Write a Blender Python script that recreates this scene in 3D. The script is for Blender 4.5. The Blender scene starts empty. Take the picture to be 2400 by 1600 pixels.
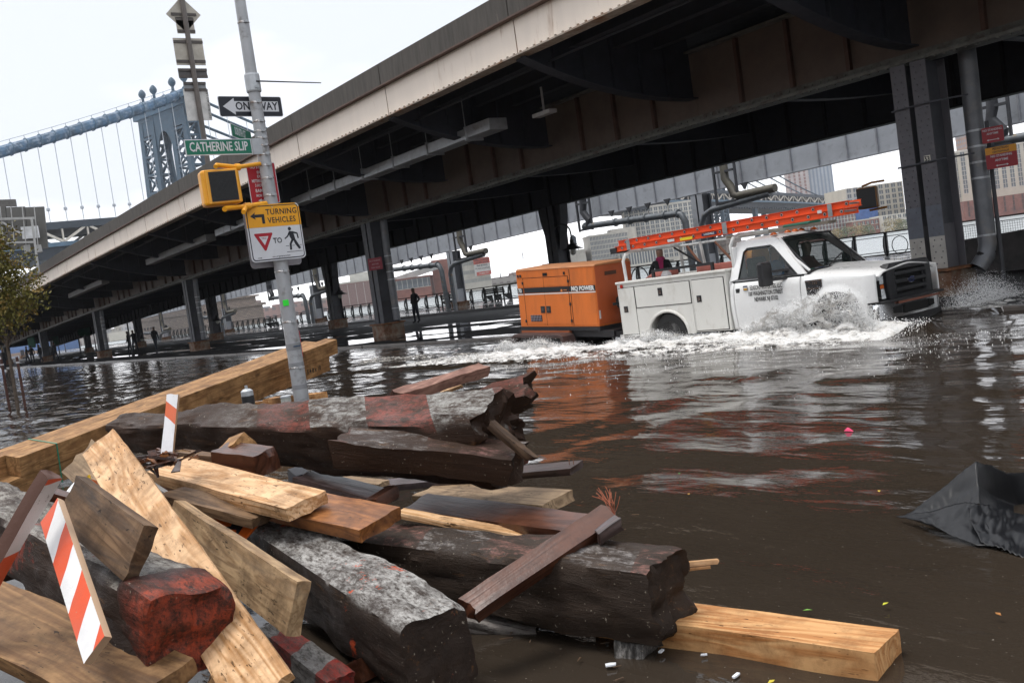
import bpy, bmesh, math, random
from mathutils import Vector, Matrix, Quaternion, noise
R = math.radians
rnd = random.Random(7)
scn = bpy.context.scene
# ---------------------------------------------------------------- camera, sky, light, exposure
CAMPOS = Vector((0, 0, 1.512)); FPX = 2333.0
FWD = Vector((-0.8188328, 0.57084332, -0.06042138)).normalized()
RGT = Vector((0.57319613, 0.80741975, -0.13971237)).normalized()
UPV = Vector((0.03096846, 0.14903437, 0.98834696)).normalized()
cam_data = bpy.data.cameras.new('camera'); cam = bpy.data.objects.new('camera', cam_data)
scn.collection.objects.link(cam)
cam.matrix_world = Matrix(((RGT.x, UPV.x, -FWD.x, 0), (RGT.y, UPV.y, -FWD.y, 0), (RGT.z, UPV.z, -FWD.z, 1.512), (0, 0, 0, 1)))
cam_data.sensor_width = 36; cam_data.lens = 36 * FPX / 2400.0
cam_data.clip_start = .05; cam_data.clip_end = 6000
scn.camera = cam
SUN_EL, SUN_ROT = R(74), R(200)
w = bpy.data.worlds.new('World'); scn.world = w; w.use_nodes = True
nt = w.node_tree; bg = nt.nodes['Background']
sky = nt.nodes.new('ShaderNodeTexSky'); sky.sky_type = 'NISHITA'; sky.sun_disc = False
sky.sun_elevation = SUN_EL; sky.sun_rotation = SUN_ROT; sky.air_density = 1.2; sky.dust_density = 4; sky.ozone_density = 1
tc = nt.nodes.new('ShaderNodeTexCoord'); mp = nt.nodes.new('ShaderNodeMapping'); mp.inputs['Scale'].default_value = (1, 1, 2.5)
nz = nt.nodes.new('ShaderNodeTexNoise'); nz.inputs['Scale'].default_value = 1.1; nz.inputs['Detail'].default_value = 6
cr = nt.nodes.new('ShaderNodeValToRGB')
cr.color_ramp.elements[0].position = .42; cr.color_ramp.elements[0].color = (6.3, 6.6, 7.15, 1)
cr.color_ramp.elements[1].position = .66; cr.color_ramp.elements[1].color = (15.4, 15.4, 15.7, 1)
mx = nt.nodes.new('ShaderNodeMixRGB'); mx.inputs[0].default_value = .93
nt.links.new(tc.outputs['Generated'], mp.inputs[0]); nt.links.new(mp.outputs[0], nz.inputs['Vector'])
nt.links.new(nz.outputs['Fac'], cr.inputs[0]); nt.links.new(sky.outputs[0], mx.inputs[1]); nt.links.new(cr.outputs[0], mx.inputs[2])
nt.links.new(mx.outputs[0], bg.inputs[0]); bg.inputs[1].default_value = .10
sl = bpy.data.lights.new('sun', 'SUN'); sl.energy = 1.5; sl.angle = R(20); sl.color = (1, .97, .92)
so = bpy.data.objects.new('sun', sl); scn.collection.objects.link(so)
az = R(250)   # the sun stands behind the cloud over the photographer's shoulder
d = Vector((math.cos(R(230)) * math.cos(SUN_EL), math.sin(R(230)) * math.cos(SUN_EL), math.sin(SUN_EL)))
so.rotation_euler = d.to_track_quat('Z', 'Y').to_euler()
sky.sun_rotation = math.atan2(d.x, d.y)
vs = scn.view_settings; vs.view_transform = 'Standard'; vs.look = 'None'; vs.gamma = 1; vs.exposure = 0.62; vs.use_curve_mapping = False
scn.render.engine = 'CYCLES'
scn.cycles.max_bounces = 6; scn.cycles.diffuse_bounces = 2; scn.cycles.glossy_bounces = 3; scn.cycles.transparent_max_bounces = 12; scn.cycles.transmission_bounces = 4

def at(px, py, depth):
    """a point of the place seen in direction px,py (2400x1600 photo) at that depth in metres"""
    return CAMPOS + (FWD + RGT * ((px - 1200) / FPX) - UPV * ((py - 800) / FPX)) * depth
def atz(px, py, z):
    d = FWD + RGT * ((px - 1200) / FPX) - UPV * ((py - 800) / FPX)
    return CAMPOS + d * ((z - CAMPOS.z) / d.z)

# ---------------------------------------------------------------- object helpers
COL = scn.collection
def props(o, label=None, cat=None, group=None, kind=None):
    if label: o['label'] = label
    if cat: o['category'] = cat
    if group: o['group'] = group
    if kind: o['kind'] = kind
    return o
def thing(name, label, cat, loc=(0, 0, 0), rz=0, group=None, rot=None):
    o = bpy.data.objects.new(name, None); COL.objects.link(o); o.location = loc
    o.rotation_euler = rot if rot else (0, 0, rz); o.empty_display_size = .2
    return props(o, label, cat, group)
class MB:
    def __init__(s): s.v = []; s.f = []; s.m = []
    def add(s, vs, fs, m=0):
        n = len(s.v); s.v += [tuple(v) for v in vs]; s.f += [tuple(n + i for i in f) for f in fs]; s.m += [m] * len(fs); return s
    def hexa(s, p, m=0):  # p: 8 points, 0-3 bottom ring, 4-7 top ring
        return s.add(p, [(0, 3, 2, 1), (4, 5, 6, 7), (0, 1, 5, 4), (1, 2, 6, 5), (2, 3, 7, 6), (3, 0, 4, 7)], m)
    def box(s, x0, x1, y0, y1, z0, z1, m=0):
        return s.hexa([(x0, y0, z0), (x1, y0, z0), (x1, y1, z0), (x0, y1, z0), (x0, y0, z1), (x1, y0, z1), (x1, y1, z1), (x0, y1, z1)], m)
    def bar(s, a, b, w, h, up=(0, 0, 1), m=0, w2=None, h2=None):
        a = Vector(a); b = Vector(b); d = (b - a).normalized(); u = Vector(up)
        if abs(d.dot(u)) > .98: u = Vector((0, 1, 0)) if abs(d.y) < .9 else Vector((1, 0, 0))
        sx = d.cross(u).normalized(); uz = sx.cross(d); w2 = w2 or w; h2 = h2 or h
        P = []
        for c, ww, hh in ((a, w, h), (b, w2, h2)):
            P += [c - sx * ww / 2 - uz * hh / 2, c + sx * ww / 2 - uz * hh / 2, c + sx * ww / 2 + uz * hh / 2, c - sx * ww / 2 + uz * hh / 2]
        return s.hexa([P[0], P[1], P[5], P[4], P[3], P[2], P[6], P[7]], m)
    def tube(s, pts, r, n=8, m=0, cap=True, r2=None):
        pts = [Vector(p) for p in pts]; N = len(pts); base = len(s.v); rs = r if isinstance(r, (list, tuple)) else [r + ((r2 if r2 is not None else r) - r) * i / max(1, N - 1) for i in range(N)]
        prev = None; V = []
        for i, p in enumerate(pts):
            d = (pts[min(i + 1, N - 1)] - pts[max(i - 1, 0)]).normalized()
            if prev is None:
                u = Vector((0, 0, 1)) if abs(d.z) < .9 else Vector((1, 0, 0)); a = d.cross(u).normalized()
            else: a = (prev - d * prev.dot(d)).normalized()
            prev = a; b = d.cross(a)
            for k in range(n): t = 2 * math.pi * k / n; V.append(p + (a * math.cos(t) + b * math.sin(t)) * rs[i])
        F = [(i * n + k, i * n + (k + 1) % n, (i + 1) * n + (k + 1) % n, (i + 1) * n + k) for i in range(N - 1) for k in range(n)]
        if cap: F += [tuple(range(n))[::-1], tuple((N - 1) * n + k for k in range(n))]
        return s.add(V, F, m)
    def lathe(s, prof, c=(0, 0, 0), n=16, m=0, ax='z'):
        V = []
        for r_, h in prof:
            for k in range(n):
                t = 2 * math.pi * k / n; a, b = r_ * math.cos(t), r_ * math.sin(t)
                q = (a, b, h) if ax == 'z' else ((a, h, b) if ax == 'y' else (h, a, b)); V.append((q[0] + c[0], q[1] + c[1], q[2] + c[2]))
        N = len(prof); F = [(i * n + k, i * n + (k + 1) % n, (i + 1) * n + (k + 1) % n, (i + 1) * n + k) for i in range(N - 1) for k in range(n)]
        F += [tuple(range(n))[::-1], tuple((N - 1) * n + k for k in range(n))]
        return s.add(V, F, m)
    def prism(s, pts, ax, a, b, m=0):  # polygon pts (2d) extruded from a to b along axis
        def q(p, h): return (p[0], p[1], h) if ax == 'z' else ((p[0], h, p[1]) if ax == 'y' else (h, p[0], p[1]))
        n = len(pts); V = [q(p, a) for p in pts] + [q(p, b) for p in pts]
        return s.add(V, [tuple(range(n))[::-1], tuple(range(n, 2 * n))] + [(i, (i + 1) % n, n + (i + 1) % n, n + i) for i in range(n)], m)
    def grid(s, nx, ny, f, m=0, skip=None):
        V = [f(i / nx, j / ny) for j in range(ny + 1) for i in range(nx + 1)]
        F = [(j * (nx + 1) + i, j * (nx + 1) + i + 1, (j + 1) * (nx + 1) + i + 1, (j + 1) * (nx + 1) + i) for j in range(ny) for i in range(nx) if not (skip and skip((i + .5) / nx, (j + .5) / ny))]
        return s.add(V, F, m)
    def build(s, name, mat, parent=None, smooth=False, bevel=0, kind=None, fix=True, solid=0):
        me = bpy.data.meshes.new(name); me.from_pydata(s.v, [], s.f)
        for x in (mat if isinstance(mat, (list, tuple)) else [mat]): me.materials.append(x)
        if any(s.m): me.polygons.foreach_set('material_index', s.m)
        if fix:
            bm = bmesh.new(); bm.from_mesh(me); bmesh.ops.recalc_face_normals(bm, faces=bm.faces); bm.to_mesh(me); bm.free()
        if smooth:
            me.polygons.foreach_set('use_smooth', [True] * len(me.polygons))
            if smooth != 2: 
                try: me.set_sharp_from_angle(angle=R(38))
                except Exception: pass
        o = bpy.data.objects.new(name, me); COL.objects.link(o)
        if parent: o.parent = parent
        if bevel:
            md = o.modifiers.new('bevel', 'BEVEL'); md.width = bevel; md.segments = 2; md.limit_method = 'ANGLE'
        if solid:
            md = o.modifiers.new('solid', 'SOLIDIFY'); md.thickness = solid; md.offset = 0
        if kind: o['kind'] = kind
        return o
def copy_of(o, parent=None, loc=None, rz=None):
    c = o.copy(); COL.objects.link(c)
    if parent: c.parent = parent
    if loc is not None: c.location = loc
    if rz is not None: c.rotation_euler = (0, 0, rz)
    return c
def copy_tree(o, parent=None):
    c = o.copy(); COL.objects.link(c); c.parent = parent
    for ch in list(o.children): copy_tree(ch, c)
    return c
def lerp(a, b, t): return a + (b - a) * t

# ---------------------------------------------------------------- materials
def newmat(name):
    m = bpy.data.materials.new(name); m.use_nodes = True; n = m.node_tree; return m, n, n.nodes['Principled BSDF']
def N(nt, typ, **k):
    n = nt.nodes.new('ShaderNode' + typ)
    for a, b in k.items():
        if a.startswith('i_'): n.inputs[a[2:].replace('_', ' ')].default_value = b
        else: setattr(n, a, b)
    return n
def ramp(nt, fac, p0, p1, c0=(0, 0, 0, 1), c1=(1, 1, 1, 1)):
    r = N(nt, 'ValToRGB'); e = r.color_ramp.elements; e[0].position = p0; e[1].position = p1
    e[0].color = c0 if len(c0) == 4 else (*c0, 1); e[1].color = c1 if len(c1) == 4 else (*c1, 1)
    nt.links.new(fac, r.inputs[0]); return r.outputs[0]
def mixc(nt, fac, a, b, mode='MIX'):
    m = N(nt, 'MixRGB', blend_type=mode)
    for i, v in ((0, fac), (1, a), (2, b)):
        if isinstance(v, (int, float)): m.inputs[i].default_value = v
        elif isinstance(v, tuple): m.inputs[i].default_value = (*v, 1) if len(v) == 3 else v
        else: nt.links.new(v, m.inputs[i])
    return m.outputs[0]
def coords(nt, sc=(1, 1, 1), rand=False, kind='Object'):
    t = N(nt, 'TexCoord'); mp = N(nt, 'Mapping'); mp.inputs['Scale'].default_value = sc
    nt.links.new(t.outputs[kind], mp.inputs[0])
    if rand:
        oi = N(nt, 'ObjectInfo'); mu = N(nt, 'MATH' if False else 'Math', operation='MULTIPLY'); mu.inputs[1].default_value = 37.
        nt.links.new(oi.outputs['Random'], mu.inputs[0]); cb = N(nt, 'CombineXYZ')
        for i in range(3): nt.links.new(mu.outputs[0], cb.inputs[i])
        nt.links.new(cb.outputs[0], mp.inputs['Location'])
    return mp.outputs[0]
def noise_(nt, vec, scale, detail=4, rough=.55, dist=0):
    n = N(nt, 'TexNoise'); n.inputs['Scale'].default_value = scale; n.inputs['Detail'].default_value = detail
    n.inputs['Roughness'].default_value = rough; n.inputs['Distortion'].default_value = dist; nt.links.new(vec, n.inputs['Vector']); return n.outputs['Fac']
def bump_(nt, h, strength, dist, prev=None):
    b = N(nt, 'Bump'); b.inputs['Strength'].default_value = strength; b.inputs['Distance'].default_value = dist
    nt.links.new(h, b.inputs['Height'])
    if prev: nt.links.new(prev, b.inputs['Normal'])
    return b.outputs[0]
MC = {}
def M(name, c, rough=.6, metal=0, var=.2, scale=3, bump=.15, dirt=None, dfac=(.5, .65), dscale=2, stretch=(1, 1, 1), spec=.5, bd=.01, coat=0, emis=0):
    if name in MC: return MC[name]
    m, n, p = newmat(name); L = n.links.new
    v = coords(n, stretch); nz = noise_(n, v, scale, 5, .6)
    a = tuple(x * (1 - var) for x in c); b = tuple(min(1, x * (1 + var)) for x in c)
    col = ramp(n, nz, .3, .7, a, b)
    if dirt:
        dn = noise_(n, v, dscale, 6, .65, .3); f = ramp(n, dn, dfac[0], dfac[1]); col = mixc(n, f, col, dirt)
    L(col, p.inputs['Base Color']); p.inputs['Roughness'].default_value = rough; p.inputs['Metallic'].default_value = metal
    p.inputs['Specular IOR Level'].default_value = spec; p.inputs['Coat Weight'].default_value = coat
    if rough < .9: 
        rr = N(n, 'MapRange'); rr.inputs['To Min'].default_value = rough * .75; rr.inputs['To Max'].default_value = min(1, rough * 1.3)
        L(noise_(n, v, scale * 3, 3), rr.inputs[0]); L(rr.outputs[0], p.inputs['Roughness'])
    if bump: L(bump_(n, noise_(n, v, scale * 8, 5, .7), bump, bd), p.inputs['Normal'])
    if emis: p.inputs['Emission Color'].default_value = (*c, 1); p.inputs['Emission Strength'].default_value = emis
    MC[name] = m; return m
def flat(name, c, rough=.5, metal=0): return M(name, c, rough, metal, var=.06, bump=0)

def wood(name, light, dark, knots=.35, ring=7, rough=.65, speck=.5, wet=0, stain=None, stainf=(.52, .68)):
    m, n, p = newmat(name); L = n.links.new
    v = coords(n, (1, 1, 1), rand=True)
    st = N(n, 'Mapping'); st.inputs['Scale'].default_value = (.5, 4.2, 4.2); L(v, st.inputs[0]); st = st.outputs[0]
    warp = noise_(n, st, 1.5, 3, .5, .9)
    wv = N(n, 'Math', operation='MULTIPLY'); wv.inputs[1].default_value = ring * 6.28; L(warp, wv.inputs[0])
    sn = N(n, 'Math', operation='SINE'); L(wv.outputs[0], sn.inputs[0])
    g = N(n, 'MapRange'); g.inputs['From Min'].default_value = -1; L(sn.outputs[0], g.inputs[0])
    fine = N(n, 'Mapping'); fine.inputs['Scale'].default_value = (3, 90, 90); L(v, fine.inputs[0])
    fn = noise_(n, fine.outputs[0], 1, 3, .6)
    gf = N(n, 'Math', operation='MULTIPLY_ADD'); gf.inputs[2].default_value = .0; L(g.outputs[0], gf.inputs[0]); f2 = N(n, 'Math', operation='MULTIPLY'); f2.inputs[1].default_value = 1.7; L(fn, f2.inputs[0]); L(f2.outputs[0], gf.inputs[1])
    col = mixc(n, gf.outputs[0], light, dark)
    big = noise_(n, v, 2.2, 4, .6); col = mixc(n, ramp(n, big, .35, .75, (0, 0, 0), (.55, .55, .55)), col, tuple(.55 * a + .45 * b for a, b in zip(dark, light)))
    if stain: col = mixc(n, ramp(n, noise_(n, st, 1.1, 6, .7, .8), stainf[0], stainf[1]), col, stain)
    # dents and splinter marks
    sp = N(n, 'Mapping'); sp.inputs['Scale'].default_value = (20, 85, 85); L(v, sp.inputs[0])
    s1 = ramp(n, noise_(n, sp.outputs[0], 1, 2, .5, .5), .68 - .06 * speck, .72 - .06 * speck); s2 = ramp(n, noise_(n, v, 5, 2), .42, .6)
    mk = N(n, 'Math', operation='MULTIPLY'); L(s1, mk.inputs[0]); L(s2, mk.inputs[1])
    col = mixc(n, mk.outputs[0], col, tuple(x * .16 for x in dark))
    vo = N(n, 'TexVoronoi'); vo.inputs['Scale'].default_value = 1.0; kk = N(n, 'Mapping'); kk.inputs['Scale'].default_value = (2.2, 6, 6); L(v, kk.inputs[0]); L(kk.outputs[0], vo.inputs['Vector'])
    col = mixc(n, ramp(n, vo.outputs['Distance'], .06, .16, (knots, knots, knots), (0, 0, 0)), col, tuple(x * .3 for x in dark))
    grime = ramp(n, noise_(n, v, 4.5, 8, .75, .3), .43, .68, (0, 0, 0), (.75, .75, .75)); col = mixc(n, grime, col, tuple(x * .35 for x in dark))
    L(col, p.inputs['Base Color'])
    p.inputs['Roughness'].default_value = rough; p.inputs['Specular IOR Level'].default_value = .25 + wet
    b1 = bump_(n, gf.outputs[0], .25, .003); b2 = bump_(n, mk.outputs[0], -.6, .004, b1); b3 = bump_(n, noise_(n, v, 14, 6, .7), .3, .006, b2)
    L(b3, p.inputs['Normal']); return m

def logmat(name, base=(.023, .012, .0072), spots=None, paint=None, period=1.1, phase=0, side='top', pf=(.42, .6), skew=.4, fade=None):
    """tarred pier timber; worn white and red traffic paint in bands along the length"""
    m, n, p = newmat(name); L = n.links.new
    v = coords(n, (1, 1, 1), rand=True); raw = coords(n)
    st = N(n, 'Mapping'); st.inputs['Scale'].default_value = (1.2, 9, 9); L(v, st.inputs[0]); st = st.outputs[0]
    col = mixc(n, ramp(n, noise_(n, st, 1, 6, .7, .4), .35, .72), base, tuple(x * 2.0 for x in base))
    col = mixc(n, ramp(n, noise_(n, st, 2.2, 7, .75, .8), .60, .72), col, (.15, .07, .025))
    col = mixc(n, ramp(n, noise_(n, v, 60, 2, .5), .70, .73), col, (.22, .19, .15))
    if paint:
        sx = N(n, 'SeparateXYZ'); L(raw, sx.inputs[0])
        ya = N(n, 'Math', operation='MULTIPLY_ADD'); L(sx.outputs[1], ya.inputs[0]); ya.inputs[1].default_value = skew; L(sx.outputs[0], ya.inputs[2])
        a = N(n, 'Math', operation='MULTIPLY_ADD'); L(ya.outputs[0], a.inputs[0]); a.inputs[1].default_value = 1 / period; a.inputs[2].default_value = phase
        fr = N(n, 'Math', operation='FRACT'); L(a.outputs[0], fr.inputs[0]); gt = N(n, 'Math', operation='GREATER_THAN'); L(fr.outputs[0], gt.inputs[0]); gt.inputs[1].default_value = .5
        pc = mixc(n, gt.outputs[0], paint[0], paint[1])
        cmp_ = N(n, 'Mapping'); cmp_.inputs['Scale'].default_value = (.55, 1.3, 1.3); L(v, cmp_.inputs[0]); c0 = noise_(n, cmp_.outputs[0], 9, 12, .82, .15)
        cover = ramp(n, c0, pf[0], pf[1])
        c2 = mixc(n, 1.0, cover, ramp(n, noise_(n, cmp_.outputs[0], 42, 6, .75), .36, .52), 'MULTIPLY'); cover = c2
        if fade:
            fx = N(n, 'MapRange'); fx.inputs['From Min'].default_value = fade[0]; fx.inputs['From Max'].default_value = fade[1]; L(sx.outputs[0], fx.inputs[0]); cover = mixc(n, 1.0, cover, fx.outputs[0], 'MULTIPLY')
        pc = mixc(n, ramp(n, noise_(n, v, 26, 5, .7), .35, .7, (0, 0, 0), (.6, .6, .6)), pc, tuple(x * 2.5 for x in base))
        geo = N(n, 'SeparateXYZ'); g = N(n, 'NewGeometry') if False else N(n, 'TexCoord'); L(g.outputs['Normal'], geo.inputs[0])
        if side == 'all': mask = cover
        else:
            th = N(n, 'MapRange'); th.inputs['From Min'].default_value = .45; th.inputs['From Max'].default_value = .85; L(geo.outputs[2], th.inputs[0])
            mu = N(n, 'Math', operation='MULTIPLY'); L(th.outputs[0], mu.inputs[0]); L(cover, mu.inputs[1]); mask = mu.outputs[0]
        col = mixc(n, mask, col, pc)
    if spots: col = mixc(n, ramp(n, noise_(n, v, 3.1, 9, .8, .3), .595, .615), col, spots)
    L(col, p.inputs['Base Color'])
    L(ramp(n, noise_(n, v, 5, 4), .3, .7, (.36, .36, .36), (.85, .85, .85)), p.inputs['Roughness']); p.inputs['Specular IOR Level'].default_value = .22
    b1 = bump_(n, noise_(n, st, 1.6, 8, .75, .6), .6, .02); b2 = bump_(n, noise_(n, v, 30, 6, .7), .4, .01, b1); L(b2, p.inputs['Normal']); return m

def stripes(name, ca, cb, period, skew, axis2='y', phase=0, chip=.6, wood_c=(.45, .3, .19), duty=.5):
    m, n, p = newmat(name); L = n.links.new
    raw = coords(n); sx = N(n, 'SeparateXYZ'); L(raw, sx.inputs[0])
    wob = noise_(n, raw, 6, 2); w2 = N(n, 'Math', operation='MULTIPLY_ADD'); L(wob, w2.inputs[0]); w2.inputs[1].default_value = .03; L(sx.outputs[0], w2.inputs[2])
    ya = N(n, 'Math', operation='MULTIPLY_ADD'); L(sx.outputs[1 if axis2 == 'y' else 2], ya.inputs[0]); ya.inputs[1].default_value = skew; L(w2.outputs[0], ya.inputs[2])
    a = N(n, 'Math', operation='MULTIPLY_ADD'); L(ya.outputs[0], a.inputs[0]); a.inputs[1].default_value = 1 / period; a.inputs[2].default_value = phase + 10
    fr = N(n, 'Math', operation='FRACT'); L(a.outputs[0], fr.inputs[0]); gt = N(n, 'Math', operation='GREATER_THAN'); L(fr.outputs[0], gt.inputs[0]); gt.inputs[1].default_value = duty
    col = mixc(n, gt.outputs[0], ca, cb)
    col = mixc(n, ramp(n, noise_(n, raw, 9, 8, .75), chip, chip + .05), col, wood_c)
    col = mixc(n, ramp(n, noise_(n, raw, 3, 6, .7), .4, .8, (0, 0, 0), (.35, .35, .35)), col, (.2, .17, .15))
    geo = N(n, 'SeparateXYZ'); g = N(n, 'TexCoord'); L(g.outputs['Normal'], geo.inputs[0])
    th = N(n, 'Math', operation='GREATER_THAN'); th.inputs[1].default_value = .6; L(geo.outputs[2], th.inputs[0])
    col = mixc(n, th.outputs[0], tuple(wood_c), col)
    L(col, p.inputs['Base Color']); p.inputs['Roughness'].default_value = .55
    L(bump_(n, noise_(n, raw, 25, 6, .7), .4, .004), p.inputs['Normal']); return m

FONTS = {}
def text(body, size, mat, parent, mw, sx=1.0, bold=0, ext=.001, name='lettering', align='CENTER', spacing=1):
    """flat print as thin letters; mw = local matrix (x right, y up, z out of the sign)"""
    cu = bpy.data.curves.new('t', 'FONT'); cu.body = body; cu.size = size; cu.align_x = align; cu.align_y = 'CENTER'; cu.offset = bold; cu.extrude = ext; cu.resolution_u = 2; cu.space_character = spacing
    o = bpy.data.objects.new('t', cu); COL.objects.link(o)
    dg = bpy.context.evaluated_depsgraph_get(); me = bpy.data.meshes.new_from_object(o.evaluated_get(dg)); bpy.data.objects.remove(o); bpy.data.curves.remove(cu)
    me.materials.clear(); me.materials.append(mat); me.name = name
    me.transform(mw @ Matrix.Diagonal((sx, 1, 1, 1)))
    t = bpy.data.objects.new(name, me); COL.objects.link(t); t.parent = parent; return t
def frame_m(o, xr, yu, z=None):
    x = Vector(xr).normalized(); y = Vector(yu).normalized(); z = x.cross(y)
    return Matrix(((x.x, y.x, z.x, o[0]), (x.y, y.y, z.y, o[1]), (x.z, y.z, z.z, o[2]), (0, 0, 0, 1)))
# ================================================================ SETTING
def watermat(name, base, rough=.05, s1=(1, 1, 1), b1=.25, b2=.1, foam=None, tint2=None):
    m, n, p = newmat(name); L = n.links.new
    v = coords(n, (1, 1, 1)); 
    col = mixc(n, ramp(n, noise_(n, v, .35, 5, .6), .35, .7), base, tint2 or tuple(x * 1.35 for x in base))
    col = mixc(n, ramp(n, noise_(n, v, 55, 2), .73, .76), col, (.2, .18, .15))
    L(col, p.inputs['Base Color']); p.inputs['IOR'].default_value = 1.33; p.inputs['Roughness'].default_value = rough
    mp1 = N(n, 'Mapping'); mp1.inputs['Scale'].default_value = s1; mp1.inputs['Rotation'].default_value = (0, 0, R(-32)); L(v, mp1.inputs[0])
    sxx = N(n, 'SeparateXYZ'); L(v, sxx.inputs[0]); mr = N(n, 'MapRange'); mr.inputs['From Min'].default_value = -7; mr.inputs['From Max'].default_value = -22; mr.inputs['To Min'].default_value = b1; mr.inputs['To Max'].default_value = b1 * (2.6 if foam is None else 1); L(sxx.outputs[0], mr.inputs[0])
    a = bump_(n, noise_(n, mp1.outputs[0], 1.1, 3, .5, .5), b1, .22)
    L(mr.outputs[0], [x for x in n.nodes if x.type == 'BUMP'][-1].inputs['Strength'])
    b = bump_(n, noise_(n, mp1.outputs[0], 4.5, 4, .55, .4), b2, .06, a); c = bump_(n, noise_(n, mp1.outputs[0], 19, 4, .6), b2 * .7, .012, b)
    L(c, p.inputs['Normal']); return m
M_flood = watermat('flood_water', (.027, .0205, .015), .03, (.45, 1.1, 1), .17, .11)
M_river = watermat('river_water', (.16, .18, .18), .25, (.3, .8, 1), .3, .3)

# flooded street water: a displaced sheet, finer near the camera
TC = Vector((-13.12, 13.56, -.246)); TA = R(3.3); TS = .97
def tl(x, y, z): # truck frame to world
    return Vector((TC.x + TS * (x * math.cos(TA) - y * math.sin(TA)), TC.y + TS * (x * math.sin(TA) + y * math.cos(TA)), TC.z + TS * z))
def wake(x, y):
    dx, dy = (x - TC.x) / TS, (y - TC.y) / TS; lx = dx * math.cos(TA) + dy * math.sin(TA); ly = -dx * math.sin(TA) + dy * math.cos(TA)
    h = 0; off = 0
    if lx < 5.2:
        for sgn in (-1, 1):
            off = sgn * ly - (1.1 + max(0, 4.3 - lx) * .22)
            h += .12 * math.exp(-(off / .4) ** 2) * math.exp(-max(0, 4 - lx) * .12)
    rr = math.hypot(lx - 1, ly); 
    h += .018 * math.sin(off * 3.5 + lx * .8) * math.exp(-abs(off) * .28) if -14 < lx < 6 else 0
    return h
b = MB()
def wz(x, y):
    return wake(x, y) + .022 * noise.noise(Vector((x * .8, y * 1.5, 0))) + .012 * noise.noise(Vector((x * 2.1, y * 4.2, 3)))
xs = [6 - .16 * i for i in range(200)] + [-26 - .45 * i for i in range(80)] + [-64 - 3 * i for i in range(60)]
ys = [-4 + .12 * i for i in range(157)]
ys = [-60, -30, -15, -8] + ys + [14.86]
V = [(x, y, wz(x, y) if -5 < y < 14.8 and x > -60 else 0) for y in ys for x in xs]
nx = len(xs); F = [(j * nx + i, j * nx + i + 1, (j + 1) * nx + i + 1, (j + 1) * nx + i) for j in range(len(ys) - 1) for i in range(nx - 1)]
fw = MB().add(V, F).build('flood_water', M_flood, smooth=2); props(fw, kind='structure', label='brown flood water covering the street')
x0 = 60
rd = MB().add([(60, -80, -.25), (-260, -80, -.25), (-260, 14.9, -.25), (60, 14.9, -.25)], [(0, 1, 2, 3)]).build('road', M('asphalt_wet', (.045, .043, .042), .4, bump=.5), fix=False); props(rd, kind='structure')
# extends water to the right and near side
fw2 = MB().add([(60, -60, 0), (6, -60, 0), (6, 14.86, 0), (60, 14.86, 0)], [(0, 1, 2, 3)]).build('flood_water_right', M_flood, fix=False); props(fw2, kind='structure')

# wet ground under the viaduct: asphalt with mirror-like puddles
def wetmat(name, base, cover=(.46, .52), sc=(.10, .55, 1), bs=.12):
    m, n, p = newmat(name); L = n.links.new; v = coords(n)
    L(ramp(n, noise_(n, v, 3, 6, .7), .3, .7, tuple(x * .7 for x in base), tuple(x * 1.4 for x in base)), p.inputs['Base Color'])
    mp = N(n, 'Mapping'); mp.inputs['Scale'].default_value = sc; L(v, mp.inputs[0]); f = ramp(n, noise_(n, mp.outputs[0], 1.6, 4, .55, .4), cover[0], cover[1])
    rr = N(n, 'MapRange'); rr.inputs['To Min'].default_value = .62; rr.inputs['To Max'].default_value = .04; L(f, rr.inputs[0]); L(rr.outputs[0], p.inputs['Roughness'])
    sp = N(n, 'MapRange'); sp.inputs['To Min'].default_value = .12; sp.inputs['To Max'].default_value = .5; L(f, sp.inputs[0]); L(sp.outputs[0], p.inputs['Specular IOR Level'])
    inv = N(n, 'MapRange'); inv.inputs['To Min'].default_value = bs; inv.inputs['To Max'].default_value = .006; L(f, inv.inputs[0])
    bn = N(n, 'Bump'); bn.inputs['Distance'].default_value = .03; L(inv.outputs[0], bn.inputs['Strength']); L(noise_(n, v, 14, 6, .7), bn.inputs['Height']); L(bn.outputs[0], p.inputs['Normal'])
    return m
M_wet = wetmat('wet_asphalt', (.016, .0155, .017), (.60, .66))
def sheet(name, pts, mat): o = MB().add(pts, [tuple(range(len(pts)))]).build(name, mat, fix=False); return props(o, kind='structure')
sheet('ground_under_viaduct', [(60, 15.05, .035), (-260, 15.05, .035), (-260, 29.9, .10), (60, 29.9, .10)][::-1], M_wet)
sheet('promenade', [(60, 30.05, .24), (-260, 30.05, .24), (-260, 41, .26), (60, 41, .26)][::-1], wetmat('wet_paving', (.10, .10, .105), (.38, .5)))
M_pud = watermat('puddle_water', (.012, .011, .012), .02, (.4, 1, 1), .05, .03, foam=1)
for k, (px_, py_, rx, ry) in enumerate(((850, 799, 2.6, 1.3), (1060, 774, 3.6, 1.0), (1150, 789, 2.8, .5), (1000, 790, 2.2, .7), (690, 812, 5, .5), (420, 822, 8, .6), (300, 834, 5, .5), (560, 800, 6, .4), (1120, 757, 4, .4), (225, 838, 5, .6))):
    p_ = atz(px_, py_, .06); q_ = [(p_.x + rx * math.cos(a * math.pi / 18) * (1 + .35 * noise.noise(Vector((k, a * .5, 0)))), p_.y + ry * math.sin(a * math.pi / 18) * (1 + .5 * noise.noise(Vector((k, a * .7, 3))))) for a in range(36)]
    sheet('puddle', [(a, b_, .04 + (max(15.05, b_) - 15) * .0045 + .012) for a, b_ in ((a, max(15.08, b_)) for a, b_ in q_)], M_pud)
M_conc = M('concrete_dark', (.13, .125, .115), .8, dirt=(.05, .045, .04), bump=.4)
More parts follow.
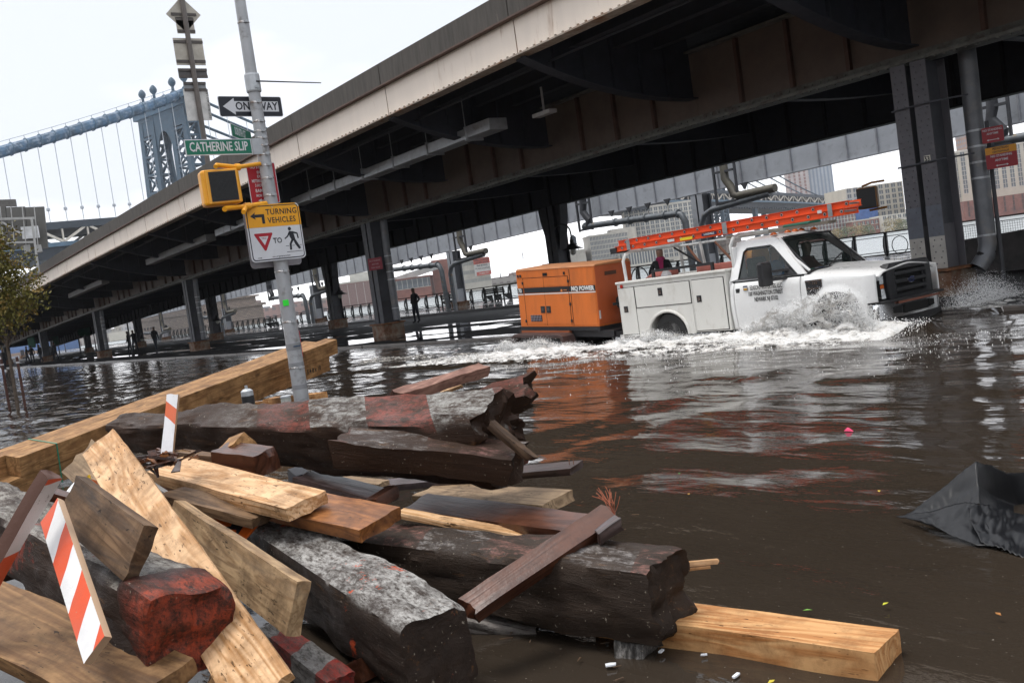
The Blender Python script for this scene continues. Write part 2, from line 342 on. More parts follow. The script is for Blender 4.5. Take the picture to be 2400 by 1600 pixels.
kb = thing('kerb', 'long wet granite kerb between the flooded street and the viaduct ground', 'kerb', (0, 14.95, 0))
cur = MB().box(-3.0, -.03, -.09, .1, -.3, .075).build('kerb_stone', M('kerb_stone', (.10, .085, .075), .35, dirt=(.03, .03, .03)), kb, bevel=.02)
cur.location = (9, 0, 0)
for i in range(1, 56): copy_of(cur, kb, (9 - 3 * i, rnd.uniform(-.01, .01), rnd.uniform(-.012, .008)))
o = MB().box(-260, 60, 29.9, 30.05, 0, .25).build('promenade_kerb', M('kerb_far', (.12, .12, .125), .4)); props(o, kind='structure')
o = MB().box(-260, 60, 40.9, 41.4, -3, .3).build('river_wall', M_conc); props(o, 'concrete river wall below the promenade railing', 'wall')
sheet('river', [(1100, 41.4, -1.2), (-2500, 41.4, -1.2), (-2500, 2600, -1.2), (1100, 2600, -1.2)][::-1], M_river)
# far bank (terrain)
def bank(pts, z, name, mat): return sheet(name, [(p[0], p[1], z) for p in pts], mat)
A1 = at(2700, 460, 640); A2 = at(-500, 900, 640); A3 = at(-900, 900, 2400); A4 = at(3200, 360, 2400)
bk = MB().hexa([(A1.x, A1.y, -2), (A2.x, A2.y, -2), (A3.x, A3.y, -2), (A4.x, A4.y, -2), (A1.x, A1.y, .6), (A2.x, A2.y, .6), (A3.x, A3.y, .6), (A4.x, A4.y, .6)]).build('far_bank', M('far_bank', (.16, .15, .13), .9, scale=.05)); props(bk, kind='structure')
# land under the photographer (pavement corner, drowned)
sheet('pavement', [(8, -9, -.12), (-30, -9, -.12), (-30, 7, -.12), (8, 7, -.12)][::-1], M('pavement', (.14, .13, .12), .7))

# the city side: unseen housing blocks added behind the photographer to block low sky
for k, (x_, w_, h_) in enumerate(((-95, 46, 19), (-40, 44, 22), (12, 46, 18), (66, 50, 21))):
    t = thing('apartment_block', 'unseen brown brick apartment block added on the city side to block low sky', 'building', (x_, -52, 0), 0, 'unseen sky-blocking apartment blocks behind the view')
    MB().box(-w_ / 2, w_ / 2, -16, 0, -.3, h_).build('wall', M('city_brick', (.16, .10, .075), .85, scale=.3, bump=0), t)
    q = MB()
    for i in range(int(w_ / 4)):
        for j in range(int(h_ / 3.2)): q.box(-w_ / 2 + 1.5 + 4 * i, -w_ / 2 + 3.3 + 4 * i, .01, .08, 1.2 + 3.2 * j, 2.9 + 3.2 * j)
    q.build('windows', M('city_glass', (.05, .06, .07), .15, bump=0), t, kind='stuff')
# ================================================================ ELEVATED HIGHWAY
def zo(x):
    d = min(0, x + 17.0); d2 = max(d, -95)
    return .0045 * d2 - .00017 * d2 * d2 + (d - d2) * .037
S = 23.1; X0 = -11.17; BAY = S / 4
XS = [X0 + BAY * k for k in range(5, -25, -1)]
M_cream = M('cream_paint', (.80, .70, .60), .5, var=.06, scale=1.2, dirt=(.36, .20, .10), dfac=(.60, .78), dscale=2.2, stretch=(1.6, 1.6, .25), bump=.04)
M_cream_shaded = M('cream_paint_shaded', (.155, .115, .088), .6, var=.15, scale=2, dirt=(.13, .10, .08), dfac=(.55, .75), bump=.1)  # girder web: cream paint with the shade under the deck put into its colour
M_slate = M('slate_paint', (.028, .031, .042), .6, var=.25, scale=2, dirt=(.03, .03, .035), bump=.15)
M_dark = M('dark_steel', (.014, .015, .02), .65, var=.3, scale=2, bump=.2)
M_flange = M('flange_paint', (.15, .15, .13), .6, var=.3, scale=6, dirt=(.08, .06, .045), bump=.4)
M_grey = M('grey_paint', (.40, .42, .455), .55, var=.08, scale=1.5, dirt=(.26, .27, .29), dfac=(.55, .75), bump=.05)
M_rust = M('rust', (.20, .085, .035), .8, var=.5, scale=8, dirt=(.07, .04, .025), bump=.5)
M_parapet = M('parapet_concrete', (.066, .058, .050), .85, var=.25, scale=3, dirt=(.25, .22, .18), dfac=(.66, .74), dscale=1.4, stretch=(3, 3, .35), bump=.4)
M_ledge = M('brown_ledge', (.10, .06, .045), .7)
hw = thing('elevated_highway', 'long elevated highway with cream fascia, dark parapet and steel girders overhead', 'viaduct', (0, 0, 0))
def seg(mb, xa, xb, y0, y1, z0, z1, m=0):
    a, b_ = zo(xa), zo(xb)
    return mb.hexa([(xb, y0, z0 + b_), (xa, y0, z0 + a), (xa, y1, z0 + a), (xb, y1, z0 + b_), (xb, y0, z1 + b_), (xa, y0, z1 + a), (xa, y1, z1 + a), (xb, y1, z1 + b_)], m)
g = .012
for i in range(len(XS) - 1):
    xa, xb = XS[i], XS[i + 1]
    f = seg(MB(), xa - g, xb + g, 13.0, 13.03, 6.20, 6.94).build('fascia_panel', M_cream, hw)
    rz_ = zo(xa); MB().box(xa - .010, xa + .006, 12.994, 12.998, 6.21 + rz_, 6.92 + rz_).build('seam_rust', M_rust, hw)
    seg(MB(), xa - g, xb + g, 12.88, 13.22, 6.985, 7.53).build('parapet_panel', M_parapet, hw, bevel=.015)
    nx_ = 24; fl = MB(); seg(fl, xa, xb, 12.90, 13.25, 6.165, 6.197)
    for k in range(nx_):
        x = lerp(xa, xb, (k + .5) / nx_)
        fl.lathe([(.022, 6.235 + zo(x)), (.0221, 6.24 + zo(x))], (x, 12.985, 0), 5) if False else fl.box(x - .02, x + .02, 12.965, 12.999, 6.215 + zo(x), 6.255 + zo(x))
    fl.build('edge_flange', M_ledge if i > 40 else M('edge_flange', (.30, .25, .20), .6, var=.4, scale=7, dirt=(.2, .09, .03)), hw)
    seg(MB(), xa, xb, 12.84, 13.24, 6.945, 6.982).build('ledge', M_ledge, hw)
    if i % 2 == 0:
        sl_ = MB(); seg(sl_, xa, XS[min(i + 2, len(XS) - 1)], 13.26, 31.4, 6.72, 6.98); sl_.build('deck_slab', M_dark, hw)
    # stringers under the slab
    if i % 4 == 0:
        for y in (14.5, 15.75, 17.0, 20.0, 21.8, 23.6, 25.4, 28.6, 30.0):
            sg = MB()
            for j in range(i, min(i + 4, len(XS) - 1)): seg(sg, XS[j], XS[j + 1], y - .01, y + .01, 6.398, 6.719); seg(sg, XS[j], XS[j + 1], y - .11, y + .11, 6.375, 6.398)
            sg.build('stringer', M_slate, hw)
# near girder
for i in range(len(XS) - 1):
    xa, xb = XS[i], XS[i + 1]
    seg(MB(), xa - .004, xb + .004, 18.185, 18.215, 4.70, 6.28).build('girder_web', M_cream_shaded, hw)
    fl = MB(); seg(fl, xa, xb, 17.93, 18.47, 4.60, 4.655); seg(fl, xa, xb, 18.10, 18.18, 4.657, 4.80); seg(fl, xa, xb, 17.93, 18.47, 6.283, 6.33)
    if i < 16:
        for k in range(28):
            x = lerp(xa, xb, (k + .5) / 28); z = zo(x)
            fl.box(x - .022, x + .022, 18.075, 18.099, 4.71 + z, 4.754 + z); fl.box(x - .025, x + .025, 17.96, 18.01, 4.575 + z, 4.599 + z)
    fl.build('bottom_flange', M_flange, hw)
    for k in range(4):
        x = lerp(xa, xb, k / 4) ; z = zo(x)
        if k == 0: continue
        MB().box(x - .045, x + .045, 18.08, 18.183, 4.81 + z, 6.27 + z).build('stiffener', M('stiffener', (.11, .06, .042), .6, var=.3), hw)
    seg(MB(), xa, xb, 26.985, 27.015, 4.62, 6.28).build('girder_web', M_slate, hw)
    fl = MB(); seg(fl, xa, xb, 26.78, 27.22, 4.56, 4.61)
    for k in range(4):
        x = lerp(xa, xb, k / 4); z = zo(x); fl.box(x - .04, x + .04, 26.88, 26.98, 4.63 + z, 6.27 + z)
    fl.build('girder_flange', M_dark, hw)
# brackets and floor beams
for i, x in enumerate(XS[:-1]):
    z = zo(x); col_here = (i - 5) % 4 == 0
    br = MB(); prof = []; K = 12
    for k in range(K + 1):
        t = k / K; y = lerp(13.06, 18.08, t); zz = 5.22 + .92 * (1 - t) ** 2.1
        if col_here: zz = 4.9 + 1.2 * (1 - t) ** 1.7
        prof.append((y, zz + z))
    br.prism(prof + [(18.08, 6.69 + z), (13.06, 6.69 + z)], 'x', x - .012, x + .012)
    for k in range(K):
        (ya, za), (yb, zb) = prof[k], prof[k + 1]
        br.hexa([(x - .17, ya, za - .03), (x + .17, ya, za - .03), (x + .17, yb, zb - .03), (x - .17, yb, zb - .03), (x - .17, ya, za), (x + .17, ya, za), (x + .17, yb, zb), (x - .17, yb, zb)])
    for k in (2, 4, 6, 8, 10):
        y = prof[k][0]; br.box(x - .10, x + .10, y - .02, y + .02, prof[k][1] + .002, 6.68 + z)
    br.build('bracket', M('bracket_paint', (.030, .034, .046), .6, var=.25, scale=2, bump=.15), hw)
    fb = MB(); P2 = []
    for k in range(13):
        t = k / 12; y = lerp(18.3, 26.7, t); P2.append((y, 5.35 + .55 * (2 * t - 1) ** 2 * 0 + z - .18 * math.sin(t * math.pi)))
    fb.prism(P2 + [(26.7, 6.37 + z), (18.3, 6.37 + z)], 'x', x - .01, x + .01)
    for k in range(12):
        (ya, za), (yb, zb) = P2[k], P2[k + 1]
        fb.hexa([(x - .15, ya, za - .03), (x + .15, ya, za - .03), (x + .15, yb, zb - .03), (x - .15, yb, zb - .03), (x - .15, ya, za), (x + .15, ya, za), (x + .15, yb, zb), (x - .15, yb, zb)])
    fb.build('floor_beam', M_slate, hw)
    MB().prism([(27.1, 5.3 + z), (31.2, 6.1 + z), (31.2, 6.69 + z), (27.1, 6.69 + z)], 'x', x - .08, x + .08).build('rear_bracket', M_dark, hw)
o = MB(); [seg(o, XS[i], XS[i + 1], 31.42, 31.5, 6.1, 7.4) for i in range(len(XS) - 1)]; o.build('rear_fascia', M_slate, hw)
# conduit and ventilation duct under the edge
cb_ = MB(); cb_.tube([(x, 13.75, 6.05 + zo(x)) for x in XS], .025, 6); cb_.build('conduit', M_slate, hw)
du = thing('ventilation_duct', 'galvanised square duct hung under the highway edge', 'duct', (0, 0, 0))
M_galv = M('galvanised', (.42, .44, .46), .42, .35, var=.15, scale=6, dirt=(.25, .24, .23), dfac=(.55, .7))
DX = [-22.3 - 2.05 * k for k in range(11)]
for k in range(10):
    xa, xb = DX[k], DX[k + 1]; sgm = MB(); seg(sgm, xa - .02, xb + .02, 15.0, 15.5, 5.42 + .02, 5.72); sgm.build('duct_section', M_galv, du, bevel=.01)
    fr = MB(); seg(fr, xa + .02, xa - .02, 14.96, 15.54, 5.39, 5.76); fr.build('duct_joint', M_galv, du)
    MB().box(xa - .01, xa + .01, 15.0, 15.02, 5.7 + zo(xa), 6.7 + zo(xa)).build('hanger_strap', M_galv, du)
MB().box(-22.28, -21.2, 15.02, 15.6, 5.44, 5.74).build('duct_end', M_galv, du, bevel=.01)
MB().box(-24.1, -23.3, 15.1, 15.5, 5.74, 6.36).build('duct_riser', M_slate, du)
for k, xx in enumerate((-44.0, -64.0)):
    d2 = thing('ventilation_duct', 'second duct run hanging further along, past the first column' if k == 0 else 'most distant duct run near the tree end of the highway', 'duct', (0, 0, 0), group=None)
    for j in range(5):
        a = xx - 2 * j; q = MB(); seg(q, a, a - 1.97, 15, 15.45, 5.4, 5.7); q.build('duct_section', M('duct_dull', (.22, .22, .22), .6), d2)
# fluorescent fixture
o = MB().box(-.35, .35, -.12, .12, 0, .09).box(-.02, .02, -.02, .02, .09, .7).build('fixture_body', M('fixture', (.5, .5, .5), .5), None); o.location = (-19.6, 15.6, 5.45); props(o, 'small unlit tube lamp hung under the deck right of the long duct', 'lamp'); o.name = 'ceiling_lamp'

# ---------------------------------------------------------------- columns
M_colp = M('column_paint', (.115, .112, .125), .55, var=.1, scale=2.5, dirt=(.17, .16, .17), dfac=(.6, .75), bump=.1)
M_cold = M('column_dark', (.075, .078, .09), .6, var=.2)
def rivet_col(mb, x, y, z0, z1, step=.115):
    z = z0
    k = 0
    while z < z1:
        for dx in ((-.075, .075) if k % 2 else (-.035, .115)):
            mb.lathe([(.019, 0), (.013, -.012), (.004, -.016)], (x + dx, y, z), 6, ax='y')
        z += step; k += 1
def column(x, y, row, label, num=None, rivets=False, base=.03, ztop=4.58):
    z = zo(x); t = thing('steel_column', label, 'column', (x, y, base), group={1: 'front row of columns under the highway', 2: 'middle row of columns under the highway', 3: 'grey columns of the river-side ramp'}[row])
    zt = ztop + z - base; ped = .50 if row < 3 else .3
    paint = M_colp if rivets else (M_grey if row == 3 else M('column_slate', (.05, .052, .062), .55, var=.3, scale=3, dirt=(.05, .045, .045)))
    pd = MB().box(-.48, .48, -.45, .45, -.3, ped); pd.build('pedestal', M('rusty_pedestal', (.22, .18, .14), .8, var=.35, scale=3, dirt=(.13, .055, .025), dfac=(.42, .6), bump=.4), t, bevel=.02)
    MB().box(-.54, .54, -.5, .5, ped + .002, ped + .05).build('base_plate', M_rust, t)
    for sx in (-1, 1):
        cx = sx * .215
        MB().box(cx - .16, cx + .16, -.33, -.305, ped + .052, zt).build('flange_plate', paint, t)
        MB().box(cx - .16, cx + .16, .305, .33, ped + .052, zt).build('flange_plate', paint, t)
        MB().box(cx - .012, cx + .012, -.303, .303, ped + .052, zt).build('web_plate', M_cold, t)
        MB().box(cx - .05, cx + .05, -.24, .24, ped + .052, ped + .9).build('base_stiffener', paint, t)
    if rivets:
        for sx in (-1, 1):
            rv = MB(); rivet_col(rv, sx * .215 - .02, -.331, ped + .15, zt - .1); rv.build('rivets', paint, t, smooth=True)
            MB().box(sx * .215 - .162, sx * .215 + .162, -.336, -.331, ped + .06, 1.18).build('paint_band', M('cream_band', (.38, .36, .33), .6, dirt=(.2, .09, .04), dfac=(.68, .8)), t)
            MB().box(sx * .215 - .163, sx * .215 + .163, -.337, -.331, 1.182, 1.78).build('paint_band', M('blue_band', (.115, .125, .15), .6), t)
        for zz in (2.6, 3.7): MB().tube([(-.42, -.36, zz), (.42, -.36, zz + .02), (.9, .1, zz + .04)], .018, 6).build('strap', M_cold, t)
        pn = MB().box(.14, .27, -.340, -.336, 2.60, 2.74).build('number_plate', M('plate', (.62, .60, .52), .6, bump=0), t)
        text('53', .125, flat('ink', (.01, .01, .01)), t, frame_m((.205, -.342, 2.67), (1, 0, 0), (0, 0, 1)), sx=.85, bold=.004)
    # flared head towards the brackets
    hd = MB()
    for sx in (-1, 1):
        cx = sx * .215
        hd.prism([(-.335, zt - .45), (-.335, zt + .3), (-.62, zt + .42), (-.5, zt + .1)], 'x', cx - .15, cx + .15) if row == 1 else None
        if row == 2: hd.prism([(-.305, zt - 1.4), (-.305, zt), (.305, zt), (.305, zt - 1.4)], 'x', cx - .1, cx + .1); 
    if row == 2:
        hd.prism([(-.375, zt - 1.9), (-.375, zt), (-.8, zt), (-.72, zt - .6), (-.5, zt - 1.4)], 'y', -.2, .2)
        hd.prism([(.375, zt - 1.9), (.375, zt), (.8, zt), (.72, zt - .6), (.5, zt - 1.4)], 'y', -.2, .2)
    if row == 2: hd.build('column_head', M_colp if rivets else paint, t)
    return t, ped, zt
def downpipe(t, px_, py_, ztop, r=.155, open_end=False):
    q = MB()
    pts = [(px_, py_, .62), (px_, py_, ztop - 1.0), (px_, py_ + .02, ztop - .4), (px_ - .05, py_ + .1, ztop + 1.5)]
    if open_end: pts = [(px_ - .13, py_ - .2, .46), (px_ - .03, py_ - .05, .68), (px_, py_, .9)] + pts[1:]
    q.tube(pts, r, 18, cap=not open_end); o = q.build('downpipe', M('pipe_zinc', (.15, .157, .17), .45, .3, dirt=(.2, .19, .18)), t, smooth=True)
    if open_end:
        MB().tube([(px_ - .10, py_ - .17, .50), (px_, py_, .8)], r - .012, 18).build('pipe_bore', M('bore', (.01, .01, .01), .9), t)
    for zz in (1.05, 2.15, 2.45, 2.75, 3.05): MB().lathe([(r + .006, zz), (r + .008, zz + .02), (r + .006, zz + .04)], (px_, py_, 0), 18).build('pipe_band', M_galv, t)
c53, ped, zt = column(X0, 18.2, 1, 'riveted column numbered 53 with pale painted foot behind the truck nose', rivets=True)
downpipe(c53, .78, .42, zt, .165, True)
names1 = ['column with rusty pedestal beside the standing man', 'front-row column right of the man-sized gap behind the signal pole', 'front-row column just left of the middle of the left half', 'front-row column half hidden by the small tree', 'farthest dark front-row column behind the tree stakes', 'front-row column at the far left end', 'last front-row column at the far left end']
names1 = ['front-row column with rusty pedestal left of the standing man', 'front-row column left of the signal pole foot, next to the stone pier', 'front-row column with the two walkers to its right', 'slim front-row column just right of the small tree', 'distant front-row column behind the small tree stakes', 'distant front-row column left of the tree stakes', 'most distant front-row column']
for k in range(1, 8):
    t, ped, zt = column(X0 - S * k, 18.2, 1, names1[k - 1])
    if k < 4: downpipe(t, .62, .1, zt, .14)
column(X0 + S, 18.2, 1, 'front-row column beyond the right edge of view')
names2 = ['middle-row column hidden behind the riveted column 53', 'middle-row column rising behind the orange generator', 'middle-row column carrying a lamp left of the pedestal column', 'middle-row column with a lamp beside the stone pier', 'middle-row column beside the walkers', 'middle-row column with green traffic signs', 'distant middle-row column by the cyclists', 'most distant middle-row column']
for k in range(0, 8): column(X0 - S * k, 27.0, 2, names2[k], base=.09)

# ---------------------------------------------------------------- river-side ramp
rp = thing('river_side_ramp', 'pale grey steel plate ramp on its own columns beside the river', 'viaduct', (0, 0, 0))
nb = 0
def rise(x): return max(0, -72 - x) * .026
def segr(mb, xa, xb, y0, y1, z0, z1):
    a, b_ = zo(xa), zo(xb); ra, rb = rise(xa), rise(xb); return mb.hexa([(xb, y0, z0 + b_ + rb), (xa, y0, z0 + a + ra), (xa, y1, z0 + a + ra), (xb, y1, z0 + b_ + rb), (xb, y0, z1 + b_ + rb), (xa, y0, z1 + a + ra), (xa, y1, z1 + a + ra), (xb, y1, z1 + b_ + rb)])
for i in range(len(XS) - 1):
    for k in range(4):
        xa = lerp(XS[i], XS[i + 1], k / 4); xb = lerp(XS[i], XS[i + 1], (k + 1) / 4)
        if i < 20: segr(MB(), xa - .012, xb + .012, 36.0, 36.03, 4.56, 6.6).build('plate_panel', M_grey, rp)
        elif k == 0: segr(MB(), XS[i], XS[i + 1], 36.0, 36.03, 4.56, 6.6).build('plate_panel', M_grey, rp)
    q = MB()
    for k in range(4):
        x = lerp(XS[i], XS[i + 1], k / 4); q.box(x - .03, x + .03, 35.93, 35.998, 4.6 + zo(x) + rise(x), 6.58 + zo(x) + rise(x))
    segr(q, XS[i], XS[i + 1], 35.85, 36.2, 4.53, 4.557); q.build('panel_ribs', M('grey_rib', (.30, .31, .335), .6), rp)
    q = MB(); segr(q, XS[i], XS[i + 1], 35.8, 41.5, 6.62, 6.95); q.build('ramp_slab', M_slate, rp)
M_pipe = M('pipe_paint', (.13, .145, .16), .5, .1, var=.25, scale=5, dirt=(.20, .15, .09), dfac=(.58, .66), dscale=3)
M_pdark = M('pipe_dark', (.06, .062, .07), .6)
lab3 = ['ramp column behind the right edge of the viaduct', 'grey ramp column behind the ladder with drain pipes', 'grey ramp column left of the billboard', 'grey ramp column left of the crook lamp', 'distant ramp column', 'far ramp column', 'farther ramp column']
for k in range(0, 6):
    x = X0 - S * k; z = zo(x)
    t, ped, zt = column(x, 36.2, 3, lab3[k], base=.25, ztop=4.5)
    p = thing('drain_pipe', ['drain pipes and trestle at the ramp right of column 53', 'drain pipes and trestle running left from the ramp column behind the ladder', 'drain pipes beside the ramp column left of the billboard', 'drain pipes beside the ramp column left of the crook lamp', 'distant drain pipes seen above the stone pier', 'most distant drain pipes'][k], 'pipe', (x, 35.3, z), group='drain pipes hung under the ramp')
    # lower left run
    MB().tube([(-8.0, 0, 4.0), (-4, 0, 3.86), (-.9, 0, 3.74), (-.55, 0, 3.66), (-.35, 0, 3.3), (-.34, .1, .6)], .165, 14).build('drain_run', M_pipe, p, smooth=True)
    for xx in (-7.9, -5.4, -4.3, -3.1, -1.7, -.8): MB().lathe([(.215, xx), (.225, xx + .04), (.215, xx + .09)], (0, 0, 4.0 - (xx + 8) * .037), 14, ax='x').build('pipe_collar', M_pipe, p)
    MB().tube([(.75, 0, .6), (.7, 0, 3.0), (.95, 0, 3.42), (1.5, 0, 3.62), (5.0, 0, 3.86)], .15, 14).build('drain_run', M_pipe, p, smooth=True)
    MB().tube([(2.5, 0, 6.6), (2.5, 0, 4.9), (2.75, 0, 4.55), (2.95, 0, 4.1), (3.2, 0, 4.02), (5.3, 0, 4.05)], .19, 14).build('drain_run', M('pipe_ochre', (.12, .11, .085), .6, dirt=(.1, .09, .08), scale=6), p, smooth=True)
    MB().tube([(-7.8, 0, 6.6), (-7.8, 0, 5.2), (-7.9, 0, 4.8), (-7.5, 0, 4.3), (-7.6, 0, 4.02)], .2, 12).build('drain_run', M_pdark, p, smooth=True)
    for xx in (-8.3, -7.2, 1.9, 3.2):
        MB().box(xx - .05, xx + .05, -.12, -.02, 3.75, 6.6).build('trestle_post', M_pdark, p)
    for xx in (-7.75, 2.55):
        for zz in (3.78, 5.2): MB().box(xx - .55, xx + .55, -.14, -.02, zz, zz + .1).build('trestle_rail', M_pdark, p)
    for xx in (-5.6, -4.2, -2.8, -1.4, 3.6):
        q = MB(); q.prism([(xx - .22, 4.55), (xx + .22, 4.55), (xx + .08, 4.38), (xx, 4.25), (xx - .08, 4.38)], 'y', -.05, .05); q.bar((xx, 0, 4.3), (xx, 0, 3.75), .02, .02); q.build('pipe_hanger', M_pdark, p)

# ---------------------------------------------------------------- lamps on the columns
def lampmesh(arm, t, s=1.0):
    q = MB(); pts = [(0, 0, -.5 * s), (0, 0, .15 * s)] + [(arm / 2 - arm / 2 * math.cos(a * math.pi / 8), 0, .15 * s + arm / 2 * math.sin(a * math.pi / 8)) for a in range(1, 9)] + [(arm, 0, -.12 * s)]
    q.tube(pts, .035 * s, 8); q.build('lamp_arm', M_pdark, t, smooth=True)
    MB().lathe([(.05 * s, 0), (.09 * s, -.06 * s), (.1 * s, -.2 * s), (.2 * s, -.25 * s), (.22 * s, -.29 * s), (.16 * s, -.3 * s), (.3 * s, -.38 * s), (.46 * s, -.44 * s), (.45 * s, -.46 * s), (.12 * s, -.42 * s)], (arm, 0, -.1 * s), 18).build('lamp_shade', flat('shade_black', (.012, .012, .014)), t, smooth=True)
    MB().lathe([(.09 * s, -.43 * s), (.14 * s, -.5 * s), (.13 * s, -.62 * s), (.05 * s, -.7 * s)], (arm, 0, -.1 * s), 12).build('lamp_globe', flat('globe', (.55, .56, .5), .2), t, smooth=True)
for k, lab in ((1, 'crook lamp on the column behind the generator'), (2, 'black crook lamp left of the pedestal column'), (3, 'crook lamp in front of the stone pier'), (4, 'crook lamp between the walkers and the stone pier')):
    t = thing('crook_lamp', lab, 'lamp', (X0 - S * k + .35, 26.6, 3.15 + zo(X0 - S * k)), group='crook lamps fixed to the middle columns'); t.rotation_euler = (0, 0, R(20)); lampmesh(.85, t, 1.0)
def lamppost(x, y, lab, h=4.2):
    t = thing('street_lamp', lab, 'street lamp', (x, y, .2), group='crook lamp posts along the promenade')
    MB().tube([(0, 0, 0), (0, 0, .8), (0, 0, h)], [.09, .06, .045], 8).build('lamp_post', M_pdark, t); t2 = thing('lamp_head', None, None, (0, 0, 0)); 
    bpy.data.objects.remove(t2)
    q = MB(); pts = [(0, 0, h)] + [(-.45 + .45 * math.cos(a * math.pi / 8), 0, h + .45 * math.sin(a * math.pi / 8)) for a in range(9)]; q.tube(pts, .03, 6); q.build('lamp_arm', M_pdark, t)
    MB().lathe([(.05, h), (.12, h - .1), (.3, h - .25), (.1, h - .3), (.08, h - .42)], (-.9, 0, 0), 12).build('lamp_shade', flat('shade_black', (.012, .012, .014)), t)
p = at(226, 822, 115); lamppost(p.x, p.y, 'lamp post on the promenade left of the two walkers', 4.4)
p = at(140, 828, 135); lamppost(p.x, p.y, 'lamp post in front of the pale tower block at left', 4.2)
p = at(155, 828, 150); lamppost(p.x, p.y, 'shorter looking lamp post right of the pale tower block', 3.2)
p = at(92, 835, 130); lamppost(p.x, p.y, 'lamp post in front of the blue shed', 4.2)

# ---------------------------------------------------------------- promenade railing and benches
rl = thing('railing', 'black steel promenade railing along the river', 'railing', (0, 40, .25))
M_rail = M('rail_black', (.02, .022, .024), .45)
PO = None
def post_mesh():
    q = MB(); q.box(-.06, .06, -.05, .05, 0, 1.02)
    q.prism([(-.05, .0), (-.2, .12), (-.26, .45), (-.2, .8), (-.05, 1.0), (-.09, .8), (-.15, .45), (-.1, .15)], 'x', -.025, .025)
    return q
xs_ = [6 - 1.65 * k for k in range(90)]
po = post_mesh().build('rail_post', M_rail, rl); po.location = (xs_[0], 0, 0)
for x in xs_[1:]: copy_of(po, rl, (x, 0, 0))
for z, h in ((1.02, .06), (.86, .03), (.16, .035)): MB().box(-143, 6, -.035, .035, z, z + h).build('rail_bar', M('rail_rust', (.05, .03, .028), .5) if z > 1 else M_rail, rl)
# wire mesh infill on the right part
q = MB()
for k in range(300): x = 5 - k * .1; q.box(x - .006, x + .006, .0, .008, .2, .85)
for k in range(7): q.box(-25, 5, .0, .008, .22 + k * .1 - .005, .22 + k * .1 + .005)
o = q.build('wire_mesh', M('wire', (.12, .13, .13), .5), rl, kind='stuff')
q = MB()
for k in range(3):
    cx = -30.5 + k * 0; 
arc = MB(); arc.tube([(-43.3 + .75 * math.cos(a * math.pi / 12), -.15, .2 + .8 * math.sin(a * math.pi / 12)) for a in range(13)], .035, 6); arc.build('hoop', M_rail, rl)
arc = MB(); arc.tube([(-26.2 + .4 * math.cos(a * math.pi / 6), -.2, .42 + .4 * math.sin(a * math.pi / 6)) for a in range(13)], .02, 6); arc.build('ring', M_rail, rl)
def bench(x, lab):
    t = thing('park_bench', lab, 'bench', (x, 38.5, .25), group='dark benches facing the river')
    m = M('bench_wood', (.03, .025, .02), .6)
    for k in range(4): MB().box(-1.25, 1.25, .1 + k * .12, .2 + k * .12, .44, .475).build('seat_slat', m, t)
    for k in range(3): MB().box(-1.25, 1.25, .06 - k * .03, .09 - k * .03, .55 + k * .13, .66 + k * .13).build('back_slat', m, t)
    for xx in (-1.1, 0, 1.1):
        q = MB(); q.box(xx - .03, xx + .03, .0, .1, 0, .95); q.box(xx - .03, xx + .03, .1, .6, .38, .43); q.prism([(.5, 0), (.62, 0), (.6, .42), (.1, .42), (.1, .34)], 'x', xx - .03, xx + .03); q.build('bench_leg', M_rail, t)
bench(-56.6, 'bench just left of the orange generator'); bench(-62.5, 'bench below the ramp column with the billboard'); bench(-86.3, 'bench left of the middle-row column with the lamp')
bench(-98, 'left bench of the pair by the stone pier'); bench(-93, 'right bench of the pair by the stone pier')
# dark barrier wall at the right
o = MB().hexa([(-14.6, 23.6, -.1), (20, 23.6, -.1), (20, 24, -.1), (-14.6, 24, -.1), (-14.6, 23.7, .9), (20, 23.7, 2.6), (20, 23.95, 2.6), (-14.6, 23.95, .9)]).build('barrier_wall', M('barrier', (.06, .055, .055), .8, dirt=(.03, .03, .03)), None, bevel=.03); props(o, 'dark sloping concrete barrier behind column 53 at the right edge', 'wall')
# ================================================================ SUSPENSION BRIDGE
M_bl = M('bridge_blue', (.03, .07, .11), .6, var=.2, scale=.3, dirt=(.05, .07, .09), bump=0)
M_bl2 = M('bridge_blue_light', (.06, .115, .17), .6, var=.15, scale=.3, bump=0)
M_bd = M('bridge_navy', (.022, .032, .045), .7, var=.2, scale=.3, bump=0)
M_bw = M('bridge_cream', (.50, .46, .40), .6, var=.1, scale=.5, bump=0)
MT = Vector((-392, 126, -1.2)); BT = Vector((-515, 546, -1.2)); BD = (BT - MT).normalized(); BP = Vector((BD.y, -BD.x, 0))
LEN = (BT - MT).length
br = thing('suspension_bridge', 'blue steel suspension bridge with ornate tower and hanging cables in the distance', 'bridge', MT)
br.rotation_euler = (0, 0, math.atan2(BD.y, BD.x))   # local x along the bridge; local y = -BP
def deckz(s): return 41.5 - 6.4e-5 * (s - 224) ** 2
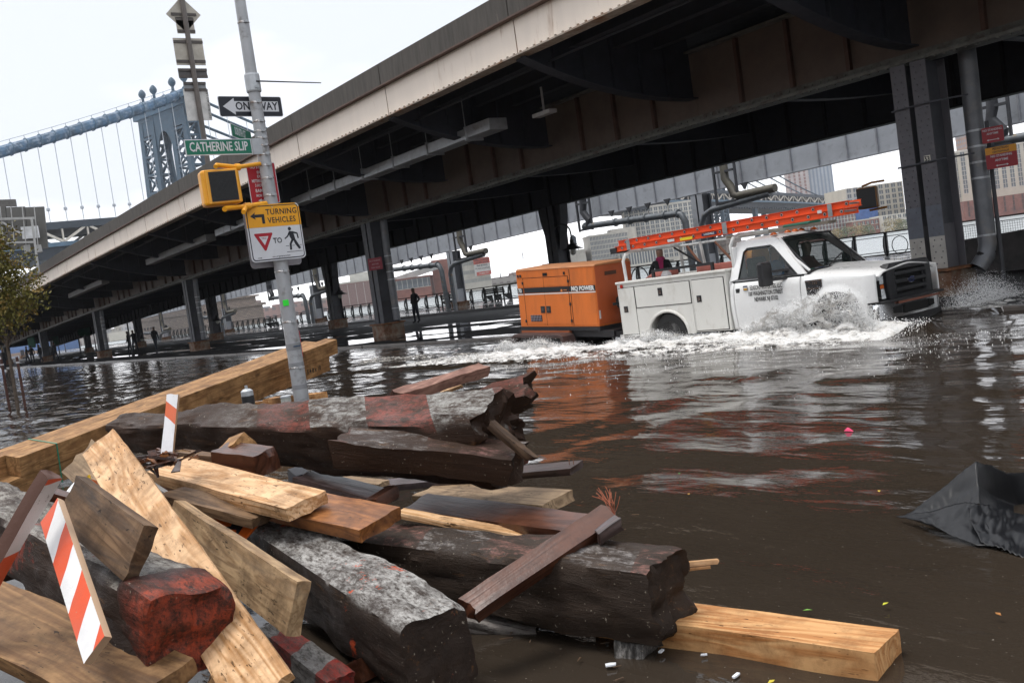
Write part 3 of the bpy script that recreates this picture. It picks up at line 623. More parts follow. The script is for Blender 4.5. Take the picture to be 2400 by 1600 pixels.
for (s0, labl) in ((0, None), (LEN, 'far tower')):
    tw = MB(); zt = 86
    offs = (-14.5, -6.5, 6.5, 14.5)
    for yo in offs:
        for sx in (-1, 1):
            tw.bar((s0 + sx * 4.6, yo * 1.12, 10), (s0 + sx * 2.4, yo, zt), 1.2, 2.9, up=(0, 1, 0), w2=1.1, h2=2.5)
        nseg = 13
        for k in range(nseg):
            za, zb = 12 + (zt - 12) * k / nseg, 12 + (zt - 12) * (k + 1) / nseg; wa = lerp(4.6, 2.4, (za - 10) / 76); wb = lerp(4.6, 2.4, (zb - 10) / 76); f = lerp(1.12, 1, (za - 10) / 76)
            tw.bar((s0 - wa, yo * f, za), (s0 + wb, yo * f, zb), .7, .7); tw.bar((s0 - wa, yo * f, za), (s0 + wa, yo * f, za), .8, .8)
    for a, c_ in ((0, 1), (2, 3)):
        for sx in (-1, 1):
            for k in range(10):
                za, zb = 14 + 7.1 * k, 14 + 7.1 * (k + 1); wa = lerp(4.6, 2.4, (za - 10) / 76)
                tw.bar((s0 + sx * wa, offs[a], za), (s0 + sx * wa, offs[c_], zb), .6, .6); tw.bar((s0 + sx * wa, offs[c_], za), (s0 + sx * wa, offs[a], zb), .6, .6)
                tw.bar((s0 + sx * wa, offs[a], zb), (s0 + sx * wa, offs[c_], zb), .9, .9)
    tw.build('tower_leg' if not labl else 'far_tower_leg', M_bl, br)
    a_ = MB()
    for sx in (-1, 1):
        pts = []
        for k in range(11):
            t = k / 10; pts.append((6.2 * math.cos(math.pi * t), 66 + 12 * math.sin(math.pi * t)))
        a_.prism([(-6.5, 62), (-6.5, 86), (6.5, 86), (6.5, 62)] + [(6.2 * math.cos(math.pi * k / 10), 62 + 17 * math.sin(math.pi * k / 10)) for k in range(11)], 'x', s0 + sx * 2.6 - .3, s0 + sx * 2.6 + .3)
    for yc in (-10.5, 10.5): a_.box(s0 - 2.9, s0 + 2.9, yc - 5.3, yc + 5.3, 79, 86)
    a_.build('tower_arch', M_bl, br)
    c_ = MB(); c_.box(s0 - 3.6, s0 + 3.6, -18, 18, 86, 88.2); c_.box(s0 - 4.4, s0 + 4.4, -19.5, 19.5, 88.2, 89.4); c_.box(s0 - 3, s0 + 3, -17, 17, 89.4, 91.5)
    c_.prism([(-4.4, 88.2), (-3.2, 82), (3.2, 82), (4.4, 88.2)], 'y', -17.8, -17.2); c_.build('tower_cornice', M_bl2, br)
    for yo in offs:
        MB().lathe([(1.3, 91.5), (1.2, 92.6), (.6, 93.2), (.5, 94.6), (1.3, 95.6), (1.45, 96.5), (1.1, 97.4), (.4, 98.2)], (s0, yo, 0), 10).build('finial', M_bl, br, smooth=True)
    # stone pier
    pr_ = MB(); pr_.box(s0 - 15, s0 + 15, -21, 21, 0, 7.0); pr_.box(s0 - 16, s0 + 16, -22, 22, 7.0, 8.0); pr_.box(s0 - 13, s0 + 13, -20, 20, 8.0, 10.6); pr_.box(s0 - 14, s0 + 14, -21, 21, 10.6, 11.3); pr_.box(s0 - 10, s0 + 10, -19, 19, 11.3, 13)
    m_, n_, p_ = newmat('masonry%d' % (s0 > 0)); bt = N(n_, 'TexBrick'); bt.inputs['Scale'].default_value = .45; bt.inputs['Color1'].default_value = (.25, .19, .15, 1); bt.inputs['Color2'].default_value = (.17, .13, .105, 1); bt.inputs['Mortar'].default_value = (.07, .06, .055, 1); bt.inputs['Mortar Size'].default_value = .03
    cv = coords(n_); sxx = N(n_, 'SeparateXYZ'); n_.links.new(cv, sxx.inputs[0]); ad = N(n_, 'Math', operation='ADD'); n_.links.new(sxx.outputs[0], ad.inputs[0]); n_.links.new(sxx.outputs[1], ad.inputs[1]); cb = N(n_, 'CombineXYZ'); n_.links.new(ad.outputs[0], cb.inputs[0]); n_.links.new(sxx.outputs[2], cb.inputs[1]); n_.links.new(cb.outputs[0], bt.inputs['Vector']); n_.links.new(bt.outputs[0], p_.inputs['Base Color'])
    pr_.build('stone_pier', m_, br)
    ft = MB()
    for yo in offs: ft.prism([(-7.5, 13), (-5, 17), (-4.2, 24), (4.2, 24), (5, 17), (7.5, 13)], 'y', yo * 1.12 - 1.4, yo * 1.12 + 1.4)
    ft.build('steel_foot', M('teal_steel', (.09, .16, .18), .6, scale=.4, bump=0), br)
for o_ in br.children:
    if s_ := (o_.data.vertices[0].co.x > LEN / 2): pass
def cz(s):
    if s < 0: t = -s / 221; return lerp(90.5, 36, t) - 4 * 6 * t * (1 - t)
    if s > LEN: t = (s - LEN) / 221; return lerp(90.5, 33, min(t, 1)) - 4 * 6 * t * (1 - t)
    return 49 + 41.5 * (2 * s / LEN - 1) ** 2
for j, yo in enumerate((-14.5, -6.5, 6.5, 14.5)):
    near = j == 0
    q = MB(); q.tube([(s, yo, cz(s)) for s in range(0, int(LEN) + 221, 12)], .55, 6); q.build('main_cable', M_bl, br)
    q = MB(); q.tube([(s, yo, cz(s)) for s in range(-221, 1, 13)], 1.9 if near else .5, 10); q.build('main_cable', M('cable_wrap', (.035, .085, .15), .5, var=.6, scale=.35, dirt=(.17, .22, .28), dfac=(.5, .62), dscale=.5, bump=.3) if near else M_bl, br)
    q = MB()
    for s in list(range(-205, 0, 6)) + list(range(8, int(LEN) + 200, 9)):
        if near or s % 2 == 0: q.box(s - .09, s + .09, yo - .09, yo + .09, deckz(s) + 6, cz(s))
        if near and s < 0: q.lathe([(.1, deckz(s) + 11), (.7, deckz(s) + 11.2), (.6, deckz(s) + 12)], (s, yo, 0), 6)
    q.build('suspenders', M('suspender', (.35, .38, .42), .6, bump=0), br, kind='stuff')
    if near:
        q = MB()
        for s in range(-215, 0, 5): q.lathe([(2.3, s - .12), (2.32, s), (2.3, s + .12)], (0, yo, cz(s)), 10, ax='x'); q.box(s - .06, s + .06, yo - .06, yo + .06, cz(s) + 2.1, cz(s) + 3.3)
        q.tube([(s, yo, cz(s) + 3.2) for s in range(-215, 1, 15)], .07, 5); q.build('cable_bands', M_bl2, br)
E0 = -221; E1 = int(LEN) + 330
for yo in (-17.5, 17.5):
    q = MB(); q2 = MB(); q3 = MB()
    for s in range(E0, E1, 9):
        za, zb = deckz(s), deckz(s + 9)
        q.hexa([(s, yo - .5, za + 4.6), (s + 9, yo - .5, zb + 4.6), (s + 9, yo + .5, zb + 4.6), (s, yo + .5, za + 4.6), (s, yo - .5, za + 7.0), (s + 9, yo - .5, zb + 7.0), (s + 9, yo + .5, zb + 7.0), (s, yo + .5, za + 7.0)])
        q3.hexa([(s, yo - .6, za - 1.2), (s + 9, yo - .6, zb - 1.2), (s + 9, yo + .6, zb - 1.2), (s, yo + .6, za - 1.2), (s, yo - .6, za + .2), (s + 9, yo - .6, zb + .2), (s + 9, yo + .6, zb + .2), (s, yo + .6, za + .2)])
        k = (s - E0) // 9
        if k % 2 == 0: q2.bar((s, yo, za + .2), (s + 8, yo, zb + 4.7), .7, .8)
        else: q2.bar((s + 1, yo, za + 4.7), (s + 9, yo, zb + .2), .7, .8)
        q2.bar((s + 9, yo, zb), (s + 9, yo, zb + 4.7), .5, .5)
    q.build('upper_chord', M_bd, br); q2.build('truss_diagonals', M_bw, br, kind='stuff'); q3.build('lower_chord', M_bl2, br)
q = MB(); q4 = MB()
for s in range(E0, E1, 18):
    za, zb = deckz(s), deckz(s + 18)
    for (a, b_) in ((5.2, 6.2), (-1.1, -.2)):
        q.hexa([(s, -17, za + a), (s + 18, -17, zb + a), (s + 18, 17, zb + a), (s, 17, za + a), (s, -17, za + b_), (s + 18, -17, zb + b_), (s + 18, 17, zb + b_), (s, 17, za + b_)])
    q.hexa([(s, -15, za - 5), (s + 18, -15, zb - 5), (s + 18, 15, zb - 5), (s, 15, za - 5), (s, -16, za - 1.2), (s + 18, -16, zb - 1.2), (s + 18, 16, zb - 1.2), (s, 16, za - 1.2)])
    for d_ in (0, 4.5, 9, 13.5): q4.box(s + d_ - .4, s + d_ + .4, -16.6, -15.4, za - 6.2, za - 5)
q.build('bridge_deck', M_bd, br); q4.build('deck_brackets', M_bd, br, kind='stuff')
# approach piers under the far side
for s in (LEN + 60, LEN + 130, LEN + 200, LEN + 270):
    q = MB(); [q.box(s - 2, s + 2, y - 1.5, y + 1.5, 0, deckz(s) - 5) for y in (-12, 12)]; q.build('approach_pier', M_bl, br)

# ================================================================ FAR BANK BUILDINGS
def winmat(name, wall, win, sx, sz, fx=.5, fz=.55, dirt=None):
    """distant facade: rows of window openings set in the wall, too small to tell apart"""
    m, n, p = newmat(name); L = n.links.new; s = N(n, 'SeparateXYZ'); L(coords(n), s.inputs[0])
    def per(o, k, f):
        a = N(n, 'Math', operation='MULTIPLY'); L(o, a.inputs[0]); a.inputs[1].default_value = 1 / k
        b_ = N(n, 'Math', operation='FRACT'); L(a.outputs[0], b_.inputs[0]); c = N(n, 'Math', operation='LESS_THAN'); L(b_.outputs[0], c.inputs[0]); c.inputs[1].default_value = f; return c.outputs[0]
    xy = N(n, 'Math', operation='ADD'); L(s.outputs[0], xy.inputs[0]); L(s.outputs[1], xy.inputs[1])
    mu = N(n, 'Math', operation='MULTIPLY'); L(per(xy.outputs[0], sx, fx), mu.inputs[0]); L(per(s.outputs[2], sz, fz), mu.inputs[1])
    wl = ramp(n, noise_(n, coords(n), .12, 5, .6), .3, .7, tuple(x * .85 for x in wall), tuple(x * 1.12 for x in wall))
    L(mixc(n, mu.outputs[0], wl, win), p.inputs['Base Color']); p.inputs['Roughness'].default_value = .8; return m
def bldg(name, label, px0, px1, ytop, depth, wall, bd=18, yaw=0, zb=-1.0, win=None, cat='building', parts=None, group=None, split=False, roof=None):
    """box building whose front spans photo columns px0..px1 at the given distance"""
    hy = lambda x: 657 + .1414 * (1200 - x)
    a = at(px0, hy(px0), depth); b_ = at(px1, hy(px1), depth); mid = (a + b_) / 2; wd = (b_ - a); W_ = math.hypot(wd.x, wd.y)
    top = at((px0 + px1) / 2, ytop, depth).z
    t = thing(name, label, cat, (mid.x, mid.y, zb), math.atan2(wd.y, wd.x) + R(yaw), group)
    H = top - zb; cw = W_ / math.cos(R(yaw)) if yaw else W_
    MB().box(-cw / 2, cw / 2, 0, bd, 0, H).build('wall', wall, t)
    if roof: MB().box(-cw / 2 - .4, cw / 2 + .4, -.4, bd + .4, H, H + roof[0]).build('roof', roof[1], t)
    if win:
        cols, rows, ww, wh, z0, glass, fm = win
        base = None
        if split:
            for i in range(cols):
                for j in range(rows):
                    x = -cw / 2 + cw * (i + .5) / cols; z = z0 + (H - z0) * (j + .5) / rows
                    if base is None:
                        base = MB().box(-ww / 2, ww / 2, -.12, -.01, -wh / 2, wh / 2).build('window', glass, t); pn = MB().box(-.12, .12, -.2, -.121, -wh / 2, wh / 2).box(-ww / 2 - .2, ww / 2 + .2, -.3, -.01, -wh / 2 - .3, -wh / 2 - .02).build('frame', fm, base); base.location = (x, 0, z)
                    else:
                        c = copy_of(base, t, (x, 0, z)); copy_of(pn, c)
        else:
            q = MB()
            for i in range(cols):
                for j in range(rows):
                    x = -cw / 2 + cw * (i + .5) / cols; z = z0 + (H - z0) * (j + .5) / rows
                    q.box(x - ww / 2, x + ww / 2, -.1, -.02, z - wh / 2, z + wh / 2)
            q.build('windows', glass, t, kind='stuff')
    return t, H, cw
G1 = M('window_far', (.10, .115, .13), .3, var=.5, scale=.2, bump=0); G2 = M('window_far_blue', (.2, .25, .3), .3, var=.4, scale=.2, bump=0)
C_beige = M('wall_beige', (.46, .42, .35), .8, scale=.15, var=.1, bump=0); C_cream = M('wall_cream', (.53, .50, .44), .8, scale=.15, var=.12, dirt=(.38, .35, .31), dscale=.1, bump=0)
C_brick = M('wall_brick', (.21, .085, .065), .85, scale=.4, var=.25, dirt=(.14, .07, .06), dscale=.2, bump=0); C_brick2 = M('wall_brick_pale', (.27, .12, .095), .85, scale=.3, var=.2, bump=0)
C_conc = M('wall_concrete', (.42, .42, .41), .8, scale=.2, bump=0); C_dk = M('wall_darkbrick', (.10, .07, .07), .85, scale=.3, bump=0); C_trim = M('trim_pale', (.48, .45, .4), .8, scale=.2, bump=0)
bldg('warehouse', 'tall beige concrete warehouse with rows of windows at the right edge', 2262, 2520, 338, 585, C_beige, 40, 0, win=(14, 9, 2.4, 3.0, 16, G1, C_trim), split=True, roof=(1.2, C_trim))
bldg('warehouse', 'beige warehouse wing seen between column 53 and its downpipe', 2170, 2258, 365, 590, C_beige, 40, -14, win=(6, 10, 2.2, 3, 14, G1, C_trim), split=True)
bldg('brick_warehouse', 'long low dark red brick warehouse with shuttered openings at the right edge', 2262, 2600, 448, 560, C_brick, 25, 0, win=(16, 3, .9, 2.4, 2, M('shutter', (.07, .035, .03), .8, bump=0), C_dk), split=True)
bldg('apartment_tower', 'brown brick apartment tower rising above the warehouse at right', 2290, 2366, 293, 700, winmat('apt', (.30, .19, .15), (.18, .22, .26), 3.2, 3.4), 20)
bldg('office_block', 'beige block with water-tank roof behind column 53', 1990, 2130, 432, 640, C_beige, 30, 8, win=(9, 6, 2.6, 2.4, 10, G1, C_trim), split=True)
bldg('factory', 'dark brick loft building with many windows left of the blue netting', 1870, 2012, 490, 600, C_brick, 30, 6, win=(18, 7, 1.4, 2.4, 2, G1, C_trim), split=True, roof=(1.4, C_dk))
bldg('brick_building', 'low red brick building below the blue netting', 2000, 2072, 515, 590, C_brick2, 24, 0, win=(7, 2, 1.6, 2, 2, G1, C_trim), split=True, roof=(.7, C_trim))
bldg('netted_building', 'building wrapped in bright blue construction netting', 2010, 2062, 470, 620, M('blue_net', (.05, .12, .33), .7, scale=.3, var=.3, bump=0), 20, 0)
bldg('shed', 'cream stepped low building left of column 53', 2070, 2140, 500, 585, C_cream, 20, 0, win=(6, 2, 1.8, 2, 3, G1, C_trim), split=True)
# condominium towers
bldg('glass_tower', 'grey glass apartment tower with pale vertical bands', 1908, 1970, 352, 1080, winmat('condo', (.34, .37, .41), (.19, .23, .29), 4.3, 99, .5, 1), 22, 10)
bldg('glass_tower', 'slimmer tower with brick red bands beside the grey glass tower', 1866, 1912, 372, 1060, winmat('condo2', (.40, .36, .35), (.22, .12, .11), 5.2, 3.6, .42, .8), 22, -6)
# cream warehouse complex
bldg('warehouse', 'cream warehouse block with arched windows left of the ladder end', 1391, 1480, 548, 600, C_cream, 26, 4, win=(13, 7, 1.4, 2.2, 2, G1, C_trim), split=True, roof=(.8, C_trim))
bldg('warehouse', 'tall cream warehouse above the ladder with three-part windows', 1478, 1660, 480, 640, C_cream, 30, -4, win=(16, 12, 2.2, 2.2, 3, G1, C_trim), split=True, roof=(1.0, C_trim))
bldg('warehouse', 'low cream warehouse end standing on a white arcade by the water', 1455, 1545, 590, 590, C_cream, 16, 0, win=(14, 5, 1.1, 1.6, 2, G1, C_trim))
bldg('rooftop_house', 'white rooftop storey on the cream warehouse', 1440, 1500, 533, 615, C_trim, 16, 0)
bldg('low_building', 'plain white block with a black water tower on its roof', 1318, 1378, 586, 600, C_cream, 20, 0)
wt = thing('water_tower', 'black water tower on legs above the plain white block', 'water tower', at(1347, 588, 600)); 
MB().lathe([(1.9, 4), (1.9, 8.2), (.2, 9.8)], (0, 0, 0), 12).build('tank', M_bd, wt); q = MB(); [q.bar((1.6 * a, 1.6 * b_, 0), (1.4 * a, 1.4 * b_, 4), .25, .25) for a in (-1, 1) for b_ in (-1, 1)]; q.build('tower_legs', M_bd, wt)
bldg('brick_building', 'small red brick building right of the plain white block', 1372, 1396, 586, 620, winmat('brk', (.30, .10, .08), (.12, .12, .14), 3, 3.4), 15)
# power station and silo
bldg('power_station', 'red brick power station with blind bays right of the crook lamp', 792, 905, 660, 560, C_brick2, 40, 0, win=(6, 1, 8.5, 13, 0, M('bay', (.24, .16, .15), .8, bump=0), C_trim), split=True, roof=(1.0, C_trim))
bldg('power_station', 'lower brick turbine hall left of the standing man', 905, 1012, 654, 565, C_brick2, 30, 0, win=(9, 1, 3, 5, 6, G1, C_trim), split=True, roof=(.8, C_brick))
bldg('penthouse', 'pale rooftop storey above the red power station', 828, 900, 636, 575, M('pale_tin', (.44, .44, .41), .7, scale=.2, bump=0), 20)
bldg('silo_tower', 'square brick tower fed by a sloping conveyor', 1020, 1060, 607, 575, C_brick2, 14)
cv_ = MB(); a = at(912, 662, 570); b_ = at(1030, 622, 570); cv_.bar(a, b_, 4, 3.4); o = cv_.build('conveyor', C_conc); props(o, 'grey enclosed conveyor sloping up to the brick tower', 'conveyor')
bldg('storage_building', 'white storage building carrying a red and white billboard', 1090, 1152, 604, 560, C_cream, 18, 0, win=(4, 3, 3.6, 2, 3, M('panel_line', (.35, .35, .33), .8, bump=0), C_trim))
bb = thing('billboard', 'red and white storage billboard with red heading and footer', 'billboard', at(1130, 622, 555), math.atan2(RGT.y, RGT.x))
MB().box(-4.6, 4.6, -.2, .2, -5.4, 4.2).build('board', M('board_white', (.6, .58, .56), .6, bump=0), bb)
MB().box(-4.6, 4.6, -.3, -.21, 1.0, 4.2).build('red_panel', M('board_red', (.52, .10, .07), .6, bump=0), bb); MB().box(-3.6, 4.6, -.3, -.21, -5.4, -3.4).build('red_panel', M('board_red', (.52, .10, .07), .6, bump=0), bb)
for s_, zz, c, sz in (('NEED STORAGE?', 3.1, (.05, .02, .02), 1.35), ('LARGEST SPACES', 1.7, (.05, .02, .02), 1.2), ('FREE MOVING', .1, (.1, .1, .1), 1.2), ('TO ANY LOCATION', -1.6, (.1, .1, .1), 1.1), ('718 MINI CITY', -4.4, (.6, .55, .5), 1.1)):
    text(s_, sz, flat('bb%d' % int(sz * 100 + zz), c), bb, frame_m((0 if zz > -4 else .5, -.34, zz), (1, 0, 0), (0, 0, 1)), sx=.8, ext=.02, bold=.03)
# left side
bldg('shed', 'long pier shed with bright blue upper wall at the far left', -60, 120, 800, 300, M('shed_blue', (.10, .17, .33), .7, scale=.2, bump=0), 20, 0, zb=-1)
bldg('shed_wall', 'brown brick lower wall in front of the blue shed', -60, 122, 828, 298, M('shed_brown', (.24, .18, .15), .8, scale=.3, bump=0), 2, 0, zb=-1)
bldg('tower_block', 'pale green-grey stepped tower block between the far columns', 133, 166, 774, 640, winmat('tb', (.40, .44, .43), (.26, .3, .3), 2.6, 3, .5, .5), 20, win=None)
bldg('tower_block', 'upper storeys of the pale stepped tower block', 143, 160, 767, 645, winmat('tb', (.4, .44, .43), (.26, .3, .3), 2.6, 3), 14)
bldg('apartment_block', 'pale apartment block behind the walkers', 288, 322, 750, 640, winmat('tb2', (.43, .43, .43), (.27, .29, .31), 2.6, 3, .5, .5), 20)
bldg('white_hall', 'wide white low hall behind the two walkers', 255, 320, 776, 600, C_cream, 20)
bldg('housing_block', 'tall pinkish housing block left of the signal pole', 545, 572, 704, 700, winmat('hb', (.40, .34, .33), (.3, .28, .29), 2.5, 3), 12)
rs = random.Random(4)
cols = [(.40, .37, .33), (.36, .30, .29), (.33, .33, .34), (.42, .40, .36), (.30, .22, .20), (.45, .44, .42)]
wm = [winmat('sky%d' % i, tuple(x * .85 for x in c), tuple(x * .5 for x in c), 3.1, 3.4, .5, .5) for i, c in enumerate(cols)]
n_ = 0
for (xa, xb, hmin, hmax, nb_, dp, where_) in ((100, 360, 8, 24, 13, 760, 'seen between the far left columns'), (570, 790, 8, 40, 15, 800, 'around the signal pole'), (1150, 1400, 6, 34, 12, 900, 'above the orange generator'), (1660, 1880, 8, 26, 9, 900, 'under the bridge behind the ladder'), (860, 1100, 6, 20, 6, 820, 'right of the standing man'), (1900, 2140, 30, 60, 5, 900, 'left of column 53')):
    for k in range(nb_):
        x = lerp(xa, xb, (k + rs.random() * .6) / nb_); wpx = rs.uniform(12, 30); h = hmin + (hmax - hmin) * rs.random() ** 2
        hy = 657 + .1414 * (1200 - x); kind = ['low', 'broad', 'narrow', 'stepped', 'flat-roofed'][rs.randrange(5)]
        bldg('distant_building', 'hazy city block on the far skyline ' + where_, x - wpx / 2, x + wpx / 2, hy - h, dp + rs.uniform(-60, 60), wm[rs.randrange(6)], 14, group='hazy skyline buildings across the river')
for k, (xa, xb) in enumerate(((590, 790), (1060, 1250), (640, 700), (1230, 1330), (165, 300))):
    bldg('shore_warehouse', ['long low brick warehouses at the waterline left of the signal pole', 'jumble of low yards at the waterline behind the benches', 'second storey of the low brick warehouses', 'low sheds behind the generator', 'pale low sheds behind the distant lamp posts'][k], xa, xb, 657 + .1414 * (1200 - (xa + xb) / 2) - (16, 12, 22, 14, 10)[k], (620, 640, 640, 650, 620)[k], winmat('shore%d' % k, (.33, .22, .20) if k in (0, 2) else (.36, .33, .31), (.20, .17, .17), 4.5, 5, .5, .5), 16)
# antennas and masts
for (x, y0, h) in ((1226, 600, 8), (1173, 645, 5), (1520, 520, 0)):
    if h: o = MB().bar(at(x, y0 + 8, 700), at(x - 1, y0 - h, 700), .5, .5).build('mast', M_bd); props(o, 'thin mast on the skyline at photo centre' if x > 1200 else 'thin mast left of the generator', 'mast')
# trees along the far bank
def leafcloud(mb, c, r, n_, sz, sq=(1, 1, 1), rs=rnd):
    for _ in range(n_):
        while True:
            p = Vector((rs.uniform(-1, 1), rs.uniform(-1, 1), rs.uniform(-1, 1)))
            if p.length < 1 and noise.noise(p * 2.3 + Vector(c)) > -.12: break
        p = Vector(c) + Vector((p.x * r * sq[0], p.y * r * sq[1], p.z * r * sq[2])); a = Vector((rs.gauss(0, 1), rs.gauss(0, 1), rs.gauss(0, 1))).normalized() * sz; b_ = a.orthogonal().normalized() * sz * .7
        mb.add([p - a, p + b_ * .8, p + a, p - b_ * .8], [(0, 1, 2, 3)])
M_l1 = M('leaves_green', (.15, .14, .028), .6, var=.5, scale=2, dirt=(.24, .15, .035), dfac=(.5, .6), bump=0); M_l2 = M('leaves_far', (.13, .15, .08), .8, var=.3, scale=.2, bump=0); M_l3 = M('leaves_far_yellow', (.24, .19, .09), .8, var=.3, scale=.2, bump=0); M_bark = M('bark', (.10, .075, .055), .8, var=.3, scale=14, bump=.5)
for k, (x, y, r_) in enumerate(((1962, 556, 4), (1985, 551, 4.5), (2012, 547, 5), (2035, 545, 4), (2092, 535, 6), (2112, 533, 4))):
    p = at(x, y, 560); t = thing('riverside_tree', 'small autumn tree at the waterline of the far bank', 'tree', (p.x, p.y, 0), group='small trees along the far bank')
    q = MB(); leafcloud(q, (0, 0, p.z + 1), r_, 700, .38); q.build('crown', M_l2 if k % 2 else M_l3, t, fix=False); MB().tube([(0, 0, -.5), (0, 0, p.z)], .25, 5).build('trunk', M_bark, t)

# ================================================================ YOUNG STREET TREE AT LEFT
tb = atz(42, 957, 0); tr = thing('street_tree', 'young staked street tree with thin olive and yellow leaves at the left edge', 'tree', (tb.x, tb.y, 0))
q = MB(); q.tube([(0, 0, -.3), (.02, 0, 1.2), (-.05, .0, 2.2), (.0, .05, 3.2), (-.1, 0, 4.3)], [.05, .04, .035, .025, .012], 8)
tips = []
for k in range(26):
    z = 1.5 + 2.6 * k / 26; a = k * 2.4; L_ = rnd.uniform(.7, 1.5) * (1.2 - k / 40); p0 = Vector((-.02, 0, z)); d_ = Vector((math.cos(a), math.sin(a), rnd.uniform(.5, 1.1))).normalized()
    p1 = p0 + d_ * L_ * .5; p2 = p0 + d_ * L_ + Vector((0, 0, .15)); q.tube([p0, p1, p2], [.018, .012, .005], 5); tips += [p1, p2, (p1 + p2) / 2]
    for j in range(3):
        e = p1 + Vector((rnd.uniform(-.5, .5), rnd.uniform(-.5, .5), rnd.uniform(.1, .5))); q.tube([p1, e], [.007, .003], 4); tips.append(e)
q.build('trunk', M_bark, tr, smooth=True)
q = MB(); vr = Vector((RGT.x, RGT.y, 0)).normalized()
for tp in tips:
    if tp.z < 2.0: continue
    leafcloud(q, tp, .28, 30, .05)
for c, r_, n2 in ((-vr * .9 + Vector((0, 0, 3.6)), 1.35, 1700), (-vr * .5 + Vector((0, 0, 2.9)), 1.1, 1300), (Vector((0, 0, 3.1)) + vr * .25, 1.05, 750), (-vr * 1.5 + Vector((0, 0, 3.0)), 1.4, 1500), (-vr * .3 + Vector((0, 0, 4.2)), .6, 700), (-vr * 1.0 + Vector((0, 0, 2.2)), 1.1, 900)): leafcloud(q, c, r_, n2, .05, (1, 1, .75))
q.build('crown', M_l1, tr, fix=False)
for k, dx in enumerate((-.22, .20)):
    s = thing('tree_stake', ['left wooden stake of the young tree', 'right wooden stake of the young tree'][k], 'stake', (tb.x + vr.x * dx, tb.y + vr.y * dx, -.2)); MB().tube([(0, 0, 0), (-.03 * dx, 0, 1.55)], .035, 8).build('stake_pole', M('stake', (.07, .028, .02), .7), s); MB().box(-.04, .04, -.04, .04, 1.38, 1.42).build('tie_band', flat('tie', (.5, .5, .5)), s)

# ================================================================ SIGN STRUCTURES ON THE HIGHWAY
zt_ = lambda x: 7.53 + zo(x)
hx = -37.6; ps = thing('sign_post', 'brown post on the highway edge carrying the backs of five signs', 'sign post', (hx, 13.35, zt_(hx) - .5))
def hwsign(o, zc, w_, h_, diamond=False, m=None, bars=True, off=0):
    if diamond: q = MB().prism([(0, -h_ * .7), (w_ * .7, 0), (0, h_ * .7), (-w_ * .7, 0)], 'x', -.02, .0); 
    else: q = MB().box(-.02, 0, -w_ / 2 + off, w_ / 2 + off, -h_ / 2, h_ / 2)
    s = q.build('sign_plate', m or M('sign_back', (.36, .33, .28), .6, bump=.05), o); s.location = (-.1, 0, zc)
    if bars:
        for zz in (-h_ * .36, h_ * .36) if not diamond else (0,): r_ = MB().box(-.0, .04, -w_ / 2 + off, w_ / 2 + off, -.05, .05).build('stiffening_bar', M('bar_dark', (.06, .05, .045), .6), s); r_.location = (0, 0, zz)
def zat(py): 
    d = at(455, py, 1) - CAMPOS; return CAMPOS.z + d.z * (13.35 - CAMPOS.y) / d.y - (zt_(hx) - .5)
MB().tube([(0, 0, 0), (0, 0, zat(-70))], .10, 10).build('post', M('post_brown', (.10, .085, .075), .6), ps)
hwsign(ps, zat(10), .95, .95, True); hwsign(ps, zat(40), .68, .62); hwsign(ps, zat(112), 1.12, 1.02); hwsign(ps, zat(170), 1.1, .36, m=M('sign_back_dark', (.07, .065, .065), .6)); hwsign(ps, zat(205), .85, .34, m=M('sign_back_grey', (.2, .21, .22), .6))
hwsign(ps, zat(252), .95, 1.2, m=M('sign_white', (.5, .49, .47), .6), bars=False)
tx = text('EXIT FROM ANY LANE', .14, flat('ink', (.01, .01, .01)), ps, frame_m((-.07, .42, zat(250)), (0, 0, 1), (0, -1, 0)), sx=.8)
gx = -66.0; gs = thing('overhead_sign', 'grey back of an overhead road sign with a white patch at the left edge', 'sign', (gx, 14.0, 0))
def P2(px, py, Y=14.0):
    d = at(px, py, 1) - CAMPOS; t = (Y - CAMPOS.y) / d.y; q = CAMPOS + d * t; return q
dist_g = 62
def G(px, py, dd=0): return at(px, py, dist_g + dd) - Vector((gx, 14.0, 0))
gm = M('sign_gantry', (.10, .097, .09), .7, var=.1, dirt=(.1, .1, .095)); gl = M('gantry_light', (.36, .36, .35), .6)
def quadbox(q, a, b_, c, d_, th=.12):
    nn = Vector((FWD.x, FWD.y, 0)).normalized() * th; q.hexa([a, b_, b_ + nn, a + nn, d_, c, c + nn, d_ + nn])
for j in range(5):
    xs0, xs1 = -120 + 45 * j, -120 + 45 * j + 43
    q = MB(); quadbox(q, G(xs0 + 9, 592 - 6), G(xs1 + 9, 588 - 6), G(xs1 - 1, 484), G(xs0 - 1, 486)); q.build('sign_panel', gm, gs)
q = MB(); quadbox(q, G(-80, 486), G(38, 484), G(35, 467), G(-80, 470)); q.build('upper_panel', M('gantry_dark', (.10, .095, .09), .7), gs)
q = MB(); quadbox(q, G(53, 560, -.5), G(92, 557, -.5), G(87, 529, -.5), G(48, 532, -.5)); q.build('white_patch', M('patch_white', (.62, .63, .64), .6), gs)
q = MB(); q.bar(G(-80, 516, -.8), G(80, 511, -.8), .14, .14); q.bar(G(-80, 572, -.8), G(80, 567, -.8), .12, .12); q.bar(G(5, 520, -.8), G(50, 548, -.8), .09, .09)
for xx in (0, 25, 52, 80): q.bar(G(xx, 484, -.7), G(xx + 9, 575, -.7), .05, .05)
q.bar(G(74, 512, -.9), G(91, 640, -.9), .12, .12); q.build('gantry_frame', gl, gs)
q = MB()
for xx in (62, 88): q.bar(G(xx, 575), G(xx + 4, 592), .35, .35)
q.build('gantry_feet', gl, gs)
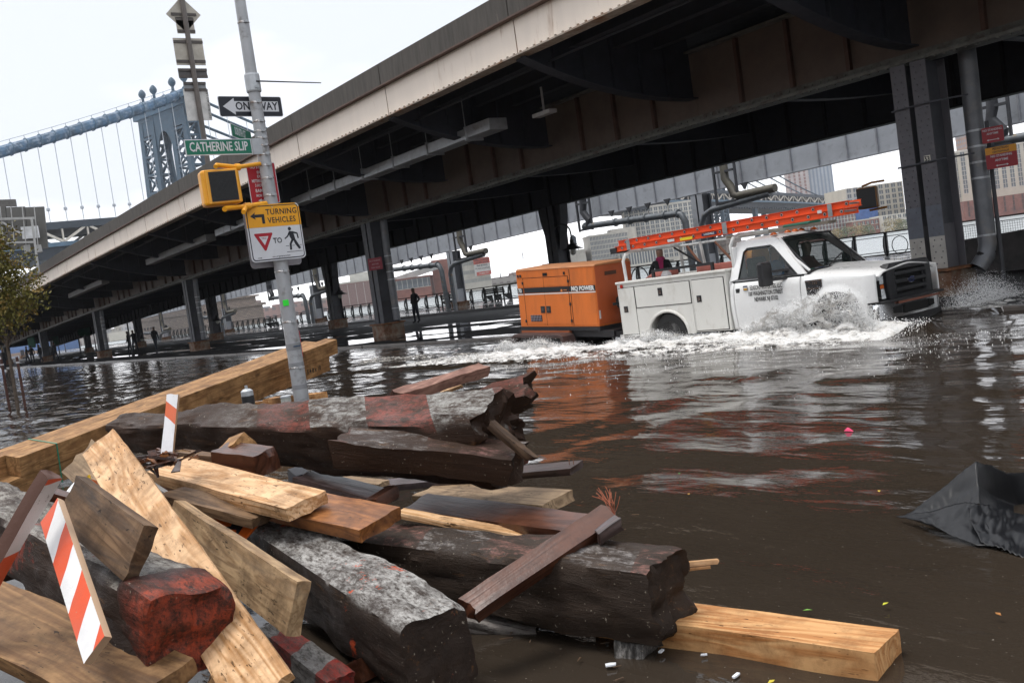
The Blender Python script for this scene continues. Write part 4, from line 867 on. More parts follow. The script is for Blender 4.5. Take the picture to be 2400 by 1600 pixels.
# ================================================================ PEOPLE
def person(label, loc, rz, joints, rad, cols, extra=None, scale=1.0, group=None, hair=(.015, .012, .01)):
    """one continuous skinned body; colours by height"""
    t = thing('person', label, 'person', loc, rz, group)
    vs, es, rr = [], [], []
    idx = {}
    def add(nm, p, r_, par=None):
        idx[nm] = len(vs); vs.append(Vector(p) * scale); rr.append(r_ * scale)
        if par is not None: es.append((idx[par], idx[nm]))
    for row in joints: add(*row)
    me = bpy.data.meshes.new('body'); me.from_pydata(vs, es, []); o = bpy.data.objects.new('body', me); COL.objects.link(o)
    md = o.modifiers.new('skin', 'SKIN'); md.use_smooth_shade = True
    for i, sv in enumerate(me.skin_vertices[0].data): sv.radius = (rr[i], rr[i]); sv.use_root = (i == 0)
    o.modifiers.new('sub', 'SUBSURF').levels = 2
    dg = bpy.context.evaluated_depsgraph_get(); m2 = bpy.data.meshes.new_from_object(o.evaluated_get(dg)); bpy.data.objects.remove(o)
    m2.materials.clear()
    for m_ in cols: m2.materials.append(m_)
    for pl in m2.polygons:
        c = pl.center / scale; k = rad(c); pl.material_index = k
    m2.name = 'body'; b_ = bpy.data.objects.new('body', m2); COL.objects.link(b_); b_.parent = t
    if extra: extra(t)
    return t
def stand(lean=0, armL='down', armR='down', stride=.08, headturn=0):
    J = [('hip', (0, 0, .95), .155), ('wai', (0, .0, 1.08), .135, 'hip'), ('che', (0, .0 + lean, 1.30), .165, 'wai'), ('nec', (0, .01 + lean, 1.46), .06, 'che'), ('hd0', (0, .02 + lean, 1.56), .085, 'nec'), ('hd1', (0, .03 + lean, 1.66), .10, 'hd0'), ('hd2', (0, .02 + lean, 1.73), .075, 'hd1')]
    for s, arm in ((-1, armL), (1, armR)):
        J += [('sh%d' % s, (s * .17, lean, 1.38), .075, 'che')]
        if arm == 'down': J += [('el%d' % s, (s * .25, lean + .02, 1.12), .052, 'sh%d' % s), ('wr%d' % s, (s * .24, lean + .1, .90), .036, 'el%d' % s), ('ha%d' % s, (s * .23, lean + .13, .80), .04, 'wr%d' % s)]
        elif arm == 'pocket': J += [('el%d' % s, (s * .30, lean - .06, 1.14), .055, 'sh%d' % s), ('wr%d' % s, (s * .2, lean + .1, .98), .045, 'el%d' % s)]
        elif arm == 'fwd': J += [('el%d' % s, (s * .24, lean + .15, 1.16), .05, 'sh%d' % s), ('wr%d' % s, (s * .2, lean + .42, 1.2), .034, 'el%d' % s), ('ha%d' % s, (s * .19, lean + .5, 1.21), .04, 'wr%d' % s)]
        J += [('th%d' % s, (s * .09, 0, .86), .105, 'hip'), ('kn%d' % s, (s * .1, s * stride * .6 + .02, .50), .07, 'th%d' % s), ('an%d' % s, (s * .1, s * stride - .02, .1), .048, 'kn%d' % s), ('to%d' % s, (s * .11, s * stride + .15, .045), .042, 'an%d' % s)]
    return J
PM = dict(dark=M('cloth_black', (.012, .012, .014), .8), jean=M('cloth_navy', (.018, .022, .035), .8), skin=M('skin_tone', (.28, .15, .10), .5, var=.1), skd=M('skin_dark', (.10, .055, .035), .5), hair=M('hair_black', (.01, .008, .007), .7), blue=M('cloth_blue', (.03, .09, .20), .8), grey=M('cloth_grey', (.05, .05, .055), .8), pink=M('scarf_pink', (.30, .02, .09), .9))
def zones(shirt=0, pants=1, skin=2, hair=3, cuff=.88):
    def f(c):
        if c.z > 1.69 or (c.z > 1.56 and c.y < .0): return hair
        if c.z > 1.47: return skin
        if c.z < .12: return shirt
        if c.z < .93 and abs(c.x) < .19: return pants
        if c.z < cuff and abs(c.x) > .19: return skin
        return shirt
    return f
fc = lambda p, q: math.atan2(q[1] - p[1], q[0] - p[0]) - math.pi / 2
pp = (-43.9, 25.0, .06)
person('man in dark clothes standing alone under the highway', pp, R(190), stand(-.03, 'pocket', 'pocket', .06), zones(cuff=0), [PM['dark'], PM['jean'], PM['skd'], PM['hair']], scale=1.03)
for k, (px_, py_, dd, lab, sc) in enumerate(((304, 812, 78, 'walker in dark coat left of the middle-row column', 1), (316, 808, 80, 'walker half behind the column, carrying a bag', 1.02), (364, 803, 74, 'dark walker in front of the stone pier', 1.02), (65, 845, 95, 'person in black by the far left columns', 1.0), (77, 845, 100, 'person beside the painted column, far left', 1), (97, 842, 92, 'person striding left of the far column', 1), (131, 836, 98, 'person leaning forward behind the far column', 1), (11, 858, 80, 'person at the extreme left edge', 1))):
    p = at(px_, py_, dd); person(lab, (p.x, p.y, .08), R(150 + 70 * k), stand(.02, 'down', 'fwd' if k % 2 else 'down', .18), zones(cuff=0), [PM['dark'], PM['jean'], PM['skd'], PM['hair']], scale=sc)
# woman with pink scarf behind the truck bed
wp = at(1552, 640, 24.5)
def scarf(t):
    q = MB(); q.lathe([(.085, 1.42), (.115, 1.46), (.11, 1.50), (.08, 1.53)], (0, .02, 0), 14); q.prism([(-.04, 1.12), (.03, 1.12), (.05, 1.3), (.07, 1.46), (-.07, 1.46), (-.05, 1.3)], 'y', .145, .185); q.build('scarf', PM['pink'], t, smooth=True)
person('woman in black jacket with pink scarf behind the truck bed', (wp.x, wp.y, .05), fc((wp.x, wp.y), (0, 0)), stand(0, 'down', 'pocket', .05), zones(cuff=1.0), [PM['dark'], PM['jean'], PM['skin'], PM['hair']], scarf, scale=1.0)

# ================================================================ UTILITY TRUCK
T = thing('utility_truck', 'white utility pickup truck with service body ploughing through the flood', 'truck', TC, 0, rot=(0, 0, TA)); T.scale = (TS, TS, TS)
M_white = M('truck_white', (.76, .76, .75), .28, var=.03, scale=1, dirt=(.55, .52, .48), dfac=(.62, .85), dscale=1.6, bump=0, coat=.4)
M_body = M('body_white_dirty', (.66, .65, .61), .42, var=.05, scale=2, dirt=(.42, .38, .32), dfac=(.55, .8), dscale=2.2, stretch=(1, 1, .5), bump=.03)
M_blk = M('black_plastic', (.018, .018, .02), .45, bump=.05); M_gap = flat('gap_black', (.004, .004, .004), .9); M_tyre = M('tyre', (.015, .015, .015), .75, bump=.4)
M_chr = M('chrome', (.72, .73, .74), .16, 1, var=.08, bump=0); M_glass = None
m_, n_, p_ = newmat('window_glass'); p_.inputs['Base Color'].default_value = (.02, .03, .028, 1); p_.inputs['Roughness'].default_value = .02; p_.inputs['Transmission Weight'].default_value = 0; p_.inputs['Alpha'].default_value = .5; p_.inputs['Specular IOR Level'].default_value = .9; M_glass = m_
M_amb = flat('amber_lens', (.55, .12, .02), .2); M_red = flat('red_lens', (.4, .02, .01), .3); M_int = M('cab_interior', (.06, .065, .06), .8)
def yside(x, z):
    y = 1.0 - .035 * ((z - .85) / .4) ** 2
    if z > 1.12: y -= .9 * (z - 1.12) ** 1.5
    if x < 1.56: y -= .3 * (1.56 - x)
    if x > 3.0:
        d_ = math.hypot(x - 3.58, z - .41)
        if d_ < .64: y += .035 * max(0, 1 - abs(d_ - .50) / .12)
    if x > 4.0: y -= 1.5 * (x - 4.0) ** 2
    return y
def side_panel(nm, x0, x1, z0, z1f, sgn, arch=None, mat=None, nx=None, parent=None):
    q = MB(); nx = nx or max(4, int((x1 - x0) / .035)); nz_ = 22; V = []; keep = []
    def zt(x): return z1f(x) if callable(z1f) else z1f
    for j in range(nz_ + 1):
        for i in range(nx + 1):
            x = lerp(x0, x1, i / nx); z = lerp(.70 if x > 4.085 else z0, zt(x), j / nz_)
            if arch:
                ax_, az_, ar = arch; d_ = math.hypot(x - ax_, z - az_)
                if d_ < ar + .03 and d_ > ar - .045 and d_ > 0: x = ax_ + (x - ax_) * ar / d_; z = az_ + (z - az_) * ar / d_
            V.append(Vector((x, sgn * yside(x, z), z)))
    F = []
    for j in range(nz_):
        for i in range(nx):
            f = (j * (nx + 1) + i, j * (nx + 1) + i + 1, (j + 1) * (nx + 1) + i + 1, (j + 1) * (nx + 1) + i)
            if arch:
                c = sum((V[k] for k in f), Vector()) / 4
                if math.hypot(c.x - arch[0], c.z - arch[1]) < arch[2] - .004: continue
            F.append(f)
    q.add(V, F); o = q.build(nm, mat or M_white, parent or T, smooth=2); md = o.modifiers.new('solid', 'SOLIDIFY'); md.thickness = .018; md.offset = 0; return o
belt = 1.27
def hoodz(x): # height of fender top
    return lerp(1.235, 1.13, max(0, min(1, (x - 2.98) / 1.3)) ** 1.4)
for sgn in (-1, 1):
    side_panel('cab_corner', 1.47, 1.572, .42, belt, sgn)
    dr = side_panel('door', 1.584, 2.93, .42, belt, sgn)
    side_panel('fender', 2.945, 4.24, .47, hoodz, sgn, (3.58, .43, .50))
    q = MB(); q.box(1.615, 1.715, sgn * .985 - .015, sgn * .985 + .03, .96, 1.13) ; q.build('door_handle', M_blk, dr, bevel=.015); 
    q = MB(); q.box(1.55, 3.0, sgn * .93, sgn * .95, .42, 1.25); q.build('door_gap_backing', M_gap, T)
    # wheel wells
    q = MB(); q.lathe([(.52, -.42), (.52, -.02)], (3.58, sgn * .93 if sgn < 0 else .93 + .4, .43), 24, ax='y') if False else None
q = MB(); q.box(2.9, 4.15, -.88, .88, .5, 1.02); q.build('engine_bay', M_gap, T)
# hood
q = MB()
def hood(u, v):
    x = lerp(2.98, 4.28, u); y = lerp(-.90, .90, v); e = abs(y) / .9
    z = 1.315 - .055 * u - .06 * u ** 4 - .075 * e ** 3 - .02 * e ** 8
    dome = max(0, 1 - abs(abs(y) - 0) / .48); z += .035 * (3 * dome ** 2 - 2 * dome ** 3) * (1 - .3 * u)
    if e > .93: z -= .02
    return (x - .03 * e ** 2 * u * 1.5, y * (1 - .10 * u * u), z - (.03 if False else 0))
q.grid(26, 30, hood); o = q.build('hood', M_white, T, smooth=2); md = o.modifiers.new('s', 'SOLIDIFY'); md.thickness = .02
# cowl
MB().hexa([(2.86, -.86, 1.24), (3.02, -.84, 1.24), (3.02, .84, 1.24), (2.86, .86, 1.24), (2.9, -.86, 1.285), (3.03, -.82, 1.295), (3.03, .82, 1.295), (2.9, .86, 1.285)]).build('cowl', M_blk, T)
# roof
def roof(u, v):
    x = lerp(1.53, 2.42, u); y = lerp(-1, 1, v); e = abs(y); hw_ = .735 - .03 * abs(u - .4)
    z = 1.975 - .05 * e ** 2.5 - .06 * e ** 8 - .10 * max(0, (u - .75) / .25) ** 2 * .6 - .06 * max(0, (.2 - u) / .2) ** 2
    return (x, y * hw_, z)
q = MB(); q.grid(20, 24, roof); o = q.build('roof', M_white, T, smooth=2); md = o.modifiers.new('s', 'SOLIDIFY'); md.thickness = .03
MB().box(1.7, 2.35, -.66, .66, 1.83, 1.86).build('headliner', M_int, T)
yb, yt = .945, .735
def ypl(z): return lerp(yb, yt, (z - 1.27) / (1.88 - 1.27))
for sgn in (-1, 1):
    def pt3(x, z, o_=0): return Vector((x, sgn * (ypl(z) + o_), z))
    def strip(pa, pb, q, th=.045, wd=None): pass
    outer = [(1.475, 1.255), (1.54, 1.86), (1.62, 1.925), (2.34, 1.925), (2.44, 1.87), (3.04, 1.255)]
    inner = [(1.655, 1.285), (1.715, 1.74), (1.79, 1.80), (2.28, 1.80), (2.36, 1.755), (2.88, 1.265)]
    q = MB(); V = [pt3(*p) for p in outer] + [pt3(*p) for p in inner] + [pt3(p[0], p[1], -.05) for p in outer] + [pt3(p[0], p[1], -.05) for p in inner]; n6 = 6
    F = []
    for i in range(5): F += [(i, i + 1, 6 + i + 1, 6 + i), (12 + i, 12 + i + 1, 18 + i + 1, 18 + i), (6 + i, 6 + i + 1, 18 + i + 1, 18 + i), (i, i + 1, 12 + i + 1, 12 + i)]
    q.add(V, F); q.build('window_surround', M_white, T, bevel=.006)
    q = MB(); inn2 = [(1.672, 1.297), (1.73, 1.73), (1.80, 1.782), (2.27, 1.782), (2.345, 1.742), (2.845, 1.28)]
    V = [pt3(*p, .004) for p in inner] + [pt3(*p, .004) for p in inn2] + [pt3(p[0], p[1], -.03) for p in inner] + [pt3(p[0], p[1], -.03) for p in inn2]; F = []
    for i in range(6):
        j = (i + 1) % 6; F += [(i, j, 6 + j, 6 + i), (12 + i, 12 + j, 18 + j, 18 + i), (6 + i, 6 + j, 18 + j, 18 + i), (i, j, 12 + j, 12 + i)]
    q.add(V, F); wf = q.build('window_frame', M_blk, T)
    q = MB(); q.add([pt3(p[0], p[1], -.018) for p in inn2], [(0, 1, 2, 3, 4, 5)]); q.build('side_glass', M_glass, T, fix=False)
    q = MB(); q.add([pt3(2.62, 1.275, .006), pt3(2.84, 1.275, .006), pt3(2.62, 1.46, .006)], [(0, 1, 2)]); q.build('mirror_sail', M_blk, T, fix=False)
    # mirror
    q = MB(); q.box(2.38, 2.53, sgn * 1.10 - .0, sgn * 1.33, 1.14, 1.50) if sgn > 0 else q.box(2.38, 2.50, -1.36, -1.08, 1.13, 1.53); mr = q.build('mirror', M_blk, T, bevel=.035)
    q = MB()
    for zz in (1.22, 1.36): q.bar((2.47, sgn * 1.12, zz), (2.70, sgn * .90, zz), .05, .04)
    q.build('mirror_arm', M_blk, mr)
    q = MB(); q.tube([(3.02, sgn * .80, 1.29), (2.75, sgn * .79, 1.52), (2.45, sgn * .70, 1.875)], .028, 8); q.build('windshield_pillar', M_white, T)
# windshield and rear window
q = MB(); q.grid(10, 6, lambda u, v: (lerp(3.0, 2.43, v) + .10 * (1 - (2 * u - 1) ** 2) * (1 - v * .5), lerp(-.80, .80, u) * lerp(1, .87, v), lerp(1.30, 1.885, v))); q.build('windshield', M_glass, T, smooth=2)
q = MB(); 
for s_ in (-1, 1): q.tube([(3.03, s_ * .79, 1.30), (2.46, s_ * .69, 1.885)], .018, 6)
q.tube([(3.11, y / 10 * .79, 1.305 ) if abs(y) < 8 else (3.03, y / 10 * .79, 1.30) for y in range(-10, 11, 2)], .018, 6); q.tube([(2.5, -.68, 1.89), (2.535, 0, 1.9), (2.5, .68, 1.89)], .016, 6); q.build('windshield_seal', M_blk, T)
q = MB(); q.bar((3.09, -.35, 1.33), (2.93, .30, 1.50), .02, .015); q.bar((3.09, .3, 1.33), (2.9, .62, 1.55), .02, .015); q.build('wipers', M_blk, T)
q = MB(); q.box(1.45, 1.50, -.95, .95, .45, 1.28); q.add([(1.54, -.9, 1.28), (1.54, .9, 1.28), (1.62, .72, 1.9), (1.62, -.72, 1.9)], []) ; q.box(1.50, 1.57, -.86, -.55, 1.26, 1.85); q.box(1.50, 1.57, .55, .86, 1.26, 1.85); q.box(1.52, 1.60, -.70, .70, 1.75, 1.92); q.build('cab_back', M_white, T, bevel=.02)
for k in range(5):
    y = (-.58, -.2, 0, .2, .58)[k]; MB().lathe([(.06, 0), (.055, .02), (.03, .045), (.005, .05)], (0, 0, 0), 12).build('marker_light', M_amb, T, smooth=True).location = (2.22 + .04 * (1 - abs(y)), y, 1.965 - .03 * abs(y) ** 2)
# interior
q = MB(); q.box(1.62, 3.0, -.88, .88, .5, .75); q.box(2.72, 3.0, -.84, .84, .75, 1.26); q.build('dashboard', M_int, T, bevel=.03)
for s_ in (-.42, .42):
    q = MB(); q.box(1.85, 2.4, s_ - .26, s_ + .26, .75, .98); q.hexa([(1.66, s_ - .26, .95), (1.88, s_ - .26, .95), (1.88, s_ + .26, .95), (1.66, s_ + .26, .95), (1.62, s_ - .22, 1.62), (1.74, s_ - .22, 1.62), (1.74, s_ + .22, 1.62), (1.62, s_ + .22, 1.62)]); q.build('seat', M('seat_cloth', (.05, .06, .05), .8), T, bevel=.04)
q = MB(); q.tube([(2.62 - .05 * math.sin(a * math.pi / 8), .42 + .19 * math.cos(a * math.pi / 8), 1.22 + .17 * math.sin(a * math.pi / 8)) for a in range(17)], .014, 6); q.build('steering_wheel', M_blk, T)
for k, (y, c) in enumerate(((-.55, (.10, .45, .35)), (-.40, (.5, .5, .55)), (-.28, (.04, .08, .3)), (-.15, (.3, .4, .45)), (.05, (.45, .12, .03)), (.2, (.12, .4, .38)), (-.05, (.35, .28, .1)))):
    o = MB().lathe([(.03, -.06), (.035, 0), (.03, .07)], (0, 0, 0), 8, ax='y').build('dashboard_clutter', flat('clut%d' % k, c), None, smooth=True); props(o, ['green tape roll', 'silver bottle', 'blue can', 'pale wrapper', 'orange pack', 'teal cup', 'tan paper roll'][k] + ' lying on the truck dashboard', 'clutter'); o.name = ['tape_roll', 'bottle', 'can', 'wrapper', 'packet', 'cup', 'paper_roll'][k]; o.location = tl(2.88, y, 1.285); o.rotation_euler = (0, 0, TA + k)
# front end
M_grl = M('grille_black', (.010, .0105, .013), .5, bump=0)
q = MB(); gx_ = 4.22
q.prism([(-.66, .70), (.66, .70), (.68, .95), (.66, 1.17), (.58, 1.235), (-.58, 1.235), (-.66, 1.17), (-.68, .95)], 'x', gx_ - .1, gx_ + .02); q.build('grille_back', M_gap, T)
def ringp(q, o_, i_, x0, x1):
    n = len(o_); V = [(x1, *p) for p in o_] + [(x1 + .01, *p) for p in i_] + [(x0, *p) for p in o_] + [(x0, *p) for p in i_]; F = []
    for i in range(n):
        j = (i + 1) % n; F += [(i, j, n + j, n + i), (n + i, n + j, 3 * n + j, 3 * n + i), (i, j, 2 * n + j, 2 * n + i)]
    q.add(V, F)
q = MB(); ringp(q, [(-.67, .69), (.67, .69), (.70, .95), (.69, 1.17), (.60, 1.255), (-.60, 1.255), (-.69, 1.17), (-.70, .95)], [(-.47, .77), (.47, .77), (.49, .95), (.48, 1.10), (.44, 1.14), (-.44, 1.14), (-.48, 1.10), (-.49, .95)], gx_ - .05, gx_ + .06); q.build('grille_frame', M_grl, T, bevel=.02)
for zz in (.83, .955, 1.08): MB().box(gx_ + .02, gx_ + .075, -.49, .49, zz - .032, zz + .032).build('grille_bar', M_grl, T, bevel=.015)
for s_ in (-1, 1): MB().box(gx_ + .015, gx_ + .05, s_ * .44 - .02, s_ * .44 + .02, .78, 1.12).build('grille_upright', M_grl, T)
for o_ in list(T.children):
    if o_.name.startswith('grille'): o_.scale = (1, .94, 1); o_.location = (-.03, .05, 0)
EMX = -.05
em = MB().lathe([(.001, 0), (.115, .001), (.12, .012), (.1, .02), (.001, .021)], (0, 0, 0), 28, ax='x').build('emblem', M_chr, T, smooth=True); em.location = (gx_ + .027, .06, .955); em.scale = (1, 1, .48)
e2 = MB().lathe([(.001, .02), (.10, .0215), (.1, .023), (.001, .024)], (0, 0, 0), 28, ax='x').build('emblem_field', flat('emblem_blue', (.01, .02, .09), .3), em)
text('Ford', .10, M_chr, T, frame_m((gx_ + .053, .06, .957), (0, 1, 0), (0, 0, 1)), sx=1.0, bold=.002, name='emblem_lettering')
for s_ in (-1, 1):
    q = MB()
    def hl(ya, yb_, za, zb_, xo, m, s_=s_):
        if s_ < 0 and ya < .75: ya -= .15
        q.hexa([(4.1 + xo - .15, s_ * ya, za), (4.14 + xo, s_ * ya, za), (4.14 + xo - .16, s_ * yb_, za), (4.0 + xo - .2, s_ * yb_, za), (4.1 + xo - .15, s_ * ya, zb_), (4.14 + xo, s_ * ya, zb_), (4.14 + xo - .16, s_ * yb_, zb_), (4.0 + xo - .2, s_ * yb_, zb_)], m)
    hl(.69, .985, .71, 1.095, .04, 0); hb = q.build('headlight', M_blk, T)
    for (za, zb_, mm, ya, yb_, nm) in ((.955, 1.08, M('lens_clear', (.62, .65, .66), .12, .6, var=.5, scale=14, bump=.4), .705, .975, 'headlight_lens'), (.885, .945, M_amb, .70, .975, 'turn_lens'), (.725, .878, M('lens_clear', (.62, .65, .66), .12, .6), .70, .93, 'headlight_lens')):
        q = MB(); hl(ya, yb_, za, zb_, .055, 0); q.build(nm, mm, hb)
# bumper
q = MB()
def bmp(za, zb_, pr, m=0):
    n = 16; P = [(-1.0 + 2.0 * i / n) for i in range(n + 1)]
    def xx(y): return 4.30 - .10 * y * y - .12 * max(0, abs(y) - .8) * 3
    V = []
    for y in P: V += [(xx(y) + pr - .06, y * .985, za), (xx(y) + pr, y * .985, za + .02), (xx(y) + pr, y * .985, zb_ - .02), (xx(y) + pr - .08, y * .985, zb_)]
    F = [(4 * i + k, 4 * i + k + 1, 4 * i + 5 + k, 4 * i + 4 + k) for i in range(n) for k in range(3)]; q.add(V, F)
bmp(.40, .68, .03); [q.hexa([(3.98, s_ * .955, za_), (4.17, s_ * .97, za_), (4.17, s_ * .99, za_), (3.98, s_ * .985, za_), (3.98, s_ * .955, .665), (4.17, s_ * .97, .665), (4.17, s_ * .99, .665), (3.98, s_ * .985, .665)]) for s_ in (-1, 1) for za_ in (.42,)]; o = q.build('bumper', M_chr, T, smooth=True); md = o.modifiers.new('s', 'SOLIDIFY'); md.thickness = .03
MB().box(4.315, 4.34, -.36, .36, .46, .60).build('bumper_opening', M_gap, T, bevel=.01); 
for s_ in (-1, 1): MB().hexa([(4.27, s_ * .42, .47), (4.33, s_ * .42, .47), (4.305, s_ * .60, .49), (4.2, s_ * .6, .49), (4.27, s_ * .42, .59), (4.33, s_ * .42, .59), (4.305, s_ * .60, .58), (4.2, s_ * .6, .58)]).build('fog_recess', M_gap, T)
MB().box(4.05, 4.33, -.9, .9, .66, .70).build('bumper_step', M_blk, T, bevel=.01); MB().box(4.0, 4.27, -.88, .88, .28, .42).build('air_dam', M_blk, T, bevel=.02)
MB().box(4.33, 4.345, -.5, .7, .625, .655).build('bumper_strip', M('strip_rust', (.22, .07, .04), .5), T)
# fender vent and marker
q = MB(); ringp(q, [(3.04, 1.15), (3.36, 1.155), (3.36, 1.03), (3.22, .90), (3.06, .90)], [(3.07, 1.12), (3.33, 1.125), (3.33, 1.05), (3.21, .93), (3.09, .93)], 0, .0)
vt = MB().prism([(3.04, 1.15), (3.36, 1.155), (3.36, 1.03), (3.22, .90), (3.06, .90)], 'y', -1.012, -.98).build('fender_vent', M_chr, T, bevel=.004)
MB().prism([(3.055, 1.12), (3.345, 1.125), (3.345, 1.035), (3.215, .915), (3.07, .915)], 'y', -1.018, -1.0122).build('vent_mesh', M_blk, vt); MB().box(3.06, 3.30, -1.022, -1.0182, 1.0, 1.02).build('vent_bar', M_chr, vt)
text('F-350', .07, M_chr, vt, frame_m((3.2, -1.024, 1.10), (1, 0, 0), (0, 0, 1)), bold=.002)
INK = flat('ink', (.01, .01, .01))
for s_, zz, xc in (('EDISON PROPERTIES, LLC', 1.12, 2.24), ('100 WASHINGTON STREET', 1.02, 2.245), ('NEWARK NJ 07102', .92, 2.25)):
    text(s_, .104, INK, T, frame_m((xc + (.03 if zz > 1.1 else 0), -1.013, zz - .005), (1, 0, 0), (0, 0, 1)), sx=.56, bold=.0015, name='door_lettering')
lg = MB().box(1.80, 1.89, -1.013, -1.008, 1.085, 1.165).build('door_logo', flat('logo_blue', (.02, .03, .08)), T)
MB().box(1.808, 1.882, -1.016, -1.0132, 1.092, 1.12).build('logo_field', flat('logo_yellow', (.6, .32, .03)), lg); MB().box(1.808, 1.882, -1.016, -1.0132, 1.124, 1.14).build('logo_field', flat('logo_white', (.7, .7, .7)), lg)
# wheels
def wheel(x, y, parent, r_=.405, w_=.25):
    t = MB().lathe([(r_ * .6, -w_ / 2), (r_ * .93, -w_ / 2), (r_, -w_ * .38), (r_, w_ * .38), (r_ * .93, w_ / 2), (r_ * .6, w_ / 2)], (0, 0, 0), 36, ax='y').build('wheel', M_tyre, parent, smooth=True); t.location = (x, y, r_)
    s_ = -1 if y < 0 else 1
    MB().lathe([(r_ * .6, -w_ * .5), (r_ * .58, -w_ * .2), (r_ * .3, -w_ * .1), (r_ * .28, -w_ * .45), (.02, -w_ * .5)], (0, 0, 0), 24, ax='y').build('rim', M('rim_steel', (.25, .25, .25), .35, .7), t, smooth=True).scale = (1, -s_, 1)
    return t
for x in (0, 3.58):
    for y in (-.86, .86): wheel(x, y, T)
MB().box(-1.3, 4.1, -.42, .42, .35, .55).build('chassis', M_gap, T)
q = MB(); q.tube([(2.05, -.95, .30), (2.9, -.95, .30)], .04, 8); q.build('side_step', M_chr, T)
# service body
q = MB()
for s_ in (-1, 1):
    ya, yb2 = (-.995, -.60) if s_ < 0 else (.60, .995)
    q.box(-1.25, -.50, ya, yb2, .42, 1.44); q.box(.42, 1.44, ya, yb2, .42, 1.44); q.box(-.5, .42, ya, yb2, .92, 1.44)
q.box(-1.25, 1.44, -.6, .6, .72, .80); q.box(1.40, 1.44, -.6, .6, .8, 1.35); q.box(-1.25, -1.20, -.6, .6, .8, 1.30); q.build('service_body', M_body, T, bevel=.008)
# wheel arch panel with round opening
for s_ in (-1, 1):
    q = MB(); n = 20; y0_ = s_ * .998; arc_ = [(-.03 + .49 * math.cos(math.pi * k / n), .40 + .44 * math.sin(math.pi * k / n)) for k in range(n + 1)]
    up_ = [(lerp(.62, -.79, k / n), .935) for k in range(n + 1)]; V = [(p[0], y0_, p[1]) for p in arc_] + [(p[0], y0_, p[1]) for p in up_]; F = [(k, k + 1, n + 2 + k, n + 1 + k) for k in range(n)]; V += [(.62, y0_, .40), (-.79, y0_, .40)]; F += [(0, n + 1, 2 * n + 2), (n, 2 * n + 3, 2 * n + 1)]
    q.add(V, F); q.build('arch_panel', M_body, T, solid=.012)
    q = MB(); q.tube([(p[0], s_ * 1.008, p[1]) for p in [(-.03 + .50 * math.cos(math.pi * k / 16), .40 + .45 * math.sin(math.pi * k / 16)) for k in range(17)]], .028, 8); q.build('arch_trim', M_body, T, smooth=True)
    q = MB(); q.box(-.5, .42, s_ * .6, s_ * .62, .4, .92); q.build('arch_backing', M_gap, T)
    # doors
    for (xa, xb, za, zb_, lx, lz) in ((-1.21, -.80, .46, 1.36, -1.06, .95), (-.77, .60, .965, 1.36, -.12, 1.22), (.66, 1.38, .45, 1.36, .80, 1.02)):
        yy = s_ * 1.0; dd_ = MB().box(xa, xb, min(yy, yy + s_ * .012), max(yy, yy + s_ * .012), za, zb_).build('compartment_door', M_body, T, bevel=.004)
        MB().box(xa - .012, xb + .012, min(s_ * .996, s_ * .999), max(s_ * .996, s_ * .999), za - .012, zb_ + .012).build('door_seal', M_gap, T)
        la = MB().box(lx - .055, lx + .055, min(s_ * 1.0125, s_ * 1.018), max(s_ * 1.0125, s_ * 1.018), lz - .075 if lz > 1.1 else lz - .06, lz + .075 if lz > 1.1 else lz + .06).build('latch', M_blk, dd_, bevel=.01)
        MB().box(lx - .03, lx + .03, min(s_ * 1.0185, s_ * 1.024), max(s_ * 1.0185, s_ * 1.024), lz - .045, lz + .03).build('latch_paddle', M_chr, la)
    MB().box(-1.27, 1.46, min(s_ * .58, s_ * 1.02), max(s_ * .58, s_ * 1.02), 1.442, 1.49).build('body_lid', M_body, T, bevel=.012)
    MB().box(-1.262, -1.252, s_ * .8 - .12, s_ * .8 + .12, .95, 1.15).build('tail_light', M_red, T); MB().lathe([(.035, -.01), (.03, .012)], (-1.1, s_ * 1.02, 1.40), 12, ax='y').build('marker_light', M_red, T)
MB().box(-1.38, -1.26, -.95, .95, .38, .46).build('rear_step', M_chr, T)
# rack
M_rack = M('rack_white', (.62, .62, .60), .4, dirt=(.3, .29, .28), dfac=(.6, .7))
for xx, nm in ((-1.12, 'rear'), (1.53, 'front')):
    q = MB(); pts = [(xx, -.84, 1.49), (xx - .02, -.84, 1.88), (xx + .02, -.80, 2.0), (xx + .06, -.68, 2.05), (xx + .06, .68, 2.05), (xx + .02, .80, 2.0), (xx - .02, .84, 1.88), (xx, .84, 1.49)]; q.tube(pts, .032, 10); q.build('rack_hoop', M_rack, T, smooth=True)
MB().tube([(.02, .2, 1.45), (-.05, .2, 2.05)], .03, 8).build('rack_post', M_rack, T)
MB().tube([(-1.12, .76, 2.03), (1.6, .76, 2.03)], .025, 8).build('rack_rail', M_rack, T)
MB().bar((-.1, -.5, 2.0), (.55, -.3, 1.5), .03, .03).build('rack_brace', M_blk, T)
